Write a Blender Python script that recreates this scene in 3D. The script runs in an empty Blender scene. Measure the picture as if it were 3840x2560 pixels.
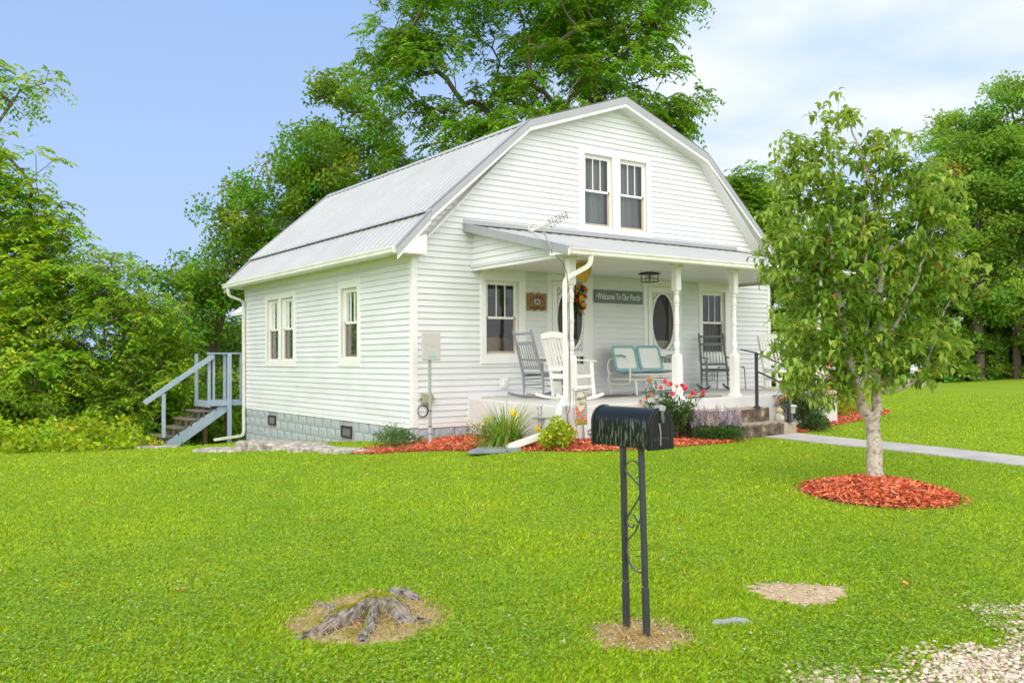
import bpy, math, random
import numpy as np
from mathutils import Vector, Matrix, Euler
R=math.radians; PI=math.pi
sc=bpy.context.scene
COL=sc.collection
rng=np.random.default_rng(7); random.seed(7)

# ------------------------------------------------ camera
CAMP=Vector((-7.0268,-12.4874,1.1167))
Fv=Vector((0.58529042,0.81060273,0.01892988)); Rv=Vector((0.81080647,-0.58527076,-0.00714157)); Uv=Vector((-0.00529013,-0.01952836,0.99979531))
cam=bpy.data.cameras.new('camera'); camo=bpy.data.objects.new('camera',cam); COL.objects.link(camo)
Mx=Matrix.Identity(4)
for i in range(3):
    Mx[i][0]=Rv[i]; Mx[i][1]=Uv[i]; Mx[i][2]=-Fv[i]; Mx[i][3]=CAMP[i]
camo.matrix_world=Mx
cam.sensor_width=36.0; cam.lens=36.0*3285.1/3840.0
cam.clip_start=0.05; cam.clip_end=3000
sc.camera=camo
# ------------------------------------------------ exposure, sky, sun
sc.view_settings.view_transform='Standard'; sc.view_settings.look='None'
sc.view_settings.exposure=0.55; sc.view_settings.gamma=1.0; sc.view_settings.use_curve_mapping=False
sc.cycles.max_bounces=6; sc.cycles.transparent_max_bounces=8
sc.cycles.diffuse_bounces=4; sc.cycles.glossy_bounces=3; sc.cycles.transmission_bounces=4
SUN_EL=R(43); SUN_AZ=R(238)      # azimuth clockwise from +Y : sun behind the camera
w=bpy.data.worlds.new('World'); sc.world=w; w.use_nodes=True
nt=w.node_tree; N=nt.nodes; L=nt.links; N.clear()
def nd(t,**k):
    n=N.new(t)
    for a,b in k.items(): setattr(n,a,b)
    return n
out=nd('ShaderNodeOutputWorld'); bg=nd('ShaderNodeBackground'); bg.inputs[1].default_value=0.10
sky=nd('ShaderNodeTexSky',sky_type='NISHITA'); sky.sun_disc=False
sky.sun_elevation=SUN_EL; sky.sun_rotation=SUN_AZ; sky.air_density=1.0; sky.dust_density=1.6; sky.ozone_density=1.3
tc=nd('ShaderNodeTexCoord'); sep=nd('ShaderNodeSeparateXYZ'); L.new(tc.outputs['Generated'],sep.inputs[0])
def M(op,a,b=None,c=None,clamp=False):
    n=nd('ShaderNodeMath',operation=op); n.use_clamp=clamp
    for i,v in enumerate((a,b,c)):
        if v is None: continue
        if isinstance(v,(int,float)): n.inputs[i].default_value=v
        else: L.new(v,n.inputs[i])
    return n.outputs[0]
zc=M('ADD',M('MAXIMUM',sep.outputs[2],0.0),0.16)
px=M('DIVIDE',sep.outputs[0],zc); py=M('DIVIDE',sep.outputs[1],zc)
cmb=nd('ShaderNodeCombineXYZ'); L.new(px,cmb.inputs[0]); L.new(py,cmb.inputs[1])
n1=nd('ShaderNodeTexNoise'); n1.inputs['Scale'].default_value=1.15; n1.inputs['Detail'].default_value=7; n1.inputs['Roughness'].default_value=.55; n1.inputs['Distortion'].default_value=.25
L.new(cmb.outputs[0],n1.inputs['Vector'])
# more cloud toward the right hand side of the house
az=M('ADD',M('MULTIPLY',sep.outputs[0],0.90),M('MULTIPLY',sep.outputs[1],-0.42))
azf=nd('ShaderNodeMapRange'); azf.interpolation_type='SMOOTHSTEP'
azf.inputs[1].default_value=-0.12; azf.inputs[2].default_value=0.50; azf.inputs[3].default_value=-0.20; azf.inputs[4].default_value=0.30
L.new(az,azf.inputs[0])
cf=nd('ShaderNodeMapRange'); cf.interpolation_type='SMOOTHSTEP'
cf.inputs[1].default_value=0.40; cf.inputs[2].default_value=0.78; cf.inputs[3].default_value=0.0; cf.inputs[4].default_value=1.0
L.new(M('ADD',n1.outputs[0],azf.outputs[0]),cf.inputs[0])
n2=nd('ShaderNodeTexNoise'); n2.inputs['Scale'].default_value=2.3; n2.inputs['Detail'].default_value=6
L.new(cmb.outputs[0],n2.inputs['Vector'])
cr=nd('ShaderNodeValToRGB'); cr.color_ramp.elements[0].position=.35; cr.color_ramp.elements[1].position=.68
cr.color_ramp.elements[0].color=(4.6,5.7,7.6,1); cr.color_ramp.elements[1].color=(6.9,7.2,7.9,1)
L.new(n2.outputs[0],cr.inputs[0])
# thin high veil lightens the blue
veil=nd('ShaderNodeMixRGB'); veil.inputs[0].default_value=0.8; L.new(sky.outputs[0],veil.inputs[1]); veil.inputs[2].default_value=(2.7,4.1,7.0,1)
hz=nd('ShaderNodeMapRange'); hz.inputs[1].default_value=0.0; hz.inputs[2].default_value=0.42; hz.inputs[3].default_value=0.75; hz.inputs[4].default_value=0.0
L.new(sep.outputs[2],hz.inputs[0])
hm=nd('ShaderNodeMixRGB'); L.new(hz.outputs[0],hm.inputs[0]); L.new(veil.outputs[0],hm.inputs[1]); hm.inputs[2].default_value=(3.9,5.1,7.3,1)
mx=nd('ShaderNodeMixRGB'); L.new(cf.outputs[0],mx.inputs[0]); L.new(hm.outputs[0],mx.inputs[1]); L.new(cr.outputs[0],mx.inputs[2])
# added fill light: unseen bright white cloud bank behind the camera and overhead
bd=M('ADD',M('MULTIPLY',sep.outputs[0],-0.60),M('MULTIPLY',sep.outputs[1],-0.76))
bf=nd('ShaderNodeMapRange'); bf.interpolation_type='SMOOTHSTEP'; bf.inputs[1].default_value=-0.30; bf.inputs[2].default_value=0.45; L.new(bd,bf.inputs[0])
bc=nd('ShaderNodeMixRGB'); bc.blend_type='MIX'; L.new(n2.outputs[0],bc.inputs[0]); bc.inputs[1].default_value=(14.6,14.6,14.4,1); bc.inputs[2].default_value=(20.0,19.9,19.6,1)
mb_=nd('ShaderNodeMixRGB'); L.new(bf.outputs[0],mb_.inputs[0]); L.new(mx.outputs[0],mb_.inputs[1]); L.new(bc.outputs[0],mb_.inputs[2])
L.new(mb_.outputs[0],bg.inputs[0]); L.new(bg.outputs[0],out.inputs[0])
sl=bpy.data.lights.new('sun','SUN'); sl.energy=0.62; sl.angle=R(30); sl.color=(1,.96,.90)
so=bpy.data.objects.new('sun',sl); COL.objects.link(so)
sd=Vector((math.sin(SUN_AZ)*math.cos(SUN_EL),math.cos(SUN_AZ)*math.cos(SUN_EL),math.sin(SUN_EL)))
so.rotation_euler=sd.to_track_quat('Z','Y').to_euler(); so.location=(0,0,30)

# ------------------------------------------------ materials
MATS={}
def mat(name,c,rough=.6,c2=None,scale=5.0,bump=0.0,bscale=None,metal=0.0,spec=.5,detail=4,contrast=(.3,.7),stretch=None,coat=0,bdist=.01,coords='Object'):
    if name in MATS: return MATS[name]
    m=bpy.data.materials.new(name); m.use_nodes=True; t=m.node_tree; b=t.nodes['Principled BSDF']
    b.inputs['Base Color'].default_value=(*c,1); b.inputs['Roughness'].default_value=rough; b.inputs['Metallic'].default_value=metal
    b.inputs['Specular IOR Level'].default_value=spec
    if coat: b.inputs['Coat Weight'].default_value=coat
    tcn=t.nodes.new('ShaderNodeTexCoord'); mp=t.nodes.new('ShaderNodeMapping'); t.links.new(tcn.outputs[coords],mp.inputs[0])
    if stretch: mp.inputs['Scale'].default_value=stretch
    if c2:
        n=t.nodes.new('ShaderNodeTexNoise'); n.inputs['Scale'].default_value=scale; n.inputs['Detail'].default_value=detail; n.inputs['Roughness'].default_value=.6
        t.links.new(mp.outputs[0],n.inputs['Vector'])
        r=t.nodes.new('ShaderNodeValToRGB'); r.color_ramp.elements[0].position=contrast[0]; r.color_ramp.elements[1].position=contrast[1]
        r.color_ramp.elements[0].color=(*c,1); r.color_ramp.elements[1].color=(*c2,1)
        t.links.new(n.outputs[0],r.inputs[0]); t.links.new(r.outputs[0],b.inputs['Base Color'])
    if bump:
        n=t.nodes.new('ShaderNodeTexNoise'); n.inputs['Scale'].default_value=bscale or scale*4; n.inputs['Detail'].default_value=4
        t.links.new(mp.outputs[0],n.inputs['Vector'])
        bp=t.nodes.new('ShaderNodeBump'); bp.inputs['Strength'].default_value=bump; bp.inputs['Distance'].default_value=bdist
        t.links.new(n.outputs[0],bp.inputs['Height']); t.links.new(bp.outputs[0],b.inputs['Normal'])
    MATS[name]=m; return m
def attr_mat(name,rough=.6,trans=0.0,bump=0,sheen=0,spec=.4,mul=None):
    """base colour from the mesh's own colour attribute 'Col' (paint, petals, leaves)"""
    if name in MATS: return MATS[name]
    m=bpy.data.materials.new(name); m.use_nodes=True; t=m.node_tree; b=t.nodes['Principled BSDF']
    b.inputs['Roughness'].default_value=rough; b.inputs['Specular IOR Level'].default_value=spec
    a=t.nodes.new('ShaderNodeAttribute'); a.attribute_name='Col'
    src=a.outputs['Color']
    t.links.new(src,b.inputs['Base Color'])
    if bump:
        n=t.nodes.new('ShaderNodeTexNoise'); n.inputs['Scale'].default_value=60
        tcn=t.nodes.new('ShaderNodeTexCoord'); t.links.new(tcn.outputs['Object'],n.inputs['Vector'])
        bp=t.nodes.new('ShaderNodeBump'); bp.inputs['Strength'].default_value=bump; bp.inputs['Distance'].default_value=.01
        t.links.new(n.outputs[0],bp.inputs['Height']); t.links.new(bp.outputs[0],b.inputs['Normal'])
    if trans:
        tr=t.nodes.new('ShaderNodeBsdfTranslucent'); mxs=t.nodes.new('ShaderNodeMixShader'); mxs.inputs[0].default_value=trans
        g=t.nodes.new('ShaderNodeMixRGB'); g.blend_type='MULTIPLY'; g.inputs[0].default_value=1; g.inputs[2].default_value=(1.35,1.25,.6,1)
        t.links.new(src,g.inputs[1]); t.links.new(g.outputs[0],tr.inputs[0])
        o=t.nodes['Material Output']; t.links.new(b.outputs[0],mxs.inputs[1]); t.links.new(tr.outputs[0],mxs.inputs[2]); t.links.new(mxs.outputs[0],o.inputs[0])
    MATS[name]=m; return m
def glass_mat(name,tint=(.75,.78,.76),refl=.0):
    if name in MATS: return MATS[name]
    m=bpy.data.materials.new(name); m.use_nodes=True; t=m.node_tree; t.nodes.clear()
    o=t.nodes.new('ShaderNodeOutputMaterial'); tr=t.nodes.new('ShaderNodeBsdfTransparent'); tr.inputs[0].default_value=(*tint,1)
    gl=t.nodes.new('ShaderNodeBsdfGlossy'); gl.inputs['Roughness'].default_value=.03; gl.inputs[0].default_value=(.95,.97,1,1)
    fr=t.nodes.new('ShaderNodeFresnel'); fr.inputs[0].default_value=1.5
    n=t.nodes.new('ShaderNodeTexNoise'); n.inputs['Scale'].default_value=2.2
    tcn=t.nodes.new('ShaderNodeTexCoord'); t.links.new(tcn.outputs['Object'],n.inputs[0])
    bp=t.nodes.new('ShaderNodeBump'); bp.inputs['Strength'].default_value=.12; bp.inputs['Distance'].default_value=.02
    t.links.new(n.outputs[0],bp.inputs['Height']); t.links.new(bp.outputs[0],gl.inputs['Normal'])
    ad=t.nodes.new('ShaderNodeMath'); ad.operation='ADD'; ad.inputs[1].default_value=refl; t.links.new(fr.outputs[0],ad.inputs[0])
    mxs=t.nodes.new('ShaderNodeMixShader'); t.links.new(ad.outputs[0],mxs.inputs[0]); t.links.new(tr.outputs[0],mxs.inputs[1]); t.links.new(gl.outputs[0],mxs.inputs[2])
    t.links.new(mxs.outputs[0],o.inputs[0]); MATS[name]=m; return m
def emit_mat(name,c,s):
    m=bpy.data.materials.new(name); m.use_nodes=True; b=m.node_tree.nodes['Principled BSDF']
    b.inputs['Base Color'].default_value=(*c,1); b.inputs['Emission Color'].default_value=(*c,1); b.inputs['Emission Strength'].default_value=s
    MATS[name]=m; return m

vinyl=mat('white_vinyl',(.73,.74,.76),.42,(.64,.65,.655),.9,bump=.10,bscale=90,stretch=(1,1,3),bdist=.003)
trimw=mat('white_trim',(.80,.80,.79),.4,(.75,.75,.74),2)
postw=mat('white_post',(.80,.79,.77),.38,(.74,.735,.71),3)
gutterw=mat('white_gutter',(.76,.75,.70),.4,(.55,.54,.40),2.0,contrast=(.45,.9),stretch=(1,1,6))
roofm=mat('galvanised_roof',(.40,.40,.40),.6,(.45,.45,.445),1.1,metal=.15,bump=.03,bscale=6)
flashm=mat('grey_flashing',(.34,.345,.365),.45,(.39,.395,.41),2,metal=.3)
soffitm=mat('white_soffit',(.82,.815,.80),.5,(.78,.78,.76),2)
concpaint=mat('painted_concrete_grey',(.60,.59,.58),.7,(.66,.65,.63),3,bump=.25,bscale=40)
floorpaint=mat('painted_concrete_floor',(.66,.64,.59),.55,(.55,.53,.48),1.6,bump=.15,bscale=30,contrast=(.35,.8))
sashm=mat('ivory_sash',(.74,.71,.62),.4)
glassm=glass_mat('window_glass')
interior=mat('dim_interior',(.26,.155,.085),.9)
blackm=mat('black_iron',(.022,.023,.027),.35,(.04,.04,.045),6,bump=.1)
greyp=mat('grey_paint',(.20,.21,.235),.42,(.25,.26,.285),5)
darkgreyp=mat('dark_grey_green_paint',(.11,.13,.135),.42,(.15,.17,.175),5)
whitep=mat('white_chair_paint',(.80,.79,.75),.4)
colm=attr_mat('painted_colours',.55)
petalm=attr_mat('petals',.6,.25)
leafm=attr_mat('leaf',.5,.45,spec=.3)
grassm=attr_mat('grass_blade',.5,.35,spec=.3)
chipm=attr_mat('mulch_chip',.75,bump=.4)
stonem=attr_mat('gravel_stone',.85,bump=.3)
barkm=mat('bark',(.10,.075,.055),.9,(.20,.16,.125),9,bump=.8,bscale=16,stretch=(3,3,.6),bdist=.04)

# ------------------------------------------------ mesh builders
class MB:
    def __init__(s): s.v=[]; s.f=[]; s.c=[]; s.xf=None; s.col=(1,1,1)
    def add(s,vs,fs,col=None):
        o=len(s.v)
        if s.xf is not None: vs=[s.xf@Vector(p) for p in vs]
        s.v+= [tuple(p) for p in vs]
        s.f+= [tuple(i+o for i in f) for f in fs]
        s.c+= [col or s.col]*len(fs); return s
    def box(s,a,b,col=None):
        x0,y0,z0=a; x1,y1,z1=b
        if x0>x1:x0,x1=x1,x0
        if y0>y1:y0,y1=y1,y0
        if z0>z1:z0,z1=z1,z0
        return s.add([(x0,y0,z0),(x1,y0,z0),(x1,y1,z0),(x0,y1,z0),(x0,y0,z1),(x1,y0,z1),(x1,y1,z1),(x0,y1,z1)],
          [(0,3,2,1),(4,5,6,7),(0,1,5,4),(1,2,6,5),(2,3,7,6),(3,0,4,7)],col)
    def beam(s,p,q,w,h,up=(0,0,1),col=None,w2=None,h2=None):
        p=Vector(p);q=Vector(q);d=(q-p).normalized(); u=Vector(up)
        if abs(d.dot(u))>.98: u=Vector((0,1,0))
        x=d.cross(u).normalized(); u=x.cross(d); w2=w2 or w; h2=h2 or h
        vs=[]
        for c,ww,hh in ((p,w,h),(q,w2,h2)):
            for a,b in ((-1,-1),(1,-1),(1,1),(-1,1)): vs.append(c+x*(a*ww/2)+u*(b*hh/2))
        return s.add(vs,[(3,2,1,0),(4,5,6,7),(0,1,5,4),(1,2,6,5),(2,3,7,6),(3,0,4,7)],col)
    def tube(s,pts,r,n=8,col=None,cap=True):
        pts=[Vector(p) for p in pts]; rr=r if isinstance(r,(list,tuple)) else [r]*len(pts)
        vs=[];fs=[]; prev=None
        for i,p in enumerate(pts):
            d=(pts[min(i+1,len(pts)-1)]-pts[max(i-1,0)])
            d=d.normalized() if d.length>1e-9 else Vector((0,0,1))
            if prev is None:
                a=Vector((0,0,1)) if abs(d.z)<.9 else Vector((1,0,0)); x=d.cross(a).normalized()
            else:
                x=(prev-d*prev.dot(d)); x=x.normalized() if x.length>1e-6 else d.orthogonal().normalized()
            prev=x; y=d.cross(x)
            for k in range(n):
                t=2*PI*k/n; vs.append(p+(x*math.cos(t)+y*math.sin(t))*rr[i])
        for i in range(len(pts)-1):
            for k in range(n):
                a=i*n+k;b=i*n+(k+1)%n; fs.append((a,b,b+n,a+n))
        if cap: fs.append(tuple(range(n-1,-1,-1))); fs.append(tuple(range((len(pts)-1)*n,len(pts)*n)))
        return s.add(vs,fs,col)
    def lathe(s,c,prof,n=16,col=None,sq=False):
        vs=[];fs=[]
        for r,z in prof:
            for k in range(n):
                t=2*PI*(k+(.5 if sq else 0))/n; rr=r*(1/math.cos(PI/n) if sq else 1)
                vs.append((c[0]+rr*math.cos(t),c[1]+rr*math.sin(t),c[2]+z))
        for i in range(len(prof)-1):
            for k in range(n):
                a=i*n+k;b=i*n+(k+1)%n; fs.append((a,b,b+n,a+n))
        fs.append(tuple(range(n-1,-1,-1))); fs.append(tuple(range((len(prof)-1)*n,len(prof)*n)))
        return s.add(vs,fs,col)
    def ico(s,c,r,col=None,sc=(1,1,1),jit=0):
        t=(1+5**.5)/2
        V=[(-1,t,0),(1,t,0),(-1,-t,0),(1,-t,0),(0,-1,t),(0,1,t),(0,-1,-t),(0,1,-t),(t,0,-1),(t,0,1),(-t,0,-1),(-t,0,1)]
        Fc=[(0,11,5),(0,5,1),(0,1,7),(0,7,10),(0,10,11),(1,5,9),(5,11,4),(11,10,2),(10,7,6),(7,1,8),(3,9,4),(3,4,2),(3,2,6),(3,6,8),(3,8,9),(4,9,5),(2,4,11),(6,2,10),(8,6,7),(9,8,1)]
        k=r/(1+t*t)**.5
        return s.add([(c[0]+p[0]*k*sc[0]*(1+random.uniform(-jit,jit)),c[1]+p[1]*k*sc[1]*(1+random.uniform(-jit,jit)),c[2]+p[2]*k*sc[2]*(1+random.uniform(-jit,jit))) for p in V],Fc,col)
    def poly(s,pts,col=None): return s.add(pts,[tuple(range(len(pts)))],col)
    def prism(s,pts,off,col=None):
        n=len(pts); o=Vector(off); a=[Vector(p) for p in pts]; b=[p+o for p in a]
        return s.add(a+b,[tuple(range(n-1,-1,-1)),tuple(range(n,2*n))]+[(i,(i+1)%n,(i+1)%n+n,i+n) for i in range(n)],col)
    def build(s,name,material,parent=None,smooth=False,bevel=0,usecol=False,seg=1,sub=0):
        me=bpy.data.meshes.new(name); me.from_pydata(s.v,[],s.f)
        if usecol:
            ca=me.color_attributes.new('Col','FLOAT_COLOR','CORNER'); arr=[]
            for f,c in zip(s.f,s.c): arr+= [c[0],c[1],c[2],1.0]*len(f)
            ca.data.foreach_set('color',arr)
        me.materials.append(material)
        if smooth: me.polygons.foreach_set('use_smooth',[True]*len(me.polygons))
        me.validate()
        o=bpy.data.objects.new(name,me); COL.objects.link(o)
        if parent: o.parent=parent
        if bevel:
            b=o.modifiers.new('bevel','BEVEL'); b.width=bevel; b.segments=seg; b.limit_method='ANGLE'
        if sub:
            b=o.modifiers.new('sub','SUBSURF'); b.levels=sub; b.render_levels=sub
        if smooth:
            try: me.set_sharp_from_angle(angle=R(40))
            except Exception: pass
        return o
def tag(o,label=None,cat=None,group=None,kind=None):
    if label: o['label']=label
    if cat: o['category']=cat
    if group: o['group']=group
    if kind: o['kind']=kind
    return o
def thing(name,label,cat,loc=(0,0,0),rz=0,group=None):
    o=bpy.data.objects.new(name,None); COL.objects.link(o); o.empty_display_size=.1
    o.location=loc; o.rotation_euler=(0,0,rz); tag(o,label,cat,group); return o
def copy_tree(o,parent=None):
    c=o.copy(); COL.objects.link(c)
    if parent: c.parent=parent
    for ch in list(o.children): copy_tree(ch,c)
    return c
def npmesh(name,V,Fq,C,material,parent=None,smooth=False):
    """V (n,3), Fq (m,k) equal-sized faces, C (m,3) colours"""
    me=bpy.data.meshes.new(name); m,k=Fq.shape
    me.vertices.add(len(V)); me.vertices.foreach_set('co',np.asarray(V,dtype=np.float32).ravel())
    me.loops.add(m*k); me.loops.foreach_set('vertex_index',Fq.astype(np.int32).ravel())
    me.polygons.add(m); me.polygons.foreach_set('loop_start',np.arange(0,m*k,k,dtype=np.int32))
    try: me.polygons.foreach_set('loop_total',np.full(m,k,dtype=np.int32))
    except Exception: pass
    me.update(calc_edges=True)
    if C is not None:
        ca=me.color_attributes.new('Col','FLOAT_COLOR','CORNER')
        cc=np.ones((m,k,4),dtype=np.float32); cc[:,:,:3]=C[:,None,:]; ca.data.foreach_set('color',cc.ravel())
    me.materials.append(material)
    if smooth: me.polygons.foreach_set('use_smooth',np.ones(m,dtype=bool))
    o=bpy.data.objects.new(name,me); COL.objects.link(o)
    if parent: o.parent=parent
    return o
def unit(a): return a/np.maximum(np.linalg.norm(a,axis=-1,keepdims=True),1e-9)
def leaf_quads(P,D,Nn,ln,wd,droop=0.0,fold=.25):
    """elongated leaves, two quads each folded on the midrib; P base, D direction, Nn up"""
    n=len(P); D=unit(D); S=unit(np.cross(D,Nn)); Nn=np.cross(S,D)
    ln=np.asarray(ln).reshape(-1,1)*np.ones((n,1)); wd=np.asarray(wd).reshape(-1,1)*np.ones((n,1))
    mid=P+D*ln*.5+Nn*wd*fold*-.5; tip=P+D*ln-np.array([0,0,1])*ln*droop
    a=P; l=P+D*ln*.45+S*wd*.5+Nn*wd*fold*.5; r_=P+D*ln*.45-S*wd*.5+Nn*wd*fold*.5
    V=np.stack([a,l,tip,mid,r_],1).reshape(-1,3)
    i=np.arange(n)*5
    Fq=np.stack([np.stack([i,i+1,i+2,i+3],1),np.stack([i,i+3,i+2,i+4],1)],1).reshape(-1,4)
    return V,Fq
def quads(P,D,Nn,ln,wd):
    n=len(P); D=unit(D); S=unit(np.cross(D,Nn)); ln=np.asarray(ln).reshape(-1,1)*np.ones((n,1)); wd=np.asarray(wd).reshape(-1,1)*np.ones((n,1))
    V=np.stack([P,P+D*ln*.45+S*wd*.5,P+D*ln,P+D*ln*.45-S*wd*.5],1).reshape(-1,3)
    i=np.arange(n)*4
    return V,np.stack([i,i+1,i+2,i+3],1)
def vcol(c,n,v=.25,hue=.12):
    c=np.array(c)[None,:]*np.ones((n,1)); b=1+rng.normal(0,v,(n,1)); h=rng.normal(0,hue,(n,1))
    c=c*np.clip(b,.35,2.2); c[:,0:1]*=np.clip(1+h*1.5,.4,2); c[:,2:3]*=np.clip(1-h,.3,2); return np.clip(c,0.002,.9)
# ------------------------------------------------ terrain
CP=np.array([(-7,-13,-.41),(-3.65,-9,-.40),(-4.4,-7.5,-.41),(-5.5,-9,-.42),(-3,-10.5,-.42),(0,-10,-.42),(1.36,-7.35,-.30),(4,-10,-.42),
 (0,.6,-.27),(0,2.65,-.42),(0,8.1,-.79),(.9,-.2,-.2),(1.1,-2.6,-.12),(4.7,-3.5,-.20),(2.8,-3.5,-.2),(.07,-1.85,-.23),(-.8,-.9,-.27),(-1.6,2.2,-.47),
 (-2.1,8,-.83),(-5.2,5.6,-.54),(-3,3,-.52),(-3,-3,-.36),(5.3,-6.8,-.26),(7.7,-2.6,-.15),(9.2,.5,-.15),(9.2,8,-.4),(14,0,-.16),(24,3,-.2),(26,12,-.2),(32.6,8.6,-.30),
 (47,16,-.46),(51,13.3,-.1),(20,-8,-.25),(40,0,-.1),(10,-9,-.33),(60,5,-.1),(-12,-6,-.5),(-12,3,-.5),(-9,-14,-.5),(12,20,-1.2),(30,30,-1.4),(-1,14,-1.5)],dtype=float)
def _u(r2): return np.where(r2>1e-9,r2*np.log(np.maximum(r2,1e-9))*.5,0)
def _tps(P,Z,lam=.02):
    n=len(P); d2=((P[:,None]-P[None])**2).sum(-1); K=_u(d2)+lam*np.eye(n); A=np.hstack([np.ones((n,1)),P])
    M_=np.zeros((n+3,n+3)); M_[:n,:n]=K; M_[:n,n:]=A; M_[n:,:n]=A.T
    return np.linalg.solve(M_,np.r_[Z,0,0,0])
_w=_tps(CP[:,:2]/10,CP[:,2],.0005)
def smooth(a,b,x): t=np.clip((x-a)/(b-a),0,1); return t*t*(3-2*t)
def gz(x,y):
    x=np.asarray(x,dtype=float); y=np.asarray(y,dtype=float); sh=x.shape; xf=np.clip(x.ravel(),-14,62); yf=np.clip(y.ravel(),-15,32)
    o=np.empty(xf.size)
    for s in range(0,xf.size,60000):
        q=np.stack([xf[s:s+60000],yf[s:s+60000]],1)/10
        o[s:s+60000]=_u(((q[:,None]-CP[None,:,:2]/10)**2).sum(-1))@_w[:-3]+_w[-3]+q@_w[-2:]
    o=o.reshape(sh); o=np.clip(o,-1.6,.1)
    # wooded slope falls away behind the house on the left
    e=y*.96-x*.30-6.6
    back=smooth(0,1,e)*np.clip(e,0,60)*.16*smooth(9,-3,x)
    back2=smooth(9,22,y)*np.clip(y-9,0,60)*.035*smooth(34,12,x)
    return o-back-back2
xs=np.unique(np.r_[np.linspace(-600,-60,10),np.linspace(-60,-14,24),np.linspace(-14,12,105),np.linspace(12,64,90),np.linspace(64,800,12)])
ys=np.unique(np.r_[np.linspace(-400,-40,8),np.linspace(-40,-15,14),np.linspace(-15,12,109),np.linspace(12,40,50),np.linspace(40,900,16)])
GX,GY=np.meshgrid(xs,ys); GZ=gz(GX,GY)
V=np.stack([GX,GY,GZ],-1).reshape(-1,3); nx=len(xs); ny=len(ys)
ii=(np.arange(ny-1)[:,None]*nx+np.arange(nx-1)[None]).ravel()
Fq=np.stack([ii,ii+1,ii+1+nx,ii+nx],1)
# lawn ground material
lawn=bpy.data.materials.new('lawn_ground'); lawn.use_nodes=True; t=lawn.node_tree; b=t.nodes['Principled BSDF']; b.inputs['Roughness'].default_value=.85; b.inputs['Specular IOR Level'].default_value=.2
tcn=t.nodes.new('ShaderNodeTexCoord')
def noise(t,scale,detail=4,vec=None,rough=.6):
    n=t.nodes.new('ShaderNodeTexNoise'); n.inputs['Scale'].default_value=scale; n.inputs['Detail'].default_value=detail; n.inputs['Roughness'].default_value=rough
    t.links.new(vec or tcn.outputs['Object'],n.inputs['Vector']); return n.outputs[0]
def ramp(t,src,stops):
    r=t.nodes.new('ShaderNodeValToRGB'); e=r.color_ramp.elements
    while len(e)<len(stops): e.new(.5)
    for k,(p,c) in enumerate(stops): e[k].position=p; e[k].color=(*c,1)
    t.links.new(src,r.inputs[0]); return r.outputs[0]
def mixc(t,f,a,bb,mode='MIX'):
    m=t.nodes.new('ShaderNodeMixRGB'); m.blend_type=mode
    for k,v in enumerate((f,a,bb)):
        if isinstance(v,(int,float)): m.inputs[k].default_value=v
        elif isinstance(v,tuple): m.inputs[k].default_value=(*v,1)
        else: t.links.new(v,m.inputs[k])
    return m.outputs[0]
fine=ramp(t,noise(t,48,6),[(.30,(.10,.165,.006)),(.5,(.23,.345,.010)),(.72,(.35,.47,.022))])
mid=ramp(t,noise(t,.55,5),[(.32,(.90,.94,.9)),(.68,(1.10,1.06,1.1))])
c=mixc(t,1.0,fine,mid,'MULTIPLY')
c=mixc(t,ramp(t,noise(t,3.3,5),[(.60,(0,0,0)),(.80,(.25,.25,.25))]),c,(.30,.40,.035))
t.links.new(c,b.inputs['Base Color'])
bp=t.nodes.new('ShaderNodeBump'); bp.inputs['Strength'].default_value=.9; bp.inputs['Distance'].default_value=.03
t.links.new(noise(t,60,5),bp.inputs['Height']); t.links.new(bp.outputs[0],b.inputs['Normal'])
g=npmesh('lawn',V,Fq,None,lawn,smooth=True); tag(g,kind='structure')

# ---- path from the steps to the road, straight along -y
pathm=mat('path_concrete',(.36,.34,.31),.85,(.52,.49,.45),2.5,bump=.5,bscale=60,contrast=(.3,.75))
mb=MB(); P0x,P1x=4.58,5.42
yy=np.linspace(-3.36,-14,36)
for k in range(35):
    y0,y1=yy[k],yy[k+1]
    if k%3==2: y1+=.012
    jl=lambda y: .02*math.sin(y*3.1)+.015*math.sin(y*7.7)
    x0a,x1a=P0x+jl(y0),P1x+jl(y0+2); x0b,x1b=P0x+jl(yy[k+1]),P1x+jl(yy[k+1]+2)
    za=[float(gz(np.array([q[0]]),np.array([q[1]]))[0])+.02 for q in ((x0a,y0),(x1a,y0),(x1b,y1),(x0b,y1))]
    vs=[(x0a,y0,za[0]),(x1a,y0,za[1]),(x1b,y1,za[2]),(x0b,y1,za[3])]
    mb.add(vs+[(p[0],p[1],p[2]-.06) for p in vs],[(3,2,1,0),(0,1,5,4),(1,2,6,5),(2,3,7,6),(3,0,4,7)])
tag(mb.build('path',pathm),kind='structure')

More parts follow.
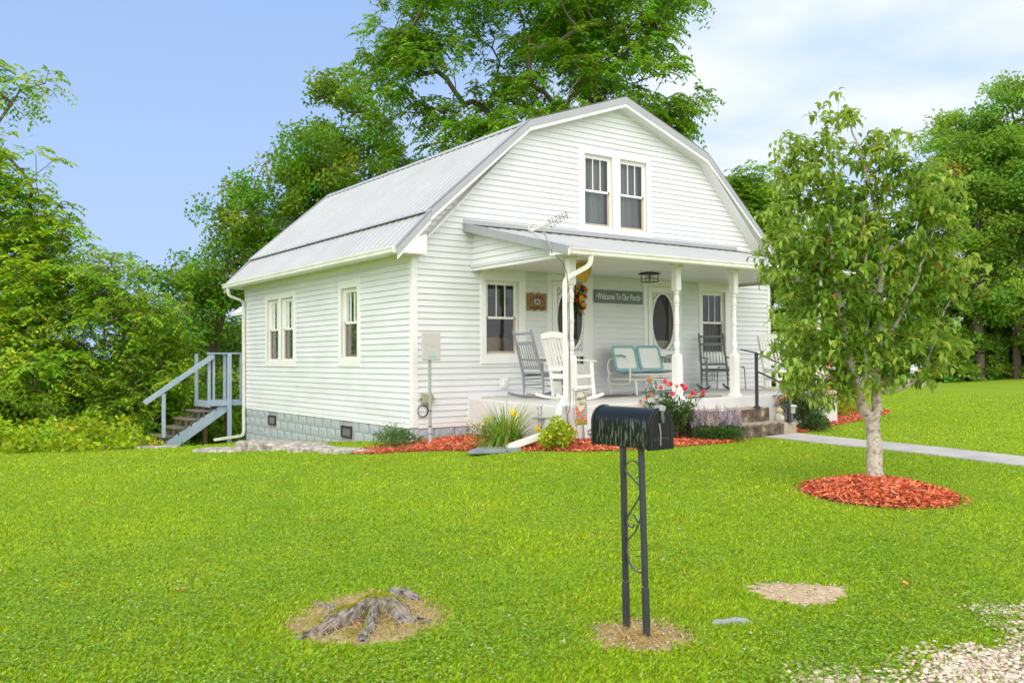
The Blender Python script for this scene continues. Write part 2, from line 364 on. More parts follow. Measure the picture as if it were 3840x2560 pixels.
def disc_sheet(name,pts,off,m,kind='structure',n=26,dome=0.0,jit=.10,cz=None):
    """irregular patch lying on the ground; pts = list of outline points"""
    pts=np.array(pts,dtype=float); cx,cy=pts.mean(0); m_=len(pts); vs=[];fs=[]
    K=10*m_; th=np.linspace(0,m_,K,endpoint=False); i0=th.astype(int)%m_; i1=(i0+1)%m_; f=(th-np.floor(th))[:,None]
    a=pts[(i0-1)%m_];b_=pts[i0];c_=pts[i1];d_=pts[(i1+1)%m_]
    O=.5*((2*b_)+(-a+c_)*f+(2*a-5*b_+4*c_-d_)*f**2+(-a+3*b_-3*c_+d_)*f**3)
    O=O+(O-[cx,cy])*rng.normal(0,jit*.35,(K,1))
    rings=7; P=[]
    for r in range(rings+1):
        s=1-(r/rings); Q=np.array([cx,cy])+(O-[cx,cy])*s; z=gz(Q[:,0],Q[:,1])+off+dome*(1-s**2)
        if r==0: z=z-.02
        P.append(np.c_[Q,z])
    V=np.vstack(P); ii=np.arange(K); Fq=[]
    for r in range(rings):
        Fq.append(np.stack([r*K+ii,r*K+(ii+1)%K,(r+1)*K+(ii+1)%K,(r+1)*K+ii],1))
    o=npmesh(name,V,np.vstack(Fq),None,m,smooth=True); 
    if kind: tag(o,kind=kind)
    return O
def inside(P,poly):
    x,y=P[:,0],P[:,1]; r=np.zeros(len(P),bool); n=len(poly)
    for i in range(n):
        x1,y1=poly[i];x2,y2=poly[(i+1)%n]
        c_=((y1>y)!=(y2>y))&(x<(x2-x1)*(y-y1)/(y2-y1+1e-12)+x1); r^=c_
    return r
soilm=mat('mulch_soil',(.16,.04,.02),.9,(.40,.10,.05),25,bump=.8,bscale=60)
dirtm=mat('bare_dirt',(.40,.27,.16),.95,(.58,.43,.28),14,bump=.7,bscale=70)
strawm=mat('dry_thatch_soil',(.26,.19,.09),.95,(.42,.32,.16),20,bump=.7,bscale=70)
BED1=[(-1.25,-.15),(-1.15,-.75),(-.75,-1.0),(-.25,-1.45),(.05,-2.0),(.3,-2.75),(.75,-3.45),(1.5,-3.72),(2.5,-3.6),(3.3,-3.55),(4.1,-3.42),(4.1,-2.66),(3.0,-2.45),(1.15,-2.45),(1.15,-.05),(0,-.02),(-.4,.1)]
BED2=[(5.5,-3.3),(6.0,-3.25),(7.0,-3.0),(8.0,-2.75),(9.4,-2.35),(11.2,-1.6),(11.8,-.9),(11,-.3),(9.5,0.3),(8.2,.3),(7.8,-1.2),(7.6,-2.45),(5.6,-2.5)]
def circ(cx,cy,r,n=10): return [(cx+r*math.cos(2*PI*k/n),cy+r*math.sin(2*PI*k/n)) for k in range(n)]
RING=circ(1.28,-7.38,.74)
def bed(poly,name,label,dens,dome,cols=((.62,.13,.045),(.74,.21,.09),(.46,.075,.03),(.80,.38,.22))):
    O=disc_sheet('bed_soil',poly,.012,soilm,'structure',dome=dome,jit=.03)
    x0,y0=O.min(0)-.08; x1,y1=O.max(0)+.08; A=(x1-x0)*(y1-y0); n=int(A*dens); P=np.c_[rng.uniform(x0,x1,n),rng.uniform(y0,y1,n)]
    c0=O.mean(0); P=P[inside(P,O)|(inside(P,c0+(O-c0)*(1+.10*(dens>4000)+.015))&(rng.uniform(size=len(P))<.12))]; n=len(P)
    # height of the dome at P
    ang=np.arctan2(P[:,1]-c0[1],P[:,0]-c0[0]); oa=np.arctan2(O[:,1]-c0[1],O[:,0]-c0[0]); oi=np.argsort(oa)
    rad=np.interp(ang,oa[oi],np.linalg.norm(O-c0,axis=1)[oi],period=2*PI); s=np.clip(np.linalg.norm(P-c0,axis=1)/rad,0,1)
    z=gz(P[:,0],P[:,1])+.016+dome*(1-s**2)+rng.uniform(0,.02,n)
    th=rng.uniform(0,2*PI,n); el=rng.normal(0,.35,n); D=np.c_[np.cos(th)*np.cos(el),np.sin(th)*np.cos(el),np.sin(el)]
    Nn=unit(np.c_[rng.normal(0,.45,(n,2)),np.ones(n)]); ln=rng.uniform(.025,.085,n)[:,None]; wd=rng.uniform(.008,.022,n)[:,None]
    S=unit(np.cross(D,Nn)); C0=np.c_[P,z]
    V=np.stack([C0-D*ln/2-S*wd/2,C0+D*ln/2-S*wd/2*rng.uniform(.3,1,(n,1)),C0+D*ln/2+S*wd/2,C0-D*ln/2+S*wd/2*rng.uniform(.3,1,(n,1))],1).reshape(-1,3)
    i=np.arange(n)*4; Fq=np.stack([i,i+1,i+2,i+3],1)
    cc=np.array(cols)[rng.choice(len(cols),n,p=[.42,.3,.2,.08])]*np.clip(1+rng.normal(0,.22,(n,1)),.4,1.6)
    o=npmesh(name,V,Fq,cc,chipm); tag(o,label,'mulch',kind='stuff')
    return O
OB1=bed(BED1,'mulch','red wood chip mulch in the flower bed along the front of the porch',1700,.03)
OB2=bed(BED2,'mulch','red wood chip mulch in the bed right of the front steps',1100,.03)
OB3=bed(RING,'mulch','round mound of red wood chip mulch around the small tree',4200,.13)
# gravel drive edge along y=-10
GR=[(-3.7,-10.6),(-3.35,-10.1),(-2.9,-10.02),(-2.35,-10.08),(-1.6,-9.98),(0,-10.0),(3,-9.95),(8,-10),(8,-16),(-4.5,-16),(-4.3,-12)]
gravm=mat('gravel_base',(.22,.19,.11),.95,(.42,.34,.24),30,bump=.8,bscale=80)
OG=disc_sheet('gravel_driveway',GR,.006,gravm,jit=.03)
def stones(n,poly,name,label,rmin=.008,rmax=.024,edge=None,box=None):
    P=np.c_[rng.uniform(*box[0],n),rng.uniform(*box[1],n)]
    if poly is not None: P=P[inside(P,poly)]
    if edge is not None: P=P[rng.uniform(size=len(P))<edge(P)]
    n=len(P); t_=(1+5**.5)/2
    Vb=np.array([(-1,t_,0),(1,t_,0),(-1,-t_,0),(1,-t_,0),(0,-1,t_),(0,1,t_),(0,-1,-t_),(0,1,-t_),(t_,0,-1),(t_,0,1),(-t_,0,-1),(-t_,0,1)])/1.9
    Fb=np.array([(0,11,5),(0,5,1),(0,1,7),(0,7,10),(0,10,11),(1,5,9),(5,11,4),(11,10,2),(10,7,6),(7,1,8),(3,9,4),(3,4,2),(3,2,6),(3,6,8),(3,8,9),(4,9,5),(2,4,11),(6,2,10),(8,6,7),(9,8,1)])
    r=rng.uniform(rmin,rmax,n)**1.0; s3=rng.uniform(.55,1.35,(n,3)); s3[:,2]*=.55
    V=Vb[None]*s3[:,None]*r[:,None,None]*(1+rng.normal(0,.14,(n,12,1)))
    th=rng.uniform(0,2*PI,n); c_,s_=np.cos(th),np.sin(th); X=V[...,0]*c_[:,None]-V[...,1]*s_[:,None]; Y=V[...,0]*s_[:,None]+V[...,1]*c_[:,None]
    z=gz(P[:,0],P[:,1])+.012
    V=np.stack([X+P[:,0:1],Y+P[:,1:2],V[...,2]+z[:,None]],-1).reshape(-1,3)
    Fq=(Fb[None]+np.arange(n)[:,None,None]*12).reshape(-1,3)
    base=np.array([(.56,.45,.32),(.66,.57,.45),(.44,.33,.22),(.55,.48,.40),(.34,.26,.17)])[rng.choice(5,n,p=[.35,.25,.18,.14,.08])]*np.clip(1+rng.normal(0,.12,(n,1)),.5,1.3)
    o=npmesh(name,V,Fq,np.repeat(base,20,0),stonem); tag(o,label,'gravel',kind='stuff')
def gedge(P):   # denser away from the lawn edge
    d=-9.95-P[:,1]+.16*np.sin(P[:,0]*3.3)+.12*np.sin(P[:,0]*7.1+1); return np.clip(.10+d*2.6,0.0,1)*np.clip((P[:,0]+3.9)*2,0,1)*np.where(np.sin(P[:,0]*5.3+np.sin(P[:,1]*7)*1.3)*np.sin(P[:,1]*6.1+1.7*np.sin(P[:,0]*3.9))>.35,.35,1)
stones(52000,None,'gravel','pale crushed stone gravel at the edge of the driveway',.005,.017,edge=gedge,box=((-4.3,1.5),(-11.6,-9.75)))
# bare patches
DIRT=[(-2.42,-8.72),(-2.20,-8.74),(-1.95,-8.98),(-1.93,-9.14),(-2.15,-9.24),(-2.42,-9.24),(-2.56,-9.02)]
OD=disc_sheet('bare_soil',DIRT,.006,dirtm,jit=.30)
stones(380,OD,'dirt_pebbles','small pebbles and crumbs on the bare dirt patch in the lawn',.003,.010,box=((-2.7,-1.8),(-9.4,-8.6)))
STR=circ(-3.66,-8.99,.27,9); OS=disc_sheet('bare_soil',STR,.005,strawm,jit=.40)
stones(500,OS,'dirt_pebbles','small pale pebbles in the straw around the mailbox posts',.003,.008,box=((-4.0,-3.3),(-9.4,-8.6)))
STU=[(x-.19,y-.27) for x,y in [(-4.90,-7.25),(-4.55,-7.0),(-4.2,-6.95),(-4.0,-7.4),(-4.1,-7.8),(-4.5,-8.0),(-4.85,-7.85),(-4.98,-7.5)]]; OT=disc_sheet('bare_soil',STU,.005,strawm,jit=.18)

# ---- grass blades and clover
def lawn_mask(P):
    x,y=P[:,0],P[:,1]; k=np.ones(len(P))
    k[(x>-.03)&(x<9.2)&(y>-.03)]=0; k[(x>1.0)&(x<7.8)&(y>-2.75)&(y<=0)]=0
    k[(x>P0x+.02)&(x<P1x-.02)&(y<-3.3)]=0; k[(x>3.2)&(x<5.6)&(y>-3.35)&(y<-2.6)]=0
    for O in (OB1,OB2,OB3): k[inside(P,O)]=0
    i=inside(P,OD); k[i]*=.06
    for O in (OS,OT): i=inside(P,O); k[i]*=.35
    k*=1-.90*np.clip((-9.92-y+.10*np.sin(x*4.1))*2.6,0,1)*((x>-4.0+.3*np.sin(y*5)))
    k[(y*.96-x*.30-6.9)>0]=0
    return k
hz_f=np.array(Fv); hz_r=np.array(Rv); cc0=np.array(CAMP)
Nb=900000
u=rng.uniform(size=Nb); d=3.3*np.exp(u**1.0*np.log(30/3.3))            # log-uniform depth => constant per screen row
d=d[rng.uniform(size=Nb)<np.clip((d/4.15)**-.12,0,1)]; n=len(d)
lat=rng.uniform(-1.08,.95,n)*d
P=cc0[None,:2]+d[:,None]*(hz_f[:2]/np.linalg.norm(hz_f[:2]))[None]+lat[:,None]*(hz_r[:2]/np.linalg.norm(hz_r[:2]))[None]
keep=rng.uniform(size=n)<lawn_mask(P); P=P[keep]; d=d[keep]; n=len(P)
z=gz(P[:,0],P[:,1])
def vnoise(P,s,seed):
    r_=np.random.default_rng(seed); o=np.zeros(len(P))
    for k in range(9):
        a=r_.uniform(0,2*PI); f=s*r_.uniform(.5,1.7); o+=np.sin((P[:,0]*math.cos(a)+P[:,1]*math.sin(a))*f+r_.uniform(0,6.28))
    return o/3.0
big=vnoise(P,1.6,1); med=vnoise(P,6,2); sm=vnoise(P,22,3)
h=(.027+.003*med+.004*sm)*rng.uniform(.55,1.35,n); h=np.clip(h,.012,.09); wd=.0026*np.clip(d/5.5,1,4)*rng.uniform(.8,1.6,n)
th=rng.uniform(0,2*PI,n); lean=np.abs(rng.normal(.45,.3,n)); D=np.c_[np.cos(th)*lean,np.sin(th)*lean,np.ones(n)]; D=unit(D)
S=np.c_[-np.sin(th+rng.normal(0,.9,n)),np.cos(th),np.zeros(n)]; S=unit(S)
B=np.c_[P,z-.004]
V=np.stack([B-S*wd[:,None],B+S*wd[:,None],B+D*h[:,None]*.62+S*wd[:,None]*.8,B+D*h[:,None]+np.c_[np.cos(th),np.sin(th),-.4*np.ones(n)]*(h*.28)[:,None]],1).reshape(-1,3)
i=np.arange(n)*4; Fq=np.stack([i,i+1,i+2,i+3],1)
C=vcol((.315,.462,.011),n,.26,.09)
C*=np.clip(1+.035*big+.03*med,.7,1.3)[:,None]; C[:,0]*=np.clip(1+.05*med+.05*big,.75,1.35)
dry=rng.uniform(size=n)<(.02+.03*np.clip(med-.4,0,1)); C[dry]=vcol((.50,.44,.18),dry.sum(),.25,.05)
for O in (OS,OT):
    i_=inside(P,O)&(rng.uniform(size=n)<.72); C[i_]=vcol((.50,.36,.16),i_.sum(),.28,.05)
gr=npmesh('grass',V,Fq,C,grassm); tag(gr,'short mown green lawn grass around the house','grass',kind='stuff')
# clover / broad leaves between the blades
n=150000; d=3.3*np.exp(rng.uniform(size=n)*np.log(15/3.3)); lat=rng.uniform(-1.08,.95,n)*d
P=cc0[None,:2]+d[:,None]*(hz_f[:2]/np.linalg.norm(hz_f[:2]))[None]+lat[:,None]*(hz_r[:2]/np.linalg.norm(hz_r[:2]))[None]
keep=(rng.uniform(size=n)<lawn_mask(P)*np.clip(.55+.55*vnoise(P,2.5,5),0,1)); P=P[keep]; n=len(P); z=gz(P[:,0],P[:,1])+rng.uniform(.012,.042,n)
P3=np.repeat(np.c_[P,z],3,0); n=len(P3); th=np.repeat(rng.uniform(0,6.28,n//3),3)+np.tile([0,2.09,4.19],n//3)
V,Fq=quads(P3,np.c_[np.cos(th),np.sin(th),rng.normal(.1,.25,n)],np.tile([0,0,1.],(n,1))+rng.normal(0,.2,(n,3)),rng.uniform(.009,.018,n),rng.uniform(.009,.015,n))
ccl=vcol((.27,.44,.05),n,.30,.08); wf=np.repeat(rng.uniform(size=n//3)<.006,3); ccl[wf]=(.7,.7,.62)
cl=npmesh('clover',V,Fq,ccl,leafm); tag(cl,'small clover and broad weeds mixed through the lawn','clover',kind='stuff')

n=2600; k_=rng.integers(0,2,n); cx_=np.where(k_==0,-3.66,-4.62); cy_=np.where(k_==0,-8.99,-7.78); rr_=np.abs(rng.normal(0,np.where(k_==0,.17,.30))); a_=rng.uniform(0,6.28,n); P=np.c_[cx_+rr_*np.cos(a_)*1.1,cy_+rr_*np.sin(a_)]
th=rng.uniform(0,6.28,n); V,Fq=quads(np.c_[P,gz(P[:,0],P[:,1])+rng.uniform(.004,.03,n)],np.c_[np.cos(th),np.sin(th),rng.uniform(-.1,.6,n)],np.tile([0,0,1.],(n,1))+rng.normal(0,.3,(n,3)),rng.uniform(.03,.09,n),rng.uniform(.0015,.004,n))
tag(npmesh('dry_thatch',V,Fq,vcol((.60,.44,.20),n,.3,.06),grassm),'dry tan grass thatch around the mailbox posts and the stump','dry grass',kind='stuff')
# ------------------------------------------------ farmhouse
HW,HL=9.09,8.03; E=.1016; ZOFF=.054
house=thing('farmhouse','white clapboard cottage with a curved gambrel metal roof and front porch','house')
def gable_outline(x):            # underside of the roof at the front/back wall
    pts=[(-.33,2.78),(2.25,5.14),(4.545,5.93),(6.84,5.14),(9.42,2.78)]
    for (a,za),(b_,zb) in zip(pts,pts[1:]):
        if a<=x<=b_: return za+(zb-za)*(x-a)/(b_-a)
    return 2.7
def gable_x(z):
    if z<=2.88: return 0,HW
    if z<=5.14: s=(z-2.78)/(5.14-2.78); xl=-.33+s*2.58; return max(0,xl),min(HW,HW-xl)
    s=(z-5.14)/.79; xl=2.25+s*2.295; return xl,HW-xl
def siding(name,P,lim,ztop,openings,ubounds,zbot=0.0,extra=()):
    """lapped clapboard: P(u,d,z)->world, lim(z)->(ulo,uhi), openings (u0,u1,z0,z1)"""
    mb=MB(); brk={zbot,ztop}; k=0
    z=ZOFF
    while z<ztop: 
        if z>zbot: brk.add(round(z,5))
        z+=E
    for o in openings: brk|={o[2],o[3]}
    for e in extra: brk.add(e)
    brk=sorted(b for b in brk if zbot<=b<=ztop)
    off=lambda z,up: .02*(1-((z-ZOFF)/E-math.floor((z-ZOFF)/E+(1e-4 if not up else -1e-4))))  # distance out
    for z0,z1 in zip(brk,brk[1:]):
        if z1-z0<1e-4: continue
        fl=math.floor((z0-ZOFF)/E+1e-4); d0=.019*(1-((z0-ZOFF)/E-fl)); d1=.019*(1-((z1-ZOFF)/E-fl))
        a0,b0=lim(z0+1e-5); a1,b1=lim(z1-1e-5)
        zm=(z0+z1)/2; cuts=sorted((o[0],o[1]) for o in openings if o[2]-1e-6<=zm<=o[3]+1e-6)
        segs=[]; cur=None
        lo=(a0,a1)
        for c0,c1 in cuts:
            if c0>min(lo): segs.append((lo,(c0,c0)))
            lo=(c1,c1)
        segs.append((lo,(b0,b1)))
        for (p0,p1),(q0,q1) in segs:
            if max(q0,q1)-min(p0,p1)<.002: continue
            mb.add([P(p0,d0,z0),P(q0,d0,z0),P(q1,d1,z1),P(p1,d1,z1)],[(0,1,2,3)])
            if abs((z0-ZOFF)/E-round((z0-ZOFF)/E))<.01:   # shadow ledge
                mb.add([P(p0,-.002,z0),P(q0,-.002,z0),P(q0,d0,z0),P(p0,d0,z0)],[(0,1,2,3)])
    return mb
PF=lambda u,d,z:(u,-d,z)
PL=lambda u,d,z:(-d,u,z)
PR=lambda u,d,z:(HW+d,u,z)
PB=lambda u,d,z:(u,HL+d,z)
FO=[(3.68,4.385,3.585,4.955),(4.58,5.295,3.585,4.955),(1.43,2.13,1.165,2.465),(6.88,7.585,1.18,2.48),(2.87,3.71,.40,2.52),(5.29,6.13,.40,2.52)]
CO=[(3.56,5.415,3.475,5.08)]
TF=[(1.325,2.27,1.02,2.66),(6.775,7.745,1.02,2.66),(2.78,3.85,.40,2.66),(5.19,6.26,.40,2.66)]
front=siding('siding',PF,gable_x,5.925,[(o[0]+.02,o[1]-.02,o[2]+.02,o[3]-.02) for o in CO+TF],None,extra=(5.14,2.88))
front.build('front_siding',vinyl,house)
LO=[(5.03,5.70,1.10,2.43),(5.86,6.53,1.10,2.43),(2.00,2.67,1.13,2.43)]
TL=[(4.94,6.66,.97,2.54),(1.90,2.80,.985,2.575)]
siding('s',PL,lambda z:(0,HL),2.89,[(o[0]+.02,o[1]-.02,o[2]+.02,o[3]-.02) for o in TL],None).build('left_siding',vinyl,house)
siding('s',PR,lambda z:(0,HL),2.89,[],None).build('right_siding',vinyl,house)
siding('s',PB,gable_x,5.925,[],None,extra=(5.14,2.88)).build('rear_siding',vinyl,house)
# inner wall liner, floors, so that the rooms behind the glass are closed and dim
mb=MB()
def liner(P,us,zs,ops,d):
    U=sorted({us[0],us[1],*[o[0] for o in ops],*[o[1] for o in ops]}); Z=sorted({zs[0],zs[1],*[o[2] for o in ops],*[o[3] for o in ops]})
    for u0,u1 in zip(U,U[1:]):
        for z0,z1 in zip(Z,Z[1:]):
            um,zm=(u0+u1)/2,(z0+z1)/2
            if any(o[0]<um<o[1] and o[2]<zm<o[3] for o in ops): continue
            mb.add([P(u0,d,z0),P(u1,d,z0),P(u1,d,z1),P(u0,d,z1)],[(0,1,2,3)])
liner(PF,(.02,HW-.02),(.02,2.74),[o for o in FO if o[3]<3],-.10); liner(PF,(2.3,6.8),(2.76,5.1),[o for o in FO if o[3]>3],-.10)
liner(PL,(.10,HL-.02),(.02,2.74),LO,-.10); liner(PB,(.02,HW-.02),(.02,2.74),[],-.05); liner(PR,(.02,HL-.02),(.02,2.74),[],-.05)
mb.box((.05,.12,.36),(HW-.05,HL-.06,.38)); mb.box((.05,.12,2.74),(HW-.05,HL-.06,2.76))
mb.add([(4.5,.12,.4),(4.5,HL-.1,.4),(4.5,HL-.1,2.73),(4.5,.12,2.73)],[(0,1,2,3)]); mb.add([(.1,3.9,.4),(HW-.1,3.9,.4),(HW-.1,3.9,2.73),(.1,3.9,2.73)],[(0,1,2,3)])
mb.add([(2.3,3.6,2.77),(6.8,3.6,2.77),(6.8,3.6,5.1),(2.3,3.6,5.1)],[(0,1,2,3)])
mb.build('room_walls',interior,house)
# corner trims
for (x,y,sx,sy) in ((0,0,-1,-1),(HW,0,1,-1),(0,HL,-1,1),(HW,HL,1,1)):
    w_=.085; mb=MB()
    mb.box((x+sx*.018,y+sy*.018,-.004),(x-sx*w_,y-sy*.0,2.875)); mb.box((x+sx*.0179,y,-.0035),(x-sx*.0,y-sy*w_,2.872))
    mb.build('corner_trim',trimw,house,bevel=.003)
mb=MB(); mb.box((.086,-.020,-.02),(1.06,0,.045)); mb.box((-.020,.086,-.02),(0,HL-.086,.045)); mb.box((1.05,-.022,-.0),(1.085,0,.43)); mb.box((1.05,-.023,.431),(1.33,0,.46))
mb.build('starter_trim',trimw,house)
# foundation of rock-faced block
fm=bpy.data.materials.new('rock_faced_block'); fm.use_nodes=True; t=fm.node_tree; b=t.nodes['Principled BSDF']; b.inputs['Roughness'].default_value=.6
tcn=t.nodes.new('ShaderNodeTexCoord'); a=noise(t,60,5); c=ramp(t,a,[(.3,(.30,.34,.37)),(.7,(.50,.54,.57))]); c=mixc(t,ramp(t,noise(t,2.2,4),[(.5,(0,0,0)),(.75,(.5,.5,.5))]),c,(.35,.40,.33))
t.links.new(c,b.inputs['Base Color']); bp=t.nodes.new('ShaderNodeBump'); bp.inputs['Strength'].default_value=.8; bp.inputs['Distance'].default_value=.02
t.links.new(noise(t,28,5),bp.inputs['Height']); t.links.new(bp.outputs[0],b.inputs['Normal'])
morter=mat('mortar',(.36,.36,.35),.9)
blk=MB(); vents=[(2.26,2.70,-.335,-.115),(6.06,6.48,-.315,-.105)]
def blockwall(P,u0,u1,ops,ztop=-.008,zbot=-1.1):
    r_=random.Random(5); z=ztop; row=0
    while z>zbot:
        z0=z-.196; u=u0-(.2 if row%2 else 0)
        while u<u1:
            a_,b_=max(u,u0)+.004,min(u+.39,u1)-.004; u+=.4
            if b_-a_<.03: continue
            if any(a_<o[1] and b_>o[0] and z0<o[3] and z>o[2] for o in ops):
                o=[o for o in ops if a_<o[1] and b_>o[0]][0]; parts=[]
                if a_<o[0]-.03: parts.append((a_,o[0]-.004))
                if b_>o[1]+.03: parts.append((o[1]+.004,b_))
            else: parts=[(a_,b_)]
            for a2,b2 in parts:
                nx_=max(1,int((b2-a2)/.06)); nz=3; V=[];F=[]
                for j in range(nz+1):
                    for i_ in range(nx_+1):
                        edge=(i_ in (0,nx_)) or (j in (0,nz)); d=.002 if edge else r_.uniform(.006,.017)
                        V.append(P(a2+(b2-a2)*i_/nx_,d,z0+.006+(z-z0-.008)*j/nz))
                for j in range(nz):
                    for i_ in range(nx_): q=j*(nx_+1)+i_; F.append((q,q+1,q+nx_+2,q+nx_+1))
                blk.add(V,F)
        z=z0; row+=1
PLf=lambda u,d,z:(-d+.004,u,z); PFf=lambda u,d,z:(u,-d+.004,z)
blockwall(PLf,0,HL,vents); blockwall(PFf,0,1.08,[]); 
fo=blk.build('foundation',fm,house); 
mb=MB()
mb.box((.012,.012,-1.3),(HW,HL-.0,-.004)); mo=mb.build('footing',morter,house)
for (a0,a1,z0,z1) in vents:
    v=MB(); v.box((-.030,a0,z0),(.02,a0+.03,z1)); v.box((-.030,a1-.03,z0),(.02,a1,z1)); v.box((-.030,a0+.03,z1-.03),(.02,a1-.03,z1)); v.box((-.030,a0+.03,z0),(.02,a1-.03,z0+.03))
    vo=v.build('foundation_vent',mat('vent_black',(.03,.03,.03),.5),house,bevel=.002)
    g_=MB(); g_.box((-.004,a0+.03,z0+.03),(.006,a1-.03,z1-.03),(.02,.02,.02))
    for k in range(1,12):
        y=a0+.03+(a1-a0-.06)*k/12; g_.beam((-.012,y,z0+.03),(-.012,y,z1-.03),.006,.006,col=(.32,.32,.32))
    for k in range(1,3):
        z=z0+.03+(z1-z0-.06)*k/3; g_.beam((-.010,a0+.03,z),(-.010,a1-.03,z),.006,.02,col=(.14,.14,.14))
    g_.build('grille',colm,vo,usecol=True)
# --- roof
def corr_profile(w0,w1,per=.2286):
    pts=[]; x=w0
    while x<w1-1e-6:
        for dx,h in ((0,0),(.016,.014),(.040,.014),(.058,0),(.105,0),(.113,.0025),(.121,0),(.168,0),(.176,.0025),(.184,0)):
            if x+dx<w1: pts.append((x+dx,h))
        x+=per
    pts.append((w1,0)); return pts
Y0,Y1=-.245,HL+.32
def roof_plane(p,q,name,par,P):        # p,q =(s,z) lower & upper, extruded along y
    mb=MB(); nrm=Vector((-(q[1]-p[1]),q[0]-p[0])).normalized(); 
    if nrm.y<0: nrm=-nrm
    pr=corr_profile(Y0,Y1); V=[];F=[]; K=6
    for y,h in pr:
        for k in range(K+1): t_=k/K; V.append(P(p[0]+(q[0]-p[0])*t_+nrm.x*h,y,p[1]+(q[1]-p[1])*t_+nrm.y*h))
    for i_ in range(len(pr)-1):
        for k in range(K): a=i_*(K+1)+k; F.append((a,a+K+1,a+K+2,a+1))
    mb.add(V,F); return mb.build(name,roofm,par)
PRF=lambda x,y,z:(x,y,z); PRM=lambda x,y,z:(HW-x,y,z)
for P in (PRF,PRM):
    roof_plane((-.40,2.885),(.245,3.505),'lower_roof',house,P)
    rp=roof_plane((.215,3.545),(2.262,5.292),'middle_roof',house,P)
    roof_plane((2.25,5.295),(4.545,6.075),'upper_roof',house,P)
    fl=MB()
    fl.prism([P(.19,Y0,3.515),P(.19,Y0,3.53),P(.255,Y0,3.588),P(.262,Y0,3.57)],(0,Y1-Y0,0))   # flashing strip on the break
    fl.prism([P(2.17,Y0,5.235),P(2.165,Y0,5.245),P(2.262,Y0,5.328),P(2.41,Y0,5.377),P(2.41,Y0,5.36),P(2.265,Y0,5.31)],(0,Y1-Y0,0))
    fl.build('roof_flashing',mat('light_flashing',(.50,.51,.52),.4,(.56,.56,.55),2,metal=.3),house)
mb=MB(); mb.prism([(4.40,Y0,6.045),(4.40,Y0,6.06),(4.545,Y0,6.108),(4.69,Y0,6.06),(4.69,Y0,6.045),(4.545,Y0,6.09)],(0,Y1-Y0,0)); mb.build('ridge_cap',flashm,house)
# roof deck under the metal (thickness)
mb=MB()
for P in (PRF,PRM):
    for (a,b_) in (((-.36,2.87),(.24,3.47)),((.24,3.49),(2.25,5.24)),((2.25,5.24),(4.545,6.03))):
        n_=Vector((-(b_[1]-a[1]),b_[0]-a[0])).normalized()*-.07
        mb.prism([P(a[0],Y0+.03,a[1]),P(b_[0],Y0+.03,b_[1]),P(b_[0]+n_.x,Y0+.03,b_[1]+n_.y),P(a[0]+n_.x,Y0+.03,a[1]+n_.y)],(0,Y1-Y0-.06,0))
mb.build('roof_deck',soffitm,house)
# rake trim (grey metal) & white fascia under it, both ends
def rake(y0,y1,name):
    g_=MB(); f_=MB()
    TOP=[(-.405,2.90),(.205,3.52),(.21,3.56),(2.25,5.325),(4.545,6.115)]
    for P in (PRF,PRM):
        for a,b_ in zip(TOP,TOP[1:]):
            n_=Vector((-(b_[1]-a[1]),b_[0]-a[0])).normalized(); th=.135
            if abs(a[0]-b_[0])<.03: continue
            q=[(a[0],a[1]),(b_[0],b_[1]),(b_[0],b_[1]-th*1.12),(a[0],a[1]-th*1.12)]
            g_.prism([P(u,y0,v) for u,v in q],(0,y1-y0,0))
            g_.prism([P(a[0]+n_.x*.004,y0,a[1]+n_.y*.004),P(b_[0]+n_.x*.004,y0,b_[1]+n_.y*.004),P(b_[0]-.0,y0,b_[1]-.012),P(a[0],y0,a[1]-.012)],(0,(y1-y0)+(.10 if y1>y0 else -.10),0))
            q=[(a[0],a[1]-th*1.12),(b_[0],b_[1]-th*1.12),(b_[0],b_[1]-th*1.12-.055),(a[0],a[1]-th*1.12-.055)]
            s_=.006 if y1>y0 else -.006
            f_.prism([P(u,y0+s_,v) for u,v in q],(0,(y1-y0),0))
    g_.build(name,flashm,house); f_.build('rake_fascia',trimw,house)
rake(Y0-.012,Y0+.008,'rake_trim'); rake(Y1+.012,Y1-.008,'rake_trim')
# rake soffit with seams
for P,FB in ((PRF,0),(PRF,1),(PRM,0),(PRM,1)):
    mb=MB()
    for a,b_ in (((-.05,2.86),(2.25,5.14)),((2.25,5.14),(4.545,5.93))):
        Ld=math.hypot(b_[0]-a[0],b_[1]-a[1]); nseg=int(Ld/.10)
        for k in range(nseg):
            t0,t1=k/nseg,(k+.93)/nseg
            f_=lambda t_,o=0:(a[0]+(b_[0]-a[0])*t_,a[1]+(b_[1]-a[1])*t_+o)
            for (ya,yb) in (((Y0+.01,-.004),(HL+.004,Y1-.01))[FB],):
                p0,p1=f_(t0),f_(t1); mb.add([P(p0[0],ya,p0[1]),P(p1[0],ya,p1[1]),P(p1[0],yb,p1[1]),P(p0[0],yb,p0[1])],[(0,1,2,3)])
                p0,p1=f_(t1,.004),f_((k+1)/nseg,.004); mb.add([P(p0[0],ya,p0[1]),P(p1[0],ya,p1[1]),P(p1[0],yb,p1[1]),P(p0[0],yb,p0[1])],[(0,1,2,3)])
        # channel at the wall
        q=[(a[0],a[1]-.0),(b_[0],b_[1]-.0),(b_[0],b_[1]-.03),(a[0],a[1]-.03)]
        if not FB: mb.prism([P(u,-.026,v) for u,v in q],(0,.012,0))
    mb.build('rake_soffit',soffitm,house)
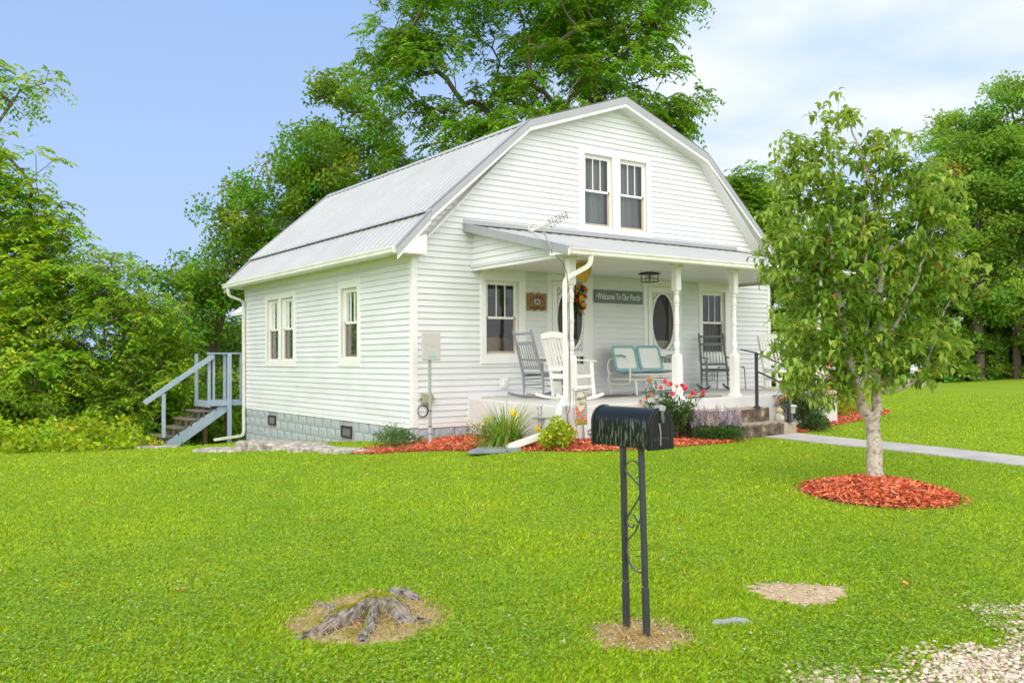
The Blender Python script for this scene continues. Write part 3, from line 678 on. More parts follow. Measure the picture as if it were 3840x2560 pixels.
# eaves: soffit, fascia, gutter, boxed returns
for P in (PRF,PRM):
    mb=MB(); 
    mb.prism([P(-.36,Y0+.02,2.86),P(-.36,Y0+.02,2.80),P(.02,Y0+.02,2.86),P(.02,Y0+.02,2.90)],(0,Y1-Y0-.04,0))
    mb.prism([P(-.365,Y0-.003,2.925),P(-.365,Y0-.003,2.80),P(.13,Y0-.003,2.80),P(.13,Y0-.003,3.12),P(-.1,Y0-.003,3.05)],(0,-Y0-.004,0))
    mb.prism([P(-.365,HL+.004,2.925),P(-.365,HL+.004,2.80),P(.13,HL+.004,2.80),P(.13,HL+.004,3.12),P(-.1,HL+.004,3.05)],(0,Y1-HL-.004,0))
    mb.prism([P(-.036,-.02,2.862),P(-.036,-.02,2.80),P(-.018,-.02,2.74),P(0,-.02,2.74),P(0,-.02,2.862)],(0,HL+.04,0))
    mb.build('eave_soffit',soffitm,house)
    g_=MB(); prof=[(-.365,2.895),(-.365,2.80),(-.40,2.792),(-.45,2.795),(-.468,2.815),(-.468,2.85),(-.480,2.875),(-.480,2.90),(-.466,2.90),(-.466,2.88),(-.455,2.86),(-.455,2.82),(-.44,2.806),(-.40,2.804),(-.377,2.812),(-.377,2.895)]
    g_.prism([P(u,Y0+.06,v) for u,v in prof],(0,Y1-Y0-.12,0)); 
    g_.prism([P(u,Y0+.052,v) for u,v in prof[:8]],(0,.01,0)); g_.prism([P(u,Y1-.07,v) for u,v in prof[:8]],(0,.01,0))
    g_.build('gutter',gutterw,house)
def downspout(pts,w_,d_,name,par,up=(0,0,1)):
    mb=MB()
    for p,q in zip(pts,pts[1:]):
        p=Vector(p);q=Vector(q); d=(q-p).normalized(); mb.beam(p-d*.012,q+d*.012,w_,d_,up=up)
    return mb.build(name,gutterw,par,bevel=.008,seg=2)
def bend(a,b_,c_,n=4,f=.35):
    a,b_,c_=Vector(a),Vector(b_),Vector(c_); o=[]
    p=b_+(a-b_).normalized()*f; q=b_+(c_-b_).normalized()*f
    for k in range(n+1):
        t_=k/n; o.append((p*(1-t_)+b_*t_)*(1-t_)+(b_*(1-t_)+q*t_)*t_)
    return o
# rear-left downspout: out of the gutter end, back to the wall, down and away
yb=HL-.06
pts=[Vector((-.43,yb,2.80))]+bend((-.43,yb,2.80),(-.43,yb,2.62),(-.065,yb,2.50),f=.10)+bend((-.43,yb,2.62),(-.065,yb,2.50),(-.065,yb,0),f=.10)+[Vector((-.065,yb,1.0))]+bend((-.065,yb,1),(-.065,yb,-.66),(-.9,yb,-.72),f=.10)+[Vector((-.75,yb,-.72))]
downspout(pts,.06,.075,'downspout',house,up=(0,1,0))
# little rear porch roof showing past the back-left corner
mb=MB(); mb.prism([(.28,HL+1.9,2.24),(.28,HL+1.9,2.31),(1.1,HL+1.9,2.85),(1.1,HL+1.9,2.24)],(0,.05,0)); mb.prism([(.28,HL,2.24),(.28,HL,2.31),(1.1,HL,2.85),(1.1,HL,2.77),(.36,HL,2.24)],(0,1.9,0))
mb.build('rear_entry_roof',trimw,house)

screenm=bpy.data.materials.new('insect_screen'); screenm.use_nodes=True; t=screenm.node_tree; pb=t.nodes['Principled BSDF']; pb.inputs['Base Color'].default_value=(.055,.05,.045,1); pb.inputs['Roughness'].default_value=.6
trn=t.nodes.new('ShaderNodeBsdfTransparent'); mxx=t.nodes.new('ShaderNodeMixShader'); mxx.inputs[0].default_value=.42
t.links.new(trn.outputs[0],mxx.inputs[1]); t.links.new(pb.outputs[0],mxx.inputs[2]); t.links.new(mxx.outputs[0],t.nodes['Material Output'].inputs[0])
# --- windows
def window(P,u0,u1,z0,z1,mid,trim,par,sash=True,look='dark',rc=.095,divs=3,name='window',screen=True):
    """casing -> frame, sashes, muntins, pane;  P(u,d,z)"""
    mb=MB(); tu0,tu1,tz0,tz1=trim
    def bx(m,a,b_,c_,d_,e_,f_,col=None):
        pts=[P(a,c_,e_),P(b_,c_,e_),P(b_,d_,e_),P(a,d_,e_),P(a,c_,f_),P(b_,c_,f_),P(b_,d_,f_),P(a,d_,f_)]
        m.add(pts,[(0,3,2,1),(4,5,6,7),(0,1,5,4),(1,2,6,5),(2,3,7,6),(3,0,4,7)],col)
    fd=.03
    bx(mb,u0,u1,-.11,-.09,z1,z1+.001)
    # jamb lining
    bx(mb,u0-.012,u0,-rc,.012,z0,z1); bx(mb,u1,u1+.012,-rc,.012,z0,z1); bx(mb,u0-.012,u1+.012,-rc,.013,z1,z1+.012); bx(mb,u0-.012,u1+.012,-rc,.022,z0-.02,z0)
    w_=mb.build(name,trimw,par,bevel=.002)
    s=MB(); fr=.035
    for (a,b_,e_,f_) in ((u0,u0+fr,z0,z1),(u1-fr,u1,z0,z1),(u0+fr,u1-fr,z1-fr,z1),(u0+fr,u1-fr,z0,z0+fr)): bx(s,a,b_,-rc+.005,-rc+.07,e_,f_)
    s.build('frame',sashm,w_,bevel=.002)
    s=MB(); st=.038; du=-rc+.045; dl=-rc+.022
    iu0,iu1=u0+fr,u1-fr
    for (a,b_,e_,f_) in ((iu0,iu0+st,mid-.02,z1-fr),(iu1-st,iu1,mid-.02,z1-fr),(iu0+st,iu1-st,z1-fr-st,z1-fr),(iu0,iu1,mid-.022,mid+.02)): bx(s,a,b_,du-.015,du+.016,e_,f_)
    s.build('upper_sash',trimw,w_,bevel=.002)
    s=MB(); 
    for (a,b_,e_,f_) in ((iu0,iu0+st*.8,z0+fr,mid-.024),(iu1-st*.8,iu1,z0+fr,mid-.024),(iu0+st*.8,iu1-st*.8,z0+fr,z0+fr+st)): bx(s,a,b_,dl-.015,dl+.014,e_,f_)
    s.build('lower_sash',mat('tan_screen_frame',(.42,.36,.29),.5),w_,bevel=.002)
    s=MB(); n=divs
    for k in range(1,n):
        u=iu0+st+(iu1-iu0-2*st)*k/n; bx(s,u-.009,u+.009,du-.008,du+.010,mid+.02,z1-fr-st)
    s.build('muntins',trimw,w_)
    s=MB(); s.add([P(iu0,du-.002,mid),P(iu1,du-.002,mid),P(iu1,du-.002,z1-fr),P(iu0,du-.002,z1-fr)],[(0,1,2,3)])
    s.add([P(iu0,dl-.002,z0+fr),P(iu1,dl-.002,z0+fr),P(iu1,dl-.002,mid),P(iu0,dl-.002,mid)],[(0,1,2,3)])
    s.build('pane',glassm,w_)
    if screen:
        s=MB(); s.add([P(iu0,dl+.016,z0+fr),P(iu1,dl+.016,z0+fr),P(iu1,dl+.016,mid),P(iu0,dl+.016,mid)],[(0,1,2,3)]); s.build('insect_screen',screenm,w_)
    return w_
def casing(P,outer,holes,par,name='casing',dz=.028):
    mb=MB(); a,b_,z0,z1=outer
    U=sorted({a,b_,*[h[0] for h in holes],*[h[1] for h in holes]}); Z=sorted({z0,z1,*[h[2] for h in holes],*[h[3] for h in holes]})
    # horizontal bands full width, verticals between
    def bx(a,b_,e_,f_,d=dz):
        pts=[P(a,0.001,e_),P(b_,0.001,e_),P(b_,d,e_),P(a,d,e_),P(a,0.001,f_),P(b_,0.001,f_),P(b_,d,f_),P(a,d,f_)]
        mb.add(pts,[(0,3,2,1),(4,5,6,7),(0,1,5,4),(1,2,6,5),(2,3,7,6),(3,0,4,7)])
    h0=holes[0]
    if h0[2]>z0+.01: bx(a,b_,z0,h0[2])
    bx(a,b_,h0[3],z1)
    us=[a]+[x for h in sorted(holes) for x in (h[0],h[1])]+[b_]
    for k in range(0,len(us),2): bx(us[k],us[k+1],h0[2],h0[3],dz+.002)
    # J channel around the casing
    for (p,q,e_,f_) in ((a-.016,a-.0005,z0,z1+.016),(b_+.0005,b_+.016,z0,z1+.016),(a,b_,z1+.0005,z1+.016)): bx(p,q,e_,f_,.022)
    return mb.build(name,trimw,par,bevel=.003)
cz=[casing(PF,CO[0],[FO[0],FO[1]],house),casing(PF,TF[0],[FO[2]],house),casing(PF,TF[1],[FO[3]],house),casing(PL,TL[0],[LO[0],LO[1]],house),casing(PL,TL[1],[LO[2]],house)]
window(PF,*FO[0],4.27,CO[0],house,screen=False); window(PF,*FO[1],4.27,CO[0],house,screen=False)
wA=window(PF,*FO[2],1.82,TF[0],house,screen=False); wB=window(PF,*FO[3],1.83,TF[1],house)
wC=[window(PL,*LO[0],1.77,TL[0],house),window(PL,*LO[1],1.77,TL[0],house)]; wD=window(PL,*LO[2],1.79,TL[1],house)
# curtains, blind
def curtain(P,u0,u1,z0,z1,d,m,par,name='curtain',n=40,amp=.018,wl=.07):
    V=[];F=[]
    for i_ in range(n+1):
        u=u0+(u1-u0)*i_/n; dd=d+amp*math.sin(u*2*PI/wl)+amp*.4*math.sin(u*2*PI/wl*2.3)
        V+= [P(u,dd,z0),P(u,dd,z1)]
    for i_ in range(n): F.append((2*i_,2*i_+2,2*i_+3,2*i_+1))
    MB().add(V,F).build(name,m,par,smooth=True)
sheer=mat('sheer_curtain',(.62,.62,.67),.8); 
t=sheer.node_tree; trn=t.nodes.new('ShaderNodeBsdfTransparent'); mxx=t.nodes.new('ShaderNodeMixShader'); mxx.inputs[0].default_value=.68
t.links.new(trn.outputs[0],mxx.inputs[1]); t.links.new(t.nodes['Principled BSDF'].outputs[0],mxx.inputs[2]); t.links.new(mxx.outputs[0],t.nodes['Material Output'].inputs[0])
for o,wn in ((FO[0],house),(FO[1],house)): curtain(PF,o[0]-.05,o[1]+.05,o[2]-.05,o[3]+.05,-.19,sheer,house)
for o in LO[:2]: curtain(PL,o[0]-.03,o[1]+.03,o[2]-.05,o[3]+.03,-.18,mat('grey_striped_curtain',(.05,.055,.045),.9,(.13,.13,.12),40,stretch=(1,1,.02)),house)
curtain(PL,2.62,2.72,1.1,2.46,-.16,sheer,house)
blindm=mat('green_grey_blind',(.16,.20,.15),.7)
mb=MB()
for k in range(10): z=2.45-k*.026; mb.add([PF(1.44,-.15,z),PF(2.12,-.15,z),PF(2.12,-.125,z-.020),PF(1.44,-.125,z-.020)],[(0,1,2,3)])
mb.build('blind',blindm,house)
curtain(PF,6.86,7.6,1.15,1.86,-.18,mat('mauve_curtain',(.26,.19,.20),.85,(.34,.26,.27),6),house,wl=.11)
# --- doors
oval_c=lambda u,c:(u,c)
fret_white=trimw
def screen_door(u0,u1,z0,z1,par,hinge_side):
    w=u1-u0; s=MB()
    d0,d1=.012,.048
    def bx(m,a,b_,e_,f_,da=d0,db=d1,col=None):
        pts=[PF(a,da,e_),PF(b_,da,e_),PF(b_,db,e_),PF(a,db,e_),PF(a,da,f_),PF(b_,da,f_),PF(b_,db,f_),PF(a,db,f_)]
        m.add(pts,[(0,3,2,1),(4,5,6,7),(0,1,5,4),(1,2,6,5),(2,3,7,6),(3,0,4,7)],col)
    st=.095
    bx(s,u0,u0+st,z0,z1); bx(s,u1-st,u1,z0,z1); bx(s,u0+st,u1-st,z1-.10,z1); bx(s,u0+st,u1-st,1.135,1.225); bx(s,u0+st,u1-st,z0,z0+.10); bx(s,u0+st,u1-st,.60+.0,1.0)
    bx(s,u0+st,u1-st,z0+.10,.60,d0+.008,d1-.012)
    door=s.build('screen_door',trimw,par,bevel=.003)
    # spindle row between the rails
    for k in range(1,6):
        s=MB(); u=u0+st+(w-2*st)*k/6; s.lathe((u,-.03,1.0),[(.006,0),(.011,.02),(.006,.04),(.010,.068),(.006,.095),(.011,.115),(.006,.135)],n=8); s.build('spindle',trimw,door)
    # fretwork: band around an oval with scrolls in the four corners
    cu,czz=(u0+u1)/2,(1.225+z1-.10)/2; ru=(w-2*st)/2-.006; rz=(z1-.10-1.225)/2-.02
    f_=MB(); n=48
    def ring(ru_,rz_,wd,da,db):
        V=[];F=[]
        for k in range(n):
            a=2*PI*k/n; ca,sa=math.cos(a),math.sin(a)
            for (rr,d) in ((0,da),(wd,da),(wd,db),(0,db)): V.append(PF(cu+(ru_-rr)*ca,d,czz+(rz_-rr)*sa))
        for k in range(n):
            q=(k+1)%n
            for j in range(4): F.append((k*4+j,q*4+j,q*4+(j+1)%4,k*4+(j+1)%4))
        f_.add(V,F)
    ring(ru+.004,rz,.022,.018,.036)
    for su in (-1,1):
        for sz in (-1,1):
            cx_=cu+su*(ru-.035); cz_=czz+sz*(rz-.045)
            def scroll(x,z,r0,turns,ph,dirn):
                pts=[]
                for k in range(16):
                    t_=k/15; a=ph+dirn*turns*2*PI*t_; r=r0*(1-.75*t_); pts.append(PF(x+su*r*math.cos(a),.027,z+sz*r*math.sin(a)))
                f_.tube(pts,[.008*(1-.4*k/15) for k in range(16)],n=5)
            scroll(cx_,cz_,.045,1.1,0,1); scroll(cx_-su*.062,cz_+sz*.018,.028,1.0,PI,-1); scroll(cx_+su*.008,cz_-sz*.085,.030,1.0,PI/2,-1); scroll(cx_+su*.012,cz_-sz*.15,.022,.9,PI/2,1)
            f_.tube([PF(cu+su*(ru-.01),.027,czz+sz*(rz-.32)),PF(cu+su*(ru-.012),.027,czz+sz*(rz-.20)),PF(cu+su*(ru-.005),.027,czz+sz*(rz+.01))],.007,n=5)
            f_.tube([PF(cu+su*.10,.027,czz+sz*(rz+.012)),PF(cu+su*(ru-.005),.027,czz+sz*(rz+.012))],.007,n=5)
    NX,NZ=76,150; a0_,a1_=u0+st,u1-st; z0_,z1_=1.225,z1-.10; hw_=(a1_-a0_)/2; cs=(a1_-a0_)/NX; cz_=(z1_-z0_)/NZ
    holes=[(.055,.055,.042),(.140,.045,.032),(.050,.145,.036),(.040,.220,.026),(.205,.030,.020),(.032,.285,.020),(.105,.105,.020),(.030,.340,.014),(.026,.385,.012),(.255,.022,.012)]
    V=[];F=[]
    for i_ in range(NX):
        for j in range(NZ):
            x=a0_+(i_+.5)*cs; z=z0_+(j+.5)*cz_
            if ((x-cu)/(ru+.002))**2+((z-czz)/rz)**2<1.0: continue
            dx=min(x-a0_,a1_-x); dz=min(z-z0_,z1_-z); hole=False
            for (hx,hz_,hr) in holes:
                q=math.hypot(dx-hx,dz-hz_)
                if q<hr and not (q<hr*.45 and hr>.019) and not (hr>.019 and abs(math.atan2(dz-hz_,dx-hx)-.8)<.40): hole=True
            if hole: continue
            o=len(V); 
            for (xx,zz) in ((x-cs/2,z-cz_/2),(x+cs/2,z-cz_/2),(x+cs/2,z+cz_/2),(x-cs/2,z+cz_/2)): V.append(PF(xx,.034,zz))
            F.append((o,o+1,o+2,o+3))
    f_.add(V,F)
    f_.build('fretwork',trimw,door)
    sc_=MB(); sc_.add([PF(u0+st,.020,1.0),PF(u1-st,.020,1.0),PF(u1-st,.020,z1-.10),PF(u0+st,.020,z1-.10)],[(0,1,2,3)]); sc_.build('insect_screen',screenm,door)
    hu=u1-.02 if hinge_side>0 else u0+.02
    for z in (.75,1.45,2.3): hd=MB(); hd.box((hu-.012,-.056,z-.04),(hu+.012,-.046,z+.04)); hd.build('hinge',trimw,door,bevel=.003)
    k=MB(); ku=u0+.05 if hinge_side>0 else u1-.05; k.lathe((ku,-.075,1.33),[(.001,-.02),(.022,-.014),(.026,0),(.022,.014),(.001,.02)],n=12); k.tube([(ku,-.045,1.33),(ku,-.07,1.33)],.010); k.build('handle',mat('brass_knob',(.45,.40,.30),.3,metal=.6),door,smooth=True)
    # the solid door behind
    b_=MB()
    def bb(a,c_,e_,f2,da,db): 
        pts=[PF(a,da,e_),PF(c_,da,e_),PF(c_,db,e_),PF(a,db,e_),PF(a,da,f2),PF(c_,da,f2),PF(c_,db,f2),PF(a,db,f2)]
        b_.add(pts,[(0,3,2,1),(4,5,6,7),(0,1,5,4),(1,2,6,5),(2,3,7,6),(3,0,4,7)])
    bb(u0+.02,u0+.13,z0,z1-.02,-.09,-.05); bb(u1-.15,u1-.02,z0,z1-.02,-.09,-.05); bb(u0+.13,u1-.15,z0,1.45,-.09,-.05); bb(u0+.13,u1-.15,z1-.14,z1-.02,-.09,-.05)
    bd=b_.build('inner_door',mat('inner_door_paint',(.55,.55,.50),.5),par)
    g_=MB(); g_.add([PF(u0+.13,-.07,1.45),PF(u1-.15,-.07,1.45),PF(u1-.15,-.07,z1-.14),PF(u0+.13,-.07,z1-.14)],[(0,1,2,3)]); g_.build('pane',glassm,bd)
    return door
casing(PF,(2.78,3.85,.445,2.645),[(2.87,3.71,.445,2.52)],house,'door_casing'); casing(PF,(5.19,6.26,.445,2.645),[(5.29,6.13,.445,2.52)],house,'door_casing')
screen_door(2.875,3.705,.455,2.515,house,1); screen_door(5.295,6.125,.455,2.515,house,-1)

# --- porch
def fz(x,y):   # porch floor height
    s=np.clip((x-1.09)/6.58,0,1); f=np.clip(-y/2.62,0,1); return .44+(-.04+.06*s)*f
XL,XR,YF=1.09,7.67,-2.62
mb=MB(); nx_,ny_=24,10; V=[];F=[]
for j in range(ny_+1):
    for i_ in range(nx_+1):
        x=XL+(XR-XL)*i_/nx_; y=YF*j/ny_; V.append((x,y,fz(x,y)))
for j in range(ny_):
    for i_ in range(nx_): a=j*(nx_+1)+i_; F.append((a,a+nx_+1,a+nx_+2,a+1))
mb.add(V,F); mb.build('porch_floor',floorpaint,house)
mb=MB(); V=[];F=[]; loop=[(XL,0)]+[(XL,YF*j/8) for j in range(1,8)]+[(XL+.02,YF)]+[(XL+(XR-XL)*i_/16,YF) for i_ in range(1,16)]+[(XR-.02,YF)]+[(XR,YF*j/8) for j in range(7,-1,-1)]
cxy=((XL+XR)/2,YF/2)
for (x,y) in loop:
    z=fz(x,y); dx,dy=(1 if x<cxy[0] else -1)*.02,(.02 if y<-1.3 else 0)
    ox=-.012 if x<=XL+.021 else (.012 if x>=XR-.021 else 0); oy=-.012 if y<=YF+.001 else 0
    V+= [(x,y,z+.0005),(x+ox*.8,y+oy*.8,z-.006),(x+ox,y+oy,z-.02),(x+ox,y+oy,-.75)]
for k in range(len(loop)-1):
    for j in range(3): F.append((k*4+j,(k+1)*4+j,(k+1)*4+j+1,k*4+j+1))
mb.add(V,F); mb.build('porch_slab',concpaint,house,smooth=False)
# ceiling and front fascia, side panels
mb=MB()
nb=28
for k in range(nb):
    y0=-2.70*k/nb; y1=-2.70*(k+.93)/nb; za=2.655
    mb.add([(1.16,y0-.03,za),(7.86,y0-.03,za),(7.86,y1-.03,za),(1.16,y1-.03,za)],[(0,1,2,3)])
    mb.add([(1.16,y1-.03,za+.004),(7.86,y1-.03,za+.004),(7.86,y0-.03-2.70/nb,za+.004),(1.16,y1-.03,za+.004)],[(0,1,2)])
mb.box((1.10,-2.735,2.635),(7.93,-2.715,2.70)); mb.box((1.12,-2.72,2.66),(7.9,-.02,2.67))
mb.build('porch_ceiling',soffitm,house)
def panel_lim(z): return None
for (px_,sg,nm) in ((1.16,-1,'side_panel'),(7.86,1,'side_panel')):
    P=lambda u,d,z,px_=px_,sg=sg:(px_+sg*d,-u,z)
    lim=lambda z:(0.0,max(0.01,min(2.66,(3.36-z)/.70*2.72-.05)))
    s_=siding('x',P,lim,3.27,[],None,zbot=2.62); 
    s_.add([P(0,.018,2.60),P(2.66,.018,2.60),P(2.66,.018,2.655),P(0,.018,2.655),P(0,-.02,2.60),P(2.66,-.02,2.60)],[(0,1,2,3),(0,1,5,4)])
    s_.box((px_+sg*.02,-.03,2.60),(px_-sg*.01,0,3.33))
    s_.build(nm,vinyl,house)
# porch roof (ribs run down the slope, along -y)
pr=corr_profile(.985,7.99,.2286); V=[];F=[]
Za,Zb=3.372,2.70; Ya,Yb=-.0,-2.76; nrm=Vector((0,-(Za-Zb),(Ya-Yb))).normalized()
for x,h in pr:
    for k in range(5): t_=k/4; V.append((x,Ya+(Yb-Ya)*t_+nrm.y*h,Za+(Zb-Za)*t_+nrm.z*h))
for i_ in range(len(pr)-1):
    for k in range(4): a=i_*5+k; F.append((a,a+1,a+6,a+5))
MB().add(V,F).build('porch_roof',roofm,house)
mb=MB(); mb.prism([(.99,-.02,3.34),(.99,-2.73,2.685),(.99,-2.73,2.66),(.99,-.02,3.30)],(6.99,0,0)); mb.build('porch_roof_deck',soffitm,house)
mb=MB(); mb.prism([(.975,0,3.395),(.975,-2.78,2.72),(.975,-2.78,2.60),(.975,0,3.275)],(.012,0,0)); mb.prism([(.975,0,3.405),(.975,-2.78,2.727),(.975,-2.78,2.721),(.975,0,3.396)],(.10,0,0))
mb.prism([(8.003,0,3.395),(8.003,-2.78,2.72),(8.003,-2.78,2.60),(8.003,0,3.275)],(-.012,0,0)); mb.prism([(8.003,0,3.405),(8.003,-2.78,2.727),(8.003,-2.78,2.721),(8.003,0,3.396)],(-.10,0,0))
mb.box((.975,-.02,3.395),(8.003,-.016,3.475)); mb.prism([(.975,-.021,3.40),(.975,-.10,3.392),(.975,-.10,3.386),(.975,-.021,3.392)],(7.03,0,0))
mb.build('porch_flashing',flashm,house)
g_=MB(); prof=[(-2.74,2.70),(-2.74,2.60),(-2.775,2.592),(-2.825,2.595),(-2.845,2.615),(-2.845,2.65),(-2.857,2.675),(-2.857,2.695),(-2.843,2.695),(-2.843,2.68),(-2.83,2.66),(-2.83,2.62),(-2.815,2.606),(-2.775,2.604),(-2.752,2.612),(-2.752,2.70)]
g_.prism([(.99,u,v) for u,v in prof],(7.0,0,0)); g_.prism([(.985,u,v) for u,v in prof[:8]],(.01,0,0)); g_.build('gutter',gutterw,house)
mb=MB(); mb.prism([(.99,-2.35,2.62),(.99,-2.74,2.62),(.99,-2.74,2.70),(.99,-2.35,2.79)],(.17,0,0)); mb.build('porch_fascia_end',trimw,house)
# turned posts
def post(x,y=-2.42):
    z0=float(fz(x,y)); s=MB()
    s.lathe((x,y,z0-.003),[(.088,0),(.088,.018),(.076,.04),(.062,.055),(.062,.70),(.048,.745)],n=4,sq=True)
    a=s.build('post_block',postw,None,bevel=.004)
    s=MB(); s.lathe((x,y,2.64),[(.045,-.45),(.058,-.42),(.058,-.06),(.082,-.045),(.082,0)],n=4,sq=True); s.build('capital',postw,a,bevel=.004)
    t_=MB(); zt=2.19-(z0+.742); L0=z0+.742
    prof=[(.050,0),(.062,.02),(.062,.035),(.048,.05),(.054,.08),(.070,.13),(.064,.19),(.050,.215),(.060,.225),(.060,.24),(.048,.25),(.055,.40)]
    prof+= [(.056,zt*.5-.05),(.056,zt*.5-.03),(.063,zt*.5-.02),(.063,zt*.5-.008),(.056,zt*.5),(.063,zt*.5+.008),(.063,zt*.5+.02),(.056,zt*.5+.03)]
    top=[(.055,.40),(.048,.25),(.060,.24),(.060,.225),(.050,.215),(.062,.19),(.068,.13),(.054,.08),(.048,.05),(.062,.035),(.062,.02),(.055,0)]
    prof+= [(r,zt-z) for r,z in top]
    t_.lathe((x,y,L0),[(r*.76,z) for r,z in prof],n=20)
    a.parent=house; a.name='porch_post'; b_=t_.build('turned_shaft',postw,a,smooth=True); return a
for x in (1.33,3.58,5.0,7.42): post(x)
# front downspout
x0,y0=1.34,-2.80
pts=[Vector((x0+.06,y0,2.60))]+bend((x0+.06,y0,2.60),(x0+.06,y0,2.47),(1.15,-2.50,2.27),f=.09)+bend((x0+.06,y0,2.47),(1.15,-2.50,2.27),(1.15,-2.50,.8),f=.09)+bend((1.15,-2.50,1.2),(1.15,-2.50,.55),(.88,-2.70,.42),f=.07)+bend((1.15,-2.50,.55),(.84,-2.72,.40),(.84,-2.72,0),f=.09)+[Vector((.84,-2.72,-.02))]
downspout(pts,.072,.062,'downspout',house,up=(.6,.8,0))
# outlets and the small box on the wall
for (u,z) in ((1.80,.68),(7.24,.73)):
    mb=MB(); mb.box((u-.085,-.032,z-.09),(u+.085,-.012,z+.09)); mb.box((u-.035,-.06,z-.06),(u+.035,-.033,z+.06)); mb.box((u-.02,-.064,z-.045),(u+.02,-.0605,z+.045)); mb.build('outlet_cover',trimw,house,bevel=.006)
# ------------------------------------------------ steps, rail, small things on the house
stepm=bpy.data.materials.new('weathered_concrete'); stepm.use_nodes=True; t=stepm.node_tree; b=t.nodes['Principled BSDF']; b.inputs['Roughness'].default_value=.9
tcn=t.nodes.new('ShaderNodeTexCoord'); c=ramp(t,noise(t,7,8),[(.32,(.045,.033,.022)),(.48,(.11,.08,.055)),(.60,(.20,.155,.11)),(.68,(.50,.38,.20))])
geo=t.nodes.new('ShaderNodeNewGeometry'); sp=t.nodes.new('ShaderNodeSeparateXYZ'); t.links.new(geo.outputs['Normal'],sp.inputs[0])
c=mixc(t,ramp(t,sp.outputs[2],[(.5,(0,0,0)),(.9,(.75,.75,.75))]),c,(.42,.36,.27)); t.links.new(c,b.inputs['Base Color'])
bp=t.nodes.new('ShaderNodeBump'); bp.inputs['Strength'].default_value=.8; bp.inputs['Distance'].default_value=.02; t.links.new(noise(t,35,6),bp.inputs['Height']); t.links.new(bp.outputs[0],b.inputs['Normal'])
def rough_block(mb,a,b_,seed,j=.008):
    r_=random.Random(seed); x0,y0,z0=a;x1,y1,z1=b_; nx_=14
    def g(x,y,z): return (x+r_.uniform(-j,j),y+r_.uniform(-j,j),z+r_.uniform(-j,j)*.6)
    V=[];F=[]
    sec=[(y1,z0),(y0,z0),(y0,(z0+z1)/2),(y0,z1-.018),(y0+.018,z1),((y0+y1)/2,z1),(y1,z1)]
    for i_ in range(nx_+1):
        x=x0+(x1-x0)*i_/nx_
        for (yy_,zz_) in sec: V.append(g(x,yy_,zz_))
    m=len(sec)
    for i_ in range(nx_):
        for k in range(m-1): a_=i_*m+k; F.append((a_,a_+m,a_+m+1,a_+1))
    F.append(tuple(range(m))); F.append(tuple(range(nx_*m+m-1,nx_*m-1,-1))); mb.add(V,F)
st=thing('front_steps','two weathered concrete front steps up to the porch','steps',(0,0,0))
mb=MB(); rough_block(mb,(3.35,-2.96,-.4),(5.24,-2.625,.252),3); mb.build('step',stepm,st)
mb=MB(); rough_block(mb,(4.02,-3.30,-.4),(5.47,-2.965,.022),4); mb.build('step',stepm,st)
mb=MB(); rough_block(mb,(5.16,-3.312,-.21),(5.482,-3.18,.012),9,.003); mb.build('patched_corner',mat('patch_concrete',(.42,.37,.26),.9,(.33,.28,.20),9,bump=.4),st)
hr=thing('step_handrail','black iron handrail with two posts beside the front steps','railing')
mb=MB(); mb.box((4.915,-2.96,.25),(4.96,-2.915,1.17)); mb.build('post',blackm,hr,bevel=.003)
mb=MB(); mb.box((5.285,-3.325,.015),(5.33,-3.28,.93)); mb.build('post',blackm,hr,bevel=.003)
mb=MB(); mb.box((4.88,-2.995,.25),(4.995,-2.88,.262)); mb.box((4.90,-2.975,.2615),(4.975,-2.90,.285)); mb.build('base_plate',blackm,hr,bevel=.003)
mb=MB(); mb.box((5.25,-3.36,.02),(5.365,-3.245,.035)); mb.box((5.27,-3.34,.0345),(5.345,-3.265,.06)); mb.build('base_plate',blackm,hr,bevel=.003)
mb=MB(); mb.beam((4.72,-2.78,1.235),(4.95,-2.95,1.17),.05,.022); mb.beam((4.93,-2.935,1.175),(5.50,-3.50,.80),.05,.022); mb.build('top_rail',blackm,hr,bevel=.004)
mb=MB(); mb.beam((4.95,-2.95,.86),(5.30,-3.30,.62),.028,.028); mb.build('lower_rail',blackm,hr,bevel=.003)

# text helper -> mesh
def text_mesh(s,size,sx=1.0,ext=.002,offset=0.0,align='CENTER'):
    cu=bpy.data.curves.new('lettering','FONT'); cu.body=s; cu.size=size; cu.extrude=ext; cu.align_x=align; cu.align_y='CENTER'; cu.offset=offset
    o=bpy.data.objects.new('lettering',cu); COL.objects.link(o); dg=bpy.context.evaluated_depsgraph_get(); dg.update()
    me=bpy.data.meshes.new_from_object(o.evaluated_get(dg)); bpy.data.objects.remove(o,do_unlink=True)
    for v in me.vertices: v.co.x*=sx
    return me
def put_text(name,s,size,loc,rot,m,par,sx=1.0,ext=.002,offset=0.0):
    me=text_mesh(s,size,sx,ext,offset); me.materials.clear(); me.materials.append(m); me.polygons.foreach_set('material_index',[0]*len(me.polygons))
    o=bpy.data.objects.new(name,me); COL.objects.link(o); o.location=loc; o.rotation_euler=rot
    if par: o.parent=par
    return o
FR=(PI/2,0,0)
ws=thing('welcome_sign','long grey wooden sign reading Welcome To Our Porch','sign',(4.5,0,2.275))
mb=MB(); mb.box((-.625,-.052,-.122),(.625,-.034,.122)); mb.build('board',mat('grey_sign_board',(.135,.155,.165),.7,(.165,.185,.195),14,stretch=(1,1,8)),ws,bevel=.002)
lw=mat('sign_white',(.62,.64,.64),.7)
put_text('lettering','Welcome To Our Porch',.168,(0,-.054,-.005),FR,lw,ws,sx=.655,offset=.0028)
for s_ in (-1,1): put_text('lettering','*',.10,(s_*.585,-.054,-.02),FR,lw,ws)
mb=MB(); mb.box((-.5,-.034,-.02),(.5,-.012,.02)); mb.build('hanger',lw,ws)
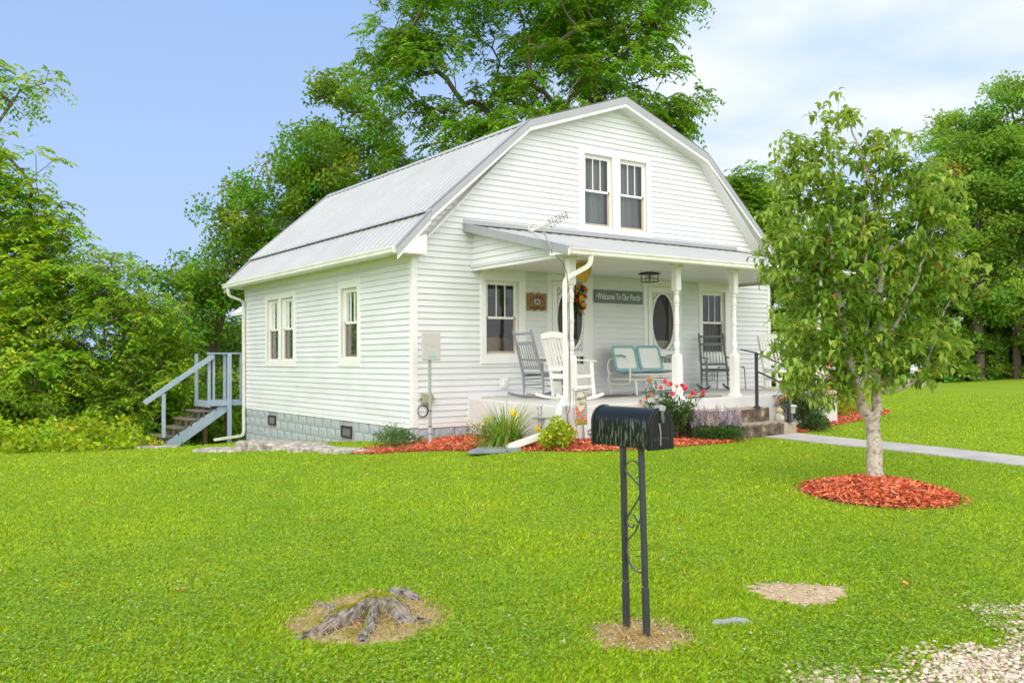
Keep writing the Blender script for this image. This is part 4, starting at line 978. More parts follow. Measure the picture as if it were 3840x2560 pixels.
fs=thing('farmhouse_sign','brown slatted wooden sign with red barn reading Grandmas Farmhouse','sign',(2.515,0,2.115))
mb=MB(); 
for k in range(6):
    x=-.218+k*.0727; dz=[.0,.012,-.01,.014,-.004,.008][k]; mb.box((x,-.045,-.150+dz),(x+.070,-.03,.150+dz*.8))
mb.build('board',mat('stained_board',(.22,.105,.028),.6,(.30,.16,.05),12,stretch=(6,1,1)),fs,bevel=.002)
dk=mat('burnt_lettering',(.03,.018,.01),.8)
for k,ch in enumerate("GRANDMA'S"):
    a=PI*(1.02-1.04*k/8); put_text('lettering',ch,.052,(.165*math.cos(a),-.047,.115*math.sin(a)-.02),(PI/2,(a-PI/2)*-.55 if False else 0,0),dk,fs,ext=.001,offset=.001)
put_text('lettering','FARMHOUSE',.056,(0,-.047,-.105),FR,dk,fs,sx=1.05,ext=.001,offset=.001)
mb=MB(); mb.box((-.075,-.049,-.062),(.075,-.046,.062),(.01,.02,.03)); mb.box((-.066,-.051,-.053),(.066,-.0492,.053),(.20,.50,.75)); mb.box((-.066,-.053,-.053),(.066,-.0512,-.012),(.10,.42,.10))
mb.prism([(-.034,-.054,-.045),(.034,-.054,-.045),(.036,-.054,.012),(.020,-.054,.032),(0,-.054,.040),(-.020,-.054,.032),(-.036,-.054,.012)],(0,-.002,0),(.60,.02,.03))
mb.box((-.018,-.058,-.045),(.018,-.0562,-.018),(.75,.35,.35)); mb.build('barn_picture',colm,fs,usecol=True)
mb=MB(); mb.tube([(-.10,-.03,.15),(0,-.015,.26)],.002,n=4); mb.tube([(.12,-.03,.15),(0,-.015,.26)],.002,n=4); mb.build('hanging_wire',blackm,fs)
def sunflower(mb,c,r,col,cen=(.06,.03,.01),n=12,nrm=(0,-1,0),layers=2):
    nv=Vector(nrm).normalized(); a=nv.orthogonal().normalized(); b_=nv.cross(a); c=Vector(c)
    for L_ in range(layers):
        for k in range(n):
            t_=2*PI*(k+.5*L_)/n; d=a*math.cos(t_)+b_*math.sin(t_); s=a*-math.sin(t_)+b_*math.cos(t_); rr=r*(1-.15*L_)
            w_=rr*.22; up=nv*(.25*rr*L_+.03*rr)
            mb.add([c+up,c+d*rr*.55+s*w_+nv*.15*rr+up,c+d*rr+nv*.05*rr+up,c+d*rr*.55-s*w_+nv*.15*rr+up],[(0,1,2,3)],tuple(v*random.uniform(.8,1.15) for v in col))
    mb.ico(c+nv*.08*r,r*.26,cen,sc=(1,1,1))
def petalball(mb,c,r,col,n=26):
    c=Vector(c)
    for k in range(n):
        d=Vector((random.gauss(0,1),random.gauss(0,1),random.gauss(0,1)+.3)).normalized(); s=d.orthogonal().normalized(); s.rotate(Matrix.Rotation(random.uniform(0,6.28),3,d)); u=d.cross(s)
        p=c+d*r*random.uniform(.35,.85); q=r*.42; f_=random.uniform(.7,1.2)
        mb.add([p-s*q-u*q*.6,p+s*q-u*q*.6,p+s*q*.8+u*q+d*q*.5,p-s*q*.8+u*q+d*q*.5],[(0,1,2,3)],tuple(min(.95,v*f_) for v in col))
def leaves_part(name,C,rad,n,ln,wd,col,par,m=None,up=.3,flat=(1,1,1),droop=.2,var=.28,seed=None):
    C=np.array(C,dtype=float).reshape(-1,3); rad=np.array(rad,dtype=float)*np.ones(len(C)); k=rng.integers(0,len(C),n)
    d=unit(rng.normal(size=(n,3))); r_=rng.uniform(0.15,1,n)**.45*rad[k]; P=C[k]+d*r_[:,None]*np.array(flat)
    D=unit(d+rng.normal(0,.7,(n,3))+[0,0,up]); Nn=unit(rng.normal(0,.6,(n,3))+[0,0,1.0])
    V,Fq=leaf_quads(P,D,Nn,rng.uniform(.7,1.3,n)*ln,rng.uniform(.7,1.3,n)*wd,droop)
    return npmesh(name,V,Fq,np.repeat(vcol(col,n,var,.12),2,0),m or leafm,par)
wr=thing('flower_wreath','bright bouquet of sunflowers and red flowers hung on the left door','wreath',(3.44,0,2.21))
leaves_part('greenery',[(0,-.10,0),(.04,-.10,.12),(-.02,-.10,-.14)],[.15,.12,.12],260,.085,.028,(.05,.13,.02),wr,flat=(1,.3,1.25))
cols=[(.85,.45,.02),(.75,.02,.03),(.8,.12,.25),(.9,.22,.03),(.7,.02,.06),(.85,.5,.03),(.8,.06,.12)]
for sf in (((.0,-.17,-.01),.075,(.90,.55,.02)),((.055,-.15,-.12),.05,(.85,.6,.05))): mb=MB(); sunflower(mb,*sf); mb.build('sunflower',petalm,wr,usecol=True)
for k in range(20):
    mb=MB(); c=cols[k%7]; petalball(mb,(random.uniform(-.10,.15),-.14+random.uniform(-.03,.03),random.uniform(-.24,.24)),random.uniform(.025,.042),c,18)
    mb.build('flower',petalm,wr,usecol=True)
mb=MB(); mb.tube([(0,-.06,-.1),(0,-.06,.28)],.005); mb.build('hanger',blackm,wr)
cl_=thing('ceiling_light','black cage lantern light fixed under the porch ceiling','lamp',(4.33,-1.05,2.655))
mb=MB(); mb.lathe((0,0,-.035),[(.10,.034),(.135,.02),(.145,0),(.12,-.006)],n=4,sq=True); 
for sx in (-1,1):
    for sy in (-1,1): mb.beam((sx*.105,sy*.105,-.04),(sx*.105,sy*.105,-.175),.011,.011)
for z in (-.175,-.11):
    for s_ in (-1,1):
        w_=.011 if z<-.15 else .006
        mb.beam((-.105,s_*.105,z),(.105,s_*.105,z),w_,w_); mb.beam((s_*.105,-.105,z),(s_*.105,.105,z),w_,w_)
for s_ in (-1,1):
    mb.tube([(0,s_*.105,-.175),(0,s_*.105,-.05)],.004,n=5); mb.tube([(s_*.105,0,-.175),(s_*.105,0,-.05)],.004,n=5)
mb.build('cage',mat('oil_bronze',(.03,.024,.02),.45),cl_)
mb=MB(); mb.ico((.03,0,-.09),.03); mb.ico((-.035,.01,-.09),.03); mb.build('bulb',mat('bulb_glass',(.5,.5,.48),.15),cl_,smooth=True)
pl=thing('paper_lantern','mustard yellow teardrop fabric lantern hanging from the porch ceiling','lantern',(2.10,-1.80,2.64))
mb=MB(); prof=[(.035,-.315),(.045,-.30),(.08,-.24),(.115,-.17),(.135,-.10),(.13,-.05),(.10,-.012),(.07,0)]; mb.lathe((0,0,-.01),prof,n=10); mb.build('shade',mat('mustard_fabric',(.52,.30,.025),.8,(.62,.38,.05),14,bump=.3,stretch=(1,1,3)),pl,smooth=True)
mb=MB()
for k in range(10):
    a=2*PI*k/10+.01; mb.tube([((r+.002)*math.cos(a),(r+.002)*math.sin(a),z-.01) for r,z in prof],.003,n=4)
mb.build('ribs',mat('lantern_rib',(.28,.15,.02),.8),pl)
an=thing('tv_antenna','small white yagi television antenna clamped to the left end of the porch roof','antenna',(0.97,-2.42,2.72))
wm=mat('weathered_plastic',(.60,.59,.54),.5,(.45,.43,.38),8)
mb=MB(); mb.tube([(.02,.02,-.06),(.0,.0,.0),(-.10,.06,.25)],.013); mb.build('mast',mat('galv_tube',(.42,.42,.40),.4,metal=.4),an)
mb=MB(); mb.beam((-.33,.10,.24),(-.06,.0,.36),.10,.05,up=(0,0,1)); mb.beam((-.33,.10,.24),(-.345,.12,.39),.03,.02); mb.build('housing',wm,an,bevel=.006)
mb=MB()
D0=Vector((-.06,.0,.35)); D1=Vector((.20,-.14,.50)); mb.tube([D0,D1],.006); dv=(D1-D0).normalized(); sv=Vector((.35,.8,-.1)); sv=(sv-dv*sv.dot(dv)).normalized(); uv_=dv.cross(sv)
for k in range(6):
    c=D0+(D1-D0)*((k+.6)/6); L_=.075-.004*k
    mb.tube([c+uv_*L_+dv*.0,c-uv_*L_],.0045,n=5); mb.tube([c+uv_*L_,c+uv_*L_*.3+dv*.03],.004,n=4); mb.tube([c-uv_*L_,c-uv_*L_*.3-dv*.03],.004,n=4)
mb.build('director_elements',mat('dark_aluminium',(.12,.12,.11),.4,metal=.6),an)
mb=MB(); 
for k in range(3): mb.tube([(-.28+.03*k,.09,.26),(-.24+.05*k,.02,.42-.02*k)],.0035,n=4); mb.tube([(-.30,.08,.23),(-.20,.04,.13),(-.10,.05,.12)],.0035,n=4)
mb.tube([(-.345,.12,.39),(-.25,.05,.36)],.0035,n=4); mb.build('reflector_wires',wm,an)
ca=MB(); ca.tube([(1.0,-2.44,2.66),(1.03,-2.60,2.50),(1.09,-2.62,2.35),(1.13,-2.60,2.2),(1.165,-2.58,2.05),(1.16,-2.585,1.2),(1.16,-2.59,.55),(1.10,-2.66,.42),(1.03,-2.69,.30),(1.03,-2.70,-.05)],.006,n=5)
cb=ca.build('antenna_cable',blackm); tag(cb,'thin black cable running from the antenna down beside the corner post','cable')
# utility panel on its pole, junction box, coil
up_=thing('utility_panel','flat grey rectangular antenna panel on a green pole in front of the corner','antenna',(-.02,-.60,0))
zg=float(gz(np.array([-.02]),np.array([-.6]))[0])
mb=MB(); mb.tube([(-.005,.02,zg),(-.005,.02,1.12)],.024,n=10); mb.build('pole',mat('green_grey_pole',(.27,.31,.26),.5,(.33,.37,.32),5),up_,smooth=True)
mb=MB(); mb.tube([(-.005,.02,zg),(-.005,.02,zg+.27)],.031,n=12); mb.build('sleeve',mat('grey_sleeve',(.42,.45,.48),.5),up_,smooth=True)
mb=MB()
for z in (zg+.17,zg+.29,.30): mb.tube([(-.005,.02,z),(-.005,.02,z+.01)],.034,n=10)
mb.build('cable_tie',blackm,up_)
mb=MB(); mb.box((-.17,-.035,1.09),(.165,.0,1.535)); pn=mb.build('panel',mat('grey_radome',(.52,.50,.47),.55,(.48,.46,.43),4),up_,bevel=.015,seg=2)
pn.rotation_euler=(0,0,0)
mb=MB(); mb.box((-.075,-.0375,1.135),(.085,-.0355,1.162),(.16,.50,.66)); mb.box((-.015,-.0375,1.30),(.02,-.0355,1.335),(.30,.52,.62)); mb.build('decal',colm,up_,usecol=True)
jb=thing('junction_box','olive green junction box with a coiled black cable on the corner wall','utility box',(.235,0,.465))
mb=MB(); mb.box((-.105,-.085,-.075),(.105,-.014,.07)); mb.build('box',mat('olive_box',(.34,.33,.20),.5),jb,bevel=.006)
mb=MB(); 
for s_ in (-1,1): mb.box((s_*.105,-.075,-.02),(s_*.125,-.05,.01)); mb.box((s_*.07-.01,-.06,.07),(s_*.07+.01,-.04,.085))
mb.build('latch',mat('dark_olive',(.12,.12,.08),.5),jb)
mb=MB()
for k in range(3):
    r=.088+.004*k; mb.tube([(-.07+r*math.cos(a*PI/12),-.03-.006*k,-.20+r*1.02*math.sin(a*PI/12)) for a in range(25)],.005,n=5,cap=False)
mb.tube([(0,-.05,-.075),(.02,-.04,-.11),(.02,-.035,-.17)],.006,n=5); mb.build('cable_coil',blackm,jb)

# ------------------------------------------------ porch furniture
def rocker(name,label,loc,rz,m,style='spindle',tilt=0.0,group='rocking chairs'):
    """origin on the floor below the seat centre, front towards -y"""
    t=thing(name,label,'rocking chair',loc,rz,group)
    W=.27; sl=.0
    # runners
    for s_ in (-1,1):
        pts=[];n=12
        for k in range(n+1):
            y=-.46+.98*k/n; z=.028+(y-.02)**2*.30; pts.append((s_*W,y,z))
        mb=MB()
        for p,q in zip(pts,pts[1:]): mb.beam(p,q,.030,.046 if style=='spindle' else .05)
        mb.build('runner',m,t,bevel=.003)
    tb=1.16; by=.20; lean=.30
    bx=lambda z: by+ (z-.42)*lean*(1 if z>.42 else .25)
    bt=lambda s_,z: (s_*(W-.01 if z<.42 else W-.02),bx(z),z)
    for s_ in (-1,1):
        mb=MB()
        if style=='spindle': mb.tube([(s_*W,by-.02,.06),(s_*W,by-.02,.2),(s_*(W-.005),by,.42),bt(s_,.8),bt(s_,1.12),(s_*(W-.02),bx(tb),tb)],[.013,.019,.023,.023,.022,.010],n=9)
        else: mb.beam((s_*W,by-.04,.05),(s_*W,by+.01,.44),.030,.05,up=(0,1,0)); mb.beam((s_*W,by+.0,.42),(s_*(W),bx(1.08),1.08),.028,.055,up=(0,1,0))
        mb.build('leg',m,t,smooth=(style=='spindle'),bevel=0 if style=='spindle' else .003)
        mb=MB()
        if style=='spindle': mb.tube([(s_*W,-.24,.045),(s_*W,-.24,.14),(s_*W,-.23,.30),(s_*W,-.22,.44),(s_*W,-.22,.62)],[.014,.020,.025,.022,.018],n=9)
        else: mb.beam((s_*W,-.26,.05),(s_*W,-.22,.40),.028,.06,up=(0,1,0)); mb.beam((s_*W,-.22,.40),(s_*W,-.20,.63),.028,.055,up=(0,1,0),h2=.085)
        mb.build('leg',m,t,smooth=(style=='spindle'),bevel=0 if style=='spindle' else .003)
        mb=MB(); mb.beam((s_*(W+.005),-.30,.635),(s_*(W+.002),bx(.66),.665),.07 if style!='spindle' else .06,.022,w2=.045); mb.build('armrest',m,t,bevel=.005)
    mb=MB()
    for k in range(9):
        y=-.25+.052*k; z=.425-.022*math.sin(PI*min(k,8)/8)+(.012 if k==0 else 0); mb.beam((-W-.01,y,z),(W+.01,y,z),.044,.014)
    if style=='spindle':
        mb.tube([(-W,-.235,.385),(W,-.235,.385)],.016,n=7); 
    else: mb.beam((-W,-.235,.385),(W,-.235,.385),.024,.07); mb.beam((-W,by-.02,.385),(W,by-.02,.385),.024,.07)
    for s_ in (-1,1): mb.beam((s_*W,-.25,.395),(s_*W,by,.385),.024,.05 if style!='spindle' else .035)
    mb.build('seat',m,t,bevel=.003)
    mb=MB()
    if style=='spindle':
        for (z,h) in ((1.085,.045),(.93,.055),(.52,.05)): mb.beam((-W+.02,bx(z),z),(W-.02,bx(z),z),.022,h)
        for k in range(7): x=-.19+.38*k/6; mb.tube([(x,bx(.53),.53),(x,bx(.92),.92)],.009,n=6)
    else:
        n=8
        for k in range(n):
            a=-W+2*W*k/n; b_=-W+2*W*(k+1)/n; f=lambda x:1.085+.030*(1-(x/W)**2); mb.add([(a,bx(1.05)-.014,f(a)-.095),(b_,bx(1.05)-.014,f(b_)-.095),(b_,bx(1.05)-.012,f(b_)),(a,bx(1.05)-.012,f(a)),(a,bx(1.05)+.014,f(a)-.095),(b_,bx(1.05)+.014,f(b_)-.095),(b_,bx(1.05)+.016,f(b_)),(a,bx(1.05)+.016,f(a))],[(0,1,2,3),(7,6,5,4),(3,2,6,7),(0,4,5,1)])
        mb.beam((-W,bx(.52),.52),(W,bx(.52),.52),.024,.07)
        for k in range(6): x=-.20+.40*k/5; mb.beam((x,bx(.54),.54),(x,bx(1.02),1.02),.045,.014,up=(0,1,0))
    mb.build('backrest',m,t,smooth=False,bevel=.002)
    mb=MB()
    for z in ((.30,.20) if style=='spindle' else (.22,)):
        r=.009
        if style=='spindle':
            mb.tube([(-W,-.24,z),(W,-.24,z)],r,n=6); mb.tube([(-W,by-.02,z-.01),(W,by-.02,z-.01)],r,n=6)
            for s_ in (-1,1): mb.tube([(s_*W,-.24,z+.03),(s_*W,by-.02,z+.02)],r,n=6)
        else:
            mb.beam((-W,-.24,z),(W,-.24,z),.02,.045)
            for s_ in (-1,1): mb.beam((s_*W,-.24,z),(s_*W,by-.02,z),.02,.045)
    mb.build('stretcher',m,t)
    return t
def on(x,y): return (x,y,float(fz(x,y)))
rocker('rocking_chair','grey spindle rocking chair seen from behind at the left end of the porch',on(2.03,-.80),R(90),greyp)
rocker('rocking_chair','white slatted rocking chair partly behind the left corner post',on(2.17,-1.40),R(90),whitep,'slat')
rocker('rocking_chair','dark grey rocking chair facing the yard in front of the right window',on(6.62,-.62),R(-33),darkgreyp)
rocker('rocking_chair','white slatted rocking chair at the right end of the porch behind the handrail',on(7.36,-1.62),R(-20),whitep,'slat')
# glider
teal=mat('teal_enamel',(.18,.36,.38),.4,(.22,.41,.43),5); mesh_w=mat('white_sheet_metal',(.70,.72,.70),.45); creamt=mat('cream_tube',(.76,.75,.68),.4,(.66,.64,.55),6)
gl=thing('porch_glider','vintage metal two-seat glider with teal framed white panels','bench',on(4.62,-.62),R(-4))
def rrect(w,h,r,n=5):
    o=[]
    for (cx_,cy_,a0) in ((w/2-r,h/2-r,0),(-w/2+r,h/2-r,90),(-w/2+r,-h/2+r,180),(w/2-r,-h/2+r,270)):
        for k in range(n+1): a=R(a0+90*k/n); o.append((cx_+r*math.cos(a),cy_+r*math.sin(a)))
    return o
for s_ in (-1,1):
    cx_=s_*.30
    # back panel, leaning back
    for (nm,c,ax1,ax2,w_,h_) in (('backrest',Vector((cx_,.22,.66)),Vector((1,0,0)),Vector((0,.30,.954)),.575,.50),('seat',Vector((cx_,-.08,.405)),Vector((1,0,0)),Vector((0,1,-.12)).normalized(),.575,.50)):
        nn=ax1.cross(ax2); mb=MB(); A_=rrect(w_,h_,.07); B_=rrect(w_-.10,h_-.10,.05); V=[];F=[]; n=len(A_)
        for (u_,v_) in A_: V.append(c+ax1*u_+ax2*v_-nn*.008)
        for (u_,v_) in A_: V.append(c+ax1*u_+ax2*v_+nn*.012)
        for (u_,v_) in B_: V.append(c+ax1*u_+ax2*v_+nn*.016)
        for (u_,v_) in B_: V.append(c+ax1*u_+ax2*v_-nn*.004)
        for k in range(n):
            q=(k+1)%n
            for j in range(3): F.append((j*n+k,j*n+q,(j+1)*n+q,(j+1)*n+k))
            F.append((3*n+k,3*n+q,q,k))
        mb.add(V,F); pr_=mb.build(nm,teal,gl)
        mb=MB(); V=[c+ax1*u_+ax2*v_+nn*.004 for (u_,v_) in B_]; mb.poly(V); mb.build('panel',mesh_w,pr_)
for s_ in (-1,1):
    x=s_*.635
    mb=MB(); loop=[(x,.30,.40),(x,.33,.52),(x,.28,.62),(x,.12,.68),(x,-.08,.69),(x,-.24,.65),(x,-.32,.55),(x,-.33,.40),(x,-.32,.22),(x,-.28,.185),(x,-.1,.18),(x,.1,.18),(x,.26,.185),(x,.32,.24),(x,.27,.42)]
    mb.tube(loop,.016,n=8); mb.build('arm_frame',creamt,gl,smooth=True)
    mb=MB(); mb.tube([(x,.20,.665),(x,.06,.705),(x,-.08,.712),(x,-.20,.685)],.022,n=7); mb.build('armrest',teal,gl,smooth=True)
    mb=MB(); x2=s_*.56; mb.tube([(x2,.34,.0),(x2,.34,.23),(x2,.31,.27),(x2,-.36,.27),(x2,-.40,.24),(x2,-.42,0)],.018,n=8); mb.build('base_leg',creamt,gl,smooth=True)
mb=MB(); 
for (y,z) in ((-.30,.36),(-.34,.27),(.30,.27),(.30,.38)): mb.tube([(-.62,y,z),(.62,y,z)],.014,n=7)
for s_ in (-1,1):
    mb.tube([(s_*.4,-.3,.36),(s_*.4,.3,.36)],.012,n=6)
mb.build('rail',creamt,gl)
# side table, mats
tb=thing('side_table','small black metal side table beside the dark rocking chair','table',on(7.28,-.42))
mb=MB(); mb.box((-.20,-.20,.455),(.20,.20,.47)); mb.build('table_top',blackm,tb,bevel=.004)
for sx in (-1,1):
    for sy in (-1,1): mb=MB(); mb.tube([(sx*.17,sy*.17,.455),(sx*.19,sy*.19,.42),(sx*.205,sy*.205,0)],.010,n=6); mb.build('leg',blackm,tb)
def mat_on_floor(name,label,pts,m,h=.012,border=None,cat='mat'):
    t_=MB(); n=len(pts); cx_=sum(p[0] for p in pts)/n; cy_=sum(p[1] for p in pts)/n; 
    V=[(x,y,float(fz(x,y))+h) for x,y in pts]+[(x,y,float(fz(x,y))) for x,y in pts]
    t_.add(V,[tuple(range(n))]+[(i_,(i_+1)%n,(i_+1)%n+n,i_+n) for i_ in range(n)])
    o=t_.build(name,m); tag(o,label,cat); 
    if border:
        b_=MB(); s=.93; V=[(cx_+(x-cx_)*s,cy_+(y-cy_)*s,float(fz(cx_+(x-cx_)*s,cy_+(y-cy_)*s))+h+.002) for x,y in pts]; b_.poly(V); b_.build('field',border,o)
    return o
mat_on_floor('doormat','dark grey rectangular doormat in front of the left door',[(2.95,-1.30),(3.85,-1.30),(3.85,-.72),(2.95,-.72)],mat('rubber_mat',(.085,.085,.09),.9,(.14,.14,.145),30,bump=.5))
mat_on_floor('porch_rug','faded blue patterned oval rug under the glider and right door',[(4.95+.92*math.cos(2*PI*k/24),-.95+.42*math.sin(2*PI*k/24)) for k in range(24)],mat('blue_rug',(.16,.22,.28),.95,(.40,.42,.42),16,contrast=(.42,.58)),cat='rug')
mat_on_floor('porch_rug','pale rectangular rug with a dark border at the top of the steps',[(3.75,-2.35),(4.72,-2.38),(5.05,-1.55),(4.1,-1.52)],mat('rug_border',(.10,.11,.12),.95),border=mat('rug_field',(.50,.49,.45),.95,(.42,.42,.40),22),cat='rug')
# things seen inside the windows
tl=thing('table_lamp','lit table lamp with a warm orange shade inside the left side window','lamp',(.30,2.68,.38))
mb=MB(); mb.lathe((0,0,.95),[(.085,0),(.075,.10),(.068,.18)],n=18); mb.build('lamp_shade',emit_mat('lit_shade',(1.0,.45,.04),2.6),tl,smooth=True)
mb=MB(); mb.lathe((0,0,.60),[(.07,0),(.07,.015),(.02,.04),(.05,.14),(.03,.24),(.012,.35)],n=14); mb.build('base',mat('lamp_base',(.2,.12,.06),.4),tl,smooth=True)
mb=MB(); mb.box((-.25,-.25,.57),(.2,.25,.60)); 
for sx in (-.22,.17):
    for sy in (-.22,.22): mb.box((sx-.02,sy-.02,0),(sx+.02,sy+.02,.57))
nt_=mb.build('night_stand',mat('dark_wood',(.10,.06,.035),.5)); nt_.location=(.32,2.68,.38); tag(nt_,'small dark wooden stand carrying the lamp inside the left side window','table')
hb=MB(); pts=[(1.55,.42),(1.55,1.30)]+[(1.55+.42*(1-math.cos(PI*k/10)) ,1.30+.20*math.sin(PI*k/10)) for k in range(1,10)]+[(2.39,1.30),(2.39,.42)]
hb.prism([(x,.42,z) for x,z in pts],(0,.06,0)); ho=hb.build('headboard',mat('tan_upholstery',(.42,.26,.12),.8,(.50,.33,.17),18),bevel=.01); tag(ho,'arched tan headboard seen through the lower pane of the left porch window','headboard')

# ------------------------------------------------ rear stairs on the left
bw=mat('blue_grey_paint',(.27,.36,.48),.6,(.36,.43,.50),5,contrast=(.35,.7),stretch=(1,1,.6),bump=.2); wwood=mat('weathered_wood',(.13,.10,.08),.85,(.24,.19,.15),8,stretch=(.5,6,6),bump=.4); dwood=mat('brown_old_wood',(.12,.07,.04),.85,(.20,.13,.08),8)
rs=thing('wooden_stairs','blue-grey painted wooden stairs and landing at the rear left corner','stairs',(0,8.2,0))
S0=(-2.15,-.84); nst=5
mb=MB()
for k in range(nst):
    x0=-1.93+.281*k; z=-.585+.178*k
    mb.box((x0,-.06,z-.035),(x0+.31,.93,z))
mb.build('tread',wwood,rs,bevel=.004)
for y in (0.0,.42,.86):
  for k in range(nst):
    mb=MB()
    if True:
        x0=-1.93+.281*k; z=-.621+.178*k
        mb.box((x0+.02,y-.04,z-.142),(x0+.055,y+.0,z)); mb.build('riser_block',dwood,rs); mb=MB(); mb.box((x0+.14,y-.04,z-.142),(x0+.17,y+.0,z))
    mb.build('riser_block',dwood,rs)
for y in (-.04,.90):
    mb=MB(); mb.prism([(-1.90,y,-.86),(-1.52,y,-.86),(-.35,y,-.06),(-.35,y,.13),(-.50,y,.09),(-1.64,y,-.635),(-1.80,y,-.74)],(0,.04,0)); mb.build('stringer',bw,rs,bevel=.003)
mb=MB(); mb.box((-.80,-.06,.13),(-.04,1.05,.17)); mb.build('landing_deck',wwood,rs)
mb=MB(); mb.box((-.80,-.09,.05),(-.04,-.05,.19)); mb.box((-.84,-.09,.02),(-.80,1.05,.17)); mb.build('landing_rim',bw,rs,bevel=.003)
for (x,y,z0,z1,w_,m_) in ((-.36,-.10,-.85,1.27,.085,bw),(-.80,-.0,.12,1.27,.06,bw),(-.70,-.02,.12,1.25,.05,bw),(-.44,-.0,.17,1.27,.06,bw),(-.07,-.06,.17,1.27,.06,bw),(-.80,1.0,.12,1.27,.07,bw),(-1.83,-.06,-.62,.37,.075,bw),(-.76,.45,-1.1,.05,.09,dwood),(-.08,.95,-1.1,.05,.09,dwood)):
    mb=MB(); mb.box((x-w_/2,y-w_/2,z0),(x+w_/2,y+w_/2,z1)); mb.build('post',m_,rs,bevel=.003)
mb=MB(); mb.beam((-2.25,-.08,.17),(-.72,-.08,1.22),.05,.11,up=(0,0,1)); mb.build('handrail',bw,rs,bevel=.004)
mb=MB(); mb.beam((-.86,-.06,1.275),(-.03,-.06,1.275),.09,.035); mb.build('top_rail',bw,rs,bevel=.003)

# ------------------------------------------------ flat stones of the terrace
sm_=bpy.data.materials.new('lichen_stone'); sm_.use_nodes=True; t=sm_.node_tree; b=t.nodes['Principled BSDF']; b.inputs['Roughness'].default_value=.9
tcn=t.nodes.new('ShaderNodeTexCoord'); c=ramp(t,noise(t,9,7),[(.3,(.17,.13,.11)),(.5,(.36,.32,.28)),(.62,(.55,.52,.44)),(.75,(.50,.50,.28))]); t.links.new(c,b.inputs['Base Color'])
bp=t.nodes.new('ShaderNodeBump'); bp.inputs['Strength'].default_value=.7; bp.inputs['Distance'].default_value=.03; t.links.new(noise(t,22,6),bp.inputs['Height']); t.links.new(bp.outputs[0],b.inputs['Normal'])
def slab(name,label,cx_,cy_,rx,ry,rot,h,group='flat stones edging the left side bed',seed=0,cat='stone',m=None,lift=.0):
    r_=random.Random(seed); n=14; z=float(gz(np.array([cx_]),np.array([cy_]))[0])+lift; top=[];mid_=[];bot=[]
    for k in range(n):
        a=2*PI*k/n; rr=r_.uniform(.78,1.12)*(1/(abs(math.cos(a))**4+abs(math.sin(a))**4)**.25); x=rx*rr*math.cos(a);y=ry*rr*math.sin(a)
        X=cx_+x*math.cos(rot)-y*math.sin(rot); Y=cy_+x*math.sin(rot)+y*math.cos(rot)
        top.append((cx_+(X-cx_)*.93,cy_+(Y-cy_)*.93,z+h+r_.uniform(-.008,.008))); mid_.append((X,Y,z+h*.7+r_.uniform(-.01,.01))); bot.append((X+r_.uniform(-.02,.02),Y,z-.15))
    mb=MB(); V=[(cx_,cy_,z+h+.006)]+top+mid_+bot; F=[(0,1+k,1+(k+1)%n) for k in range(n)]
    for j in range(2):
        for k in range(n): F.append((1+j*n+k,1+(j+1)*n+k,1+(j+1)*n+(k+1)%n,1+j*n+(k+1)%n))
    o=mb.add(V,F).build(name,m or sm_); tag(o,label,cat,group); return o
slab('flat_stone','long grey lichen-covered flat stone nearest the rear stairs',-1.95,3.55,.55,.32,R(-60),.05,seed=1)
slab('flat_stone','thick pale ledge stone in the middle of the row along the side wall',-1.18,2.75,.95,.35,R(-62),.13,seed=2)
slab('flat_stone','low mottled flat stone in front of the thick ledge stone',-1.22,.95,.62,.24,R(-72),.06,seed=3)
slab('flat_stone','thin grey flat stone next to the red mulch bed',-1.10,-.25,.62,.20,R(-62),.045,seed=4)
slab('flat_stone','grey flat stone at the foot of the wooden stairs',-2.45,6.3,.45,.25,R(-30),.05,seed=5)
slab('stepping_stone','small grey stone sunk in the lawn right of the mailbox',-3.07,-9.13,.11,.05,R(-36),.012,group=None,seed=8,m=mat('slate',(.28,.28,.29),.8,(.36,.36,.37),10))
G1=lambda x,y: float(gz(np.array([x]),np.array([y]))[0])
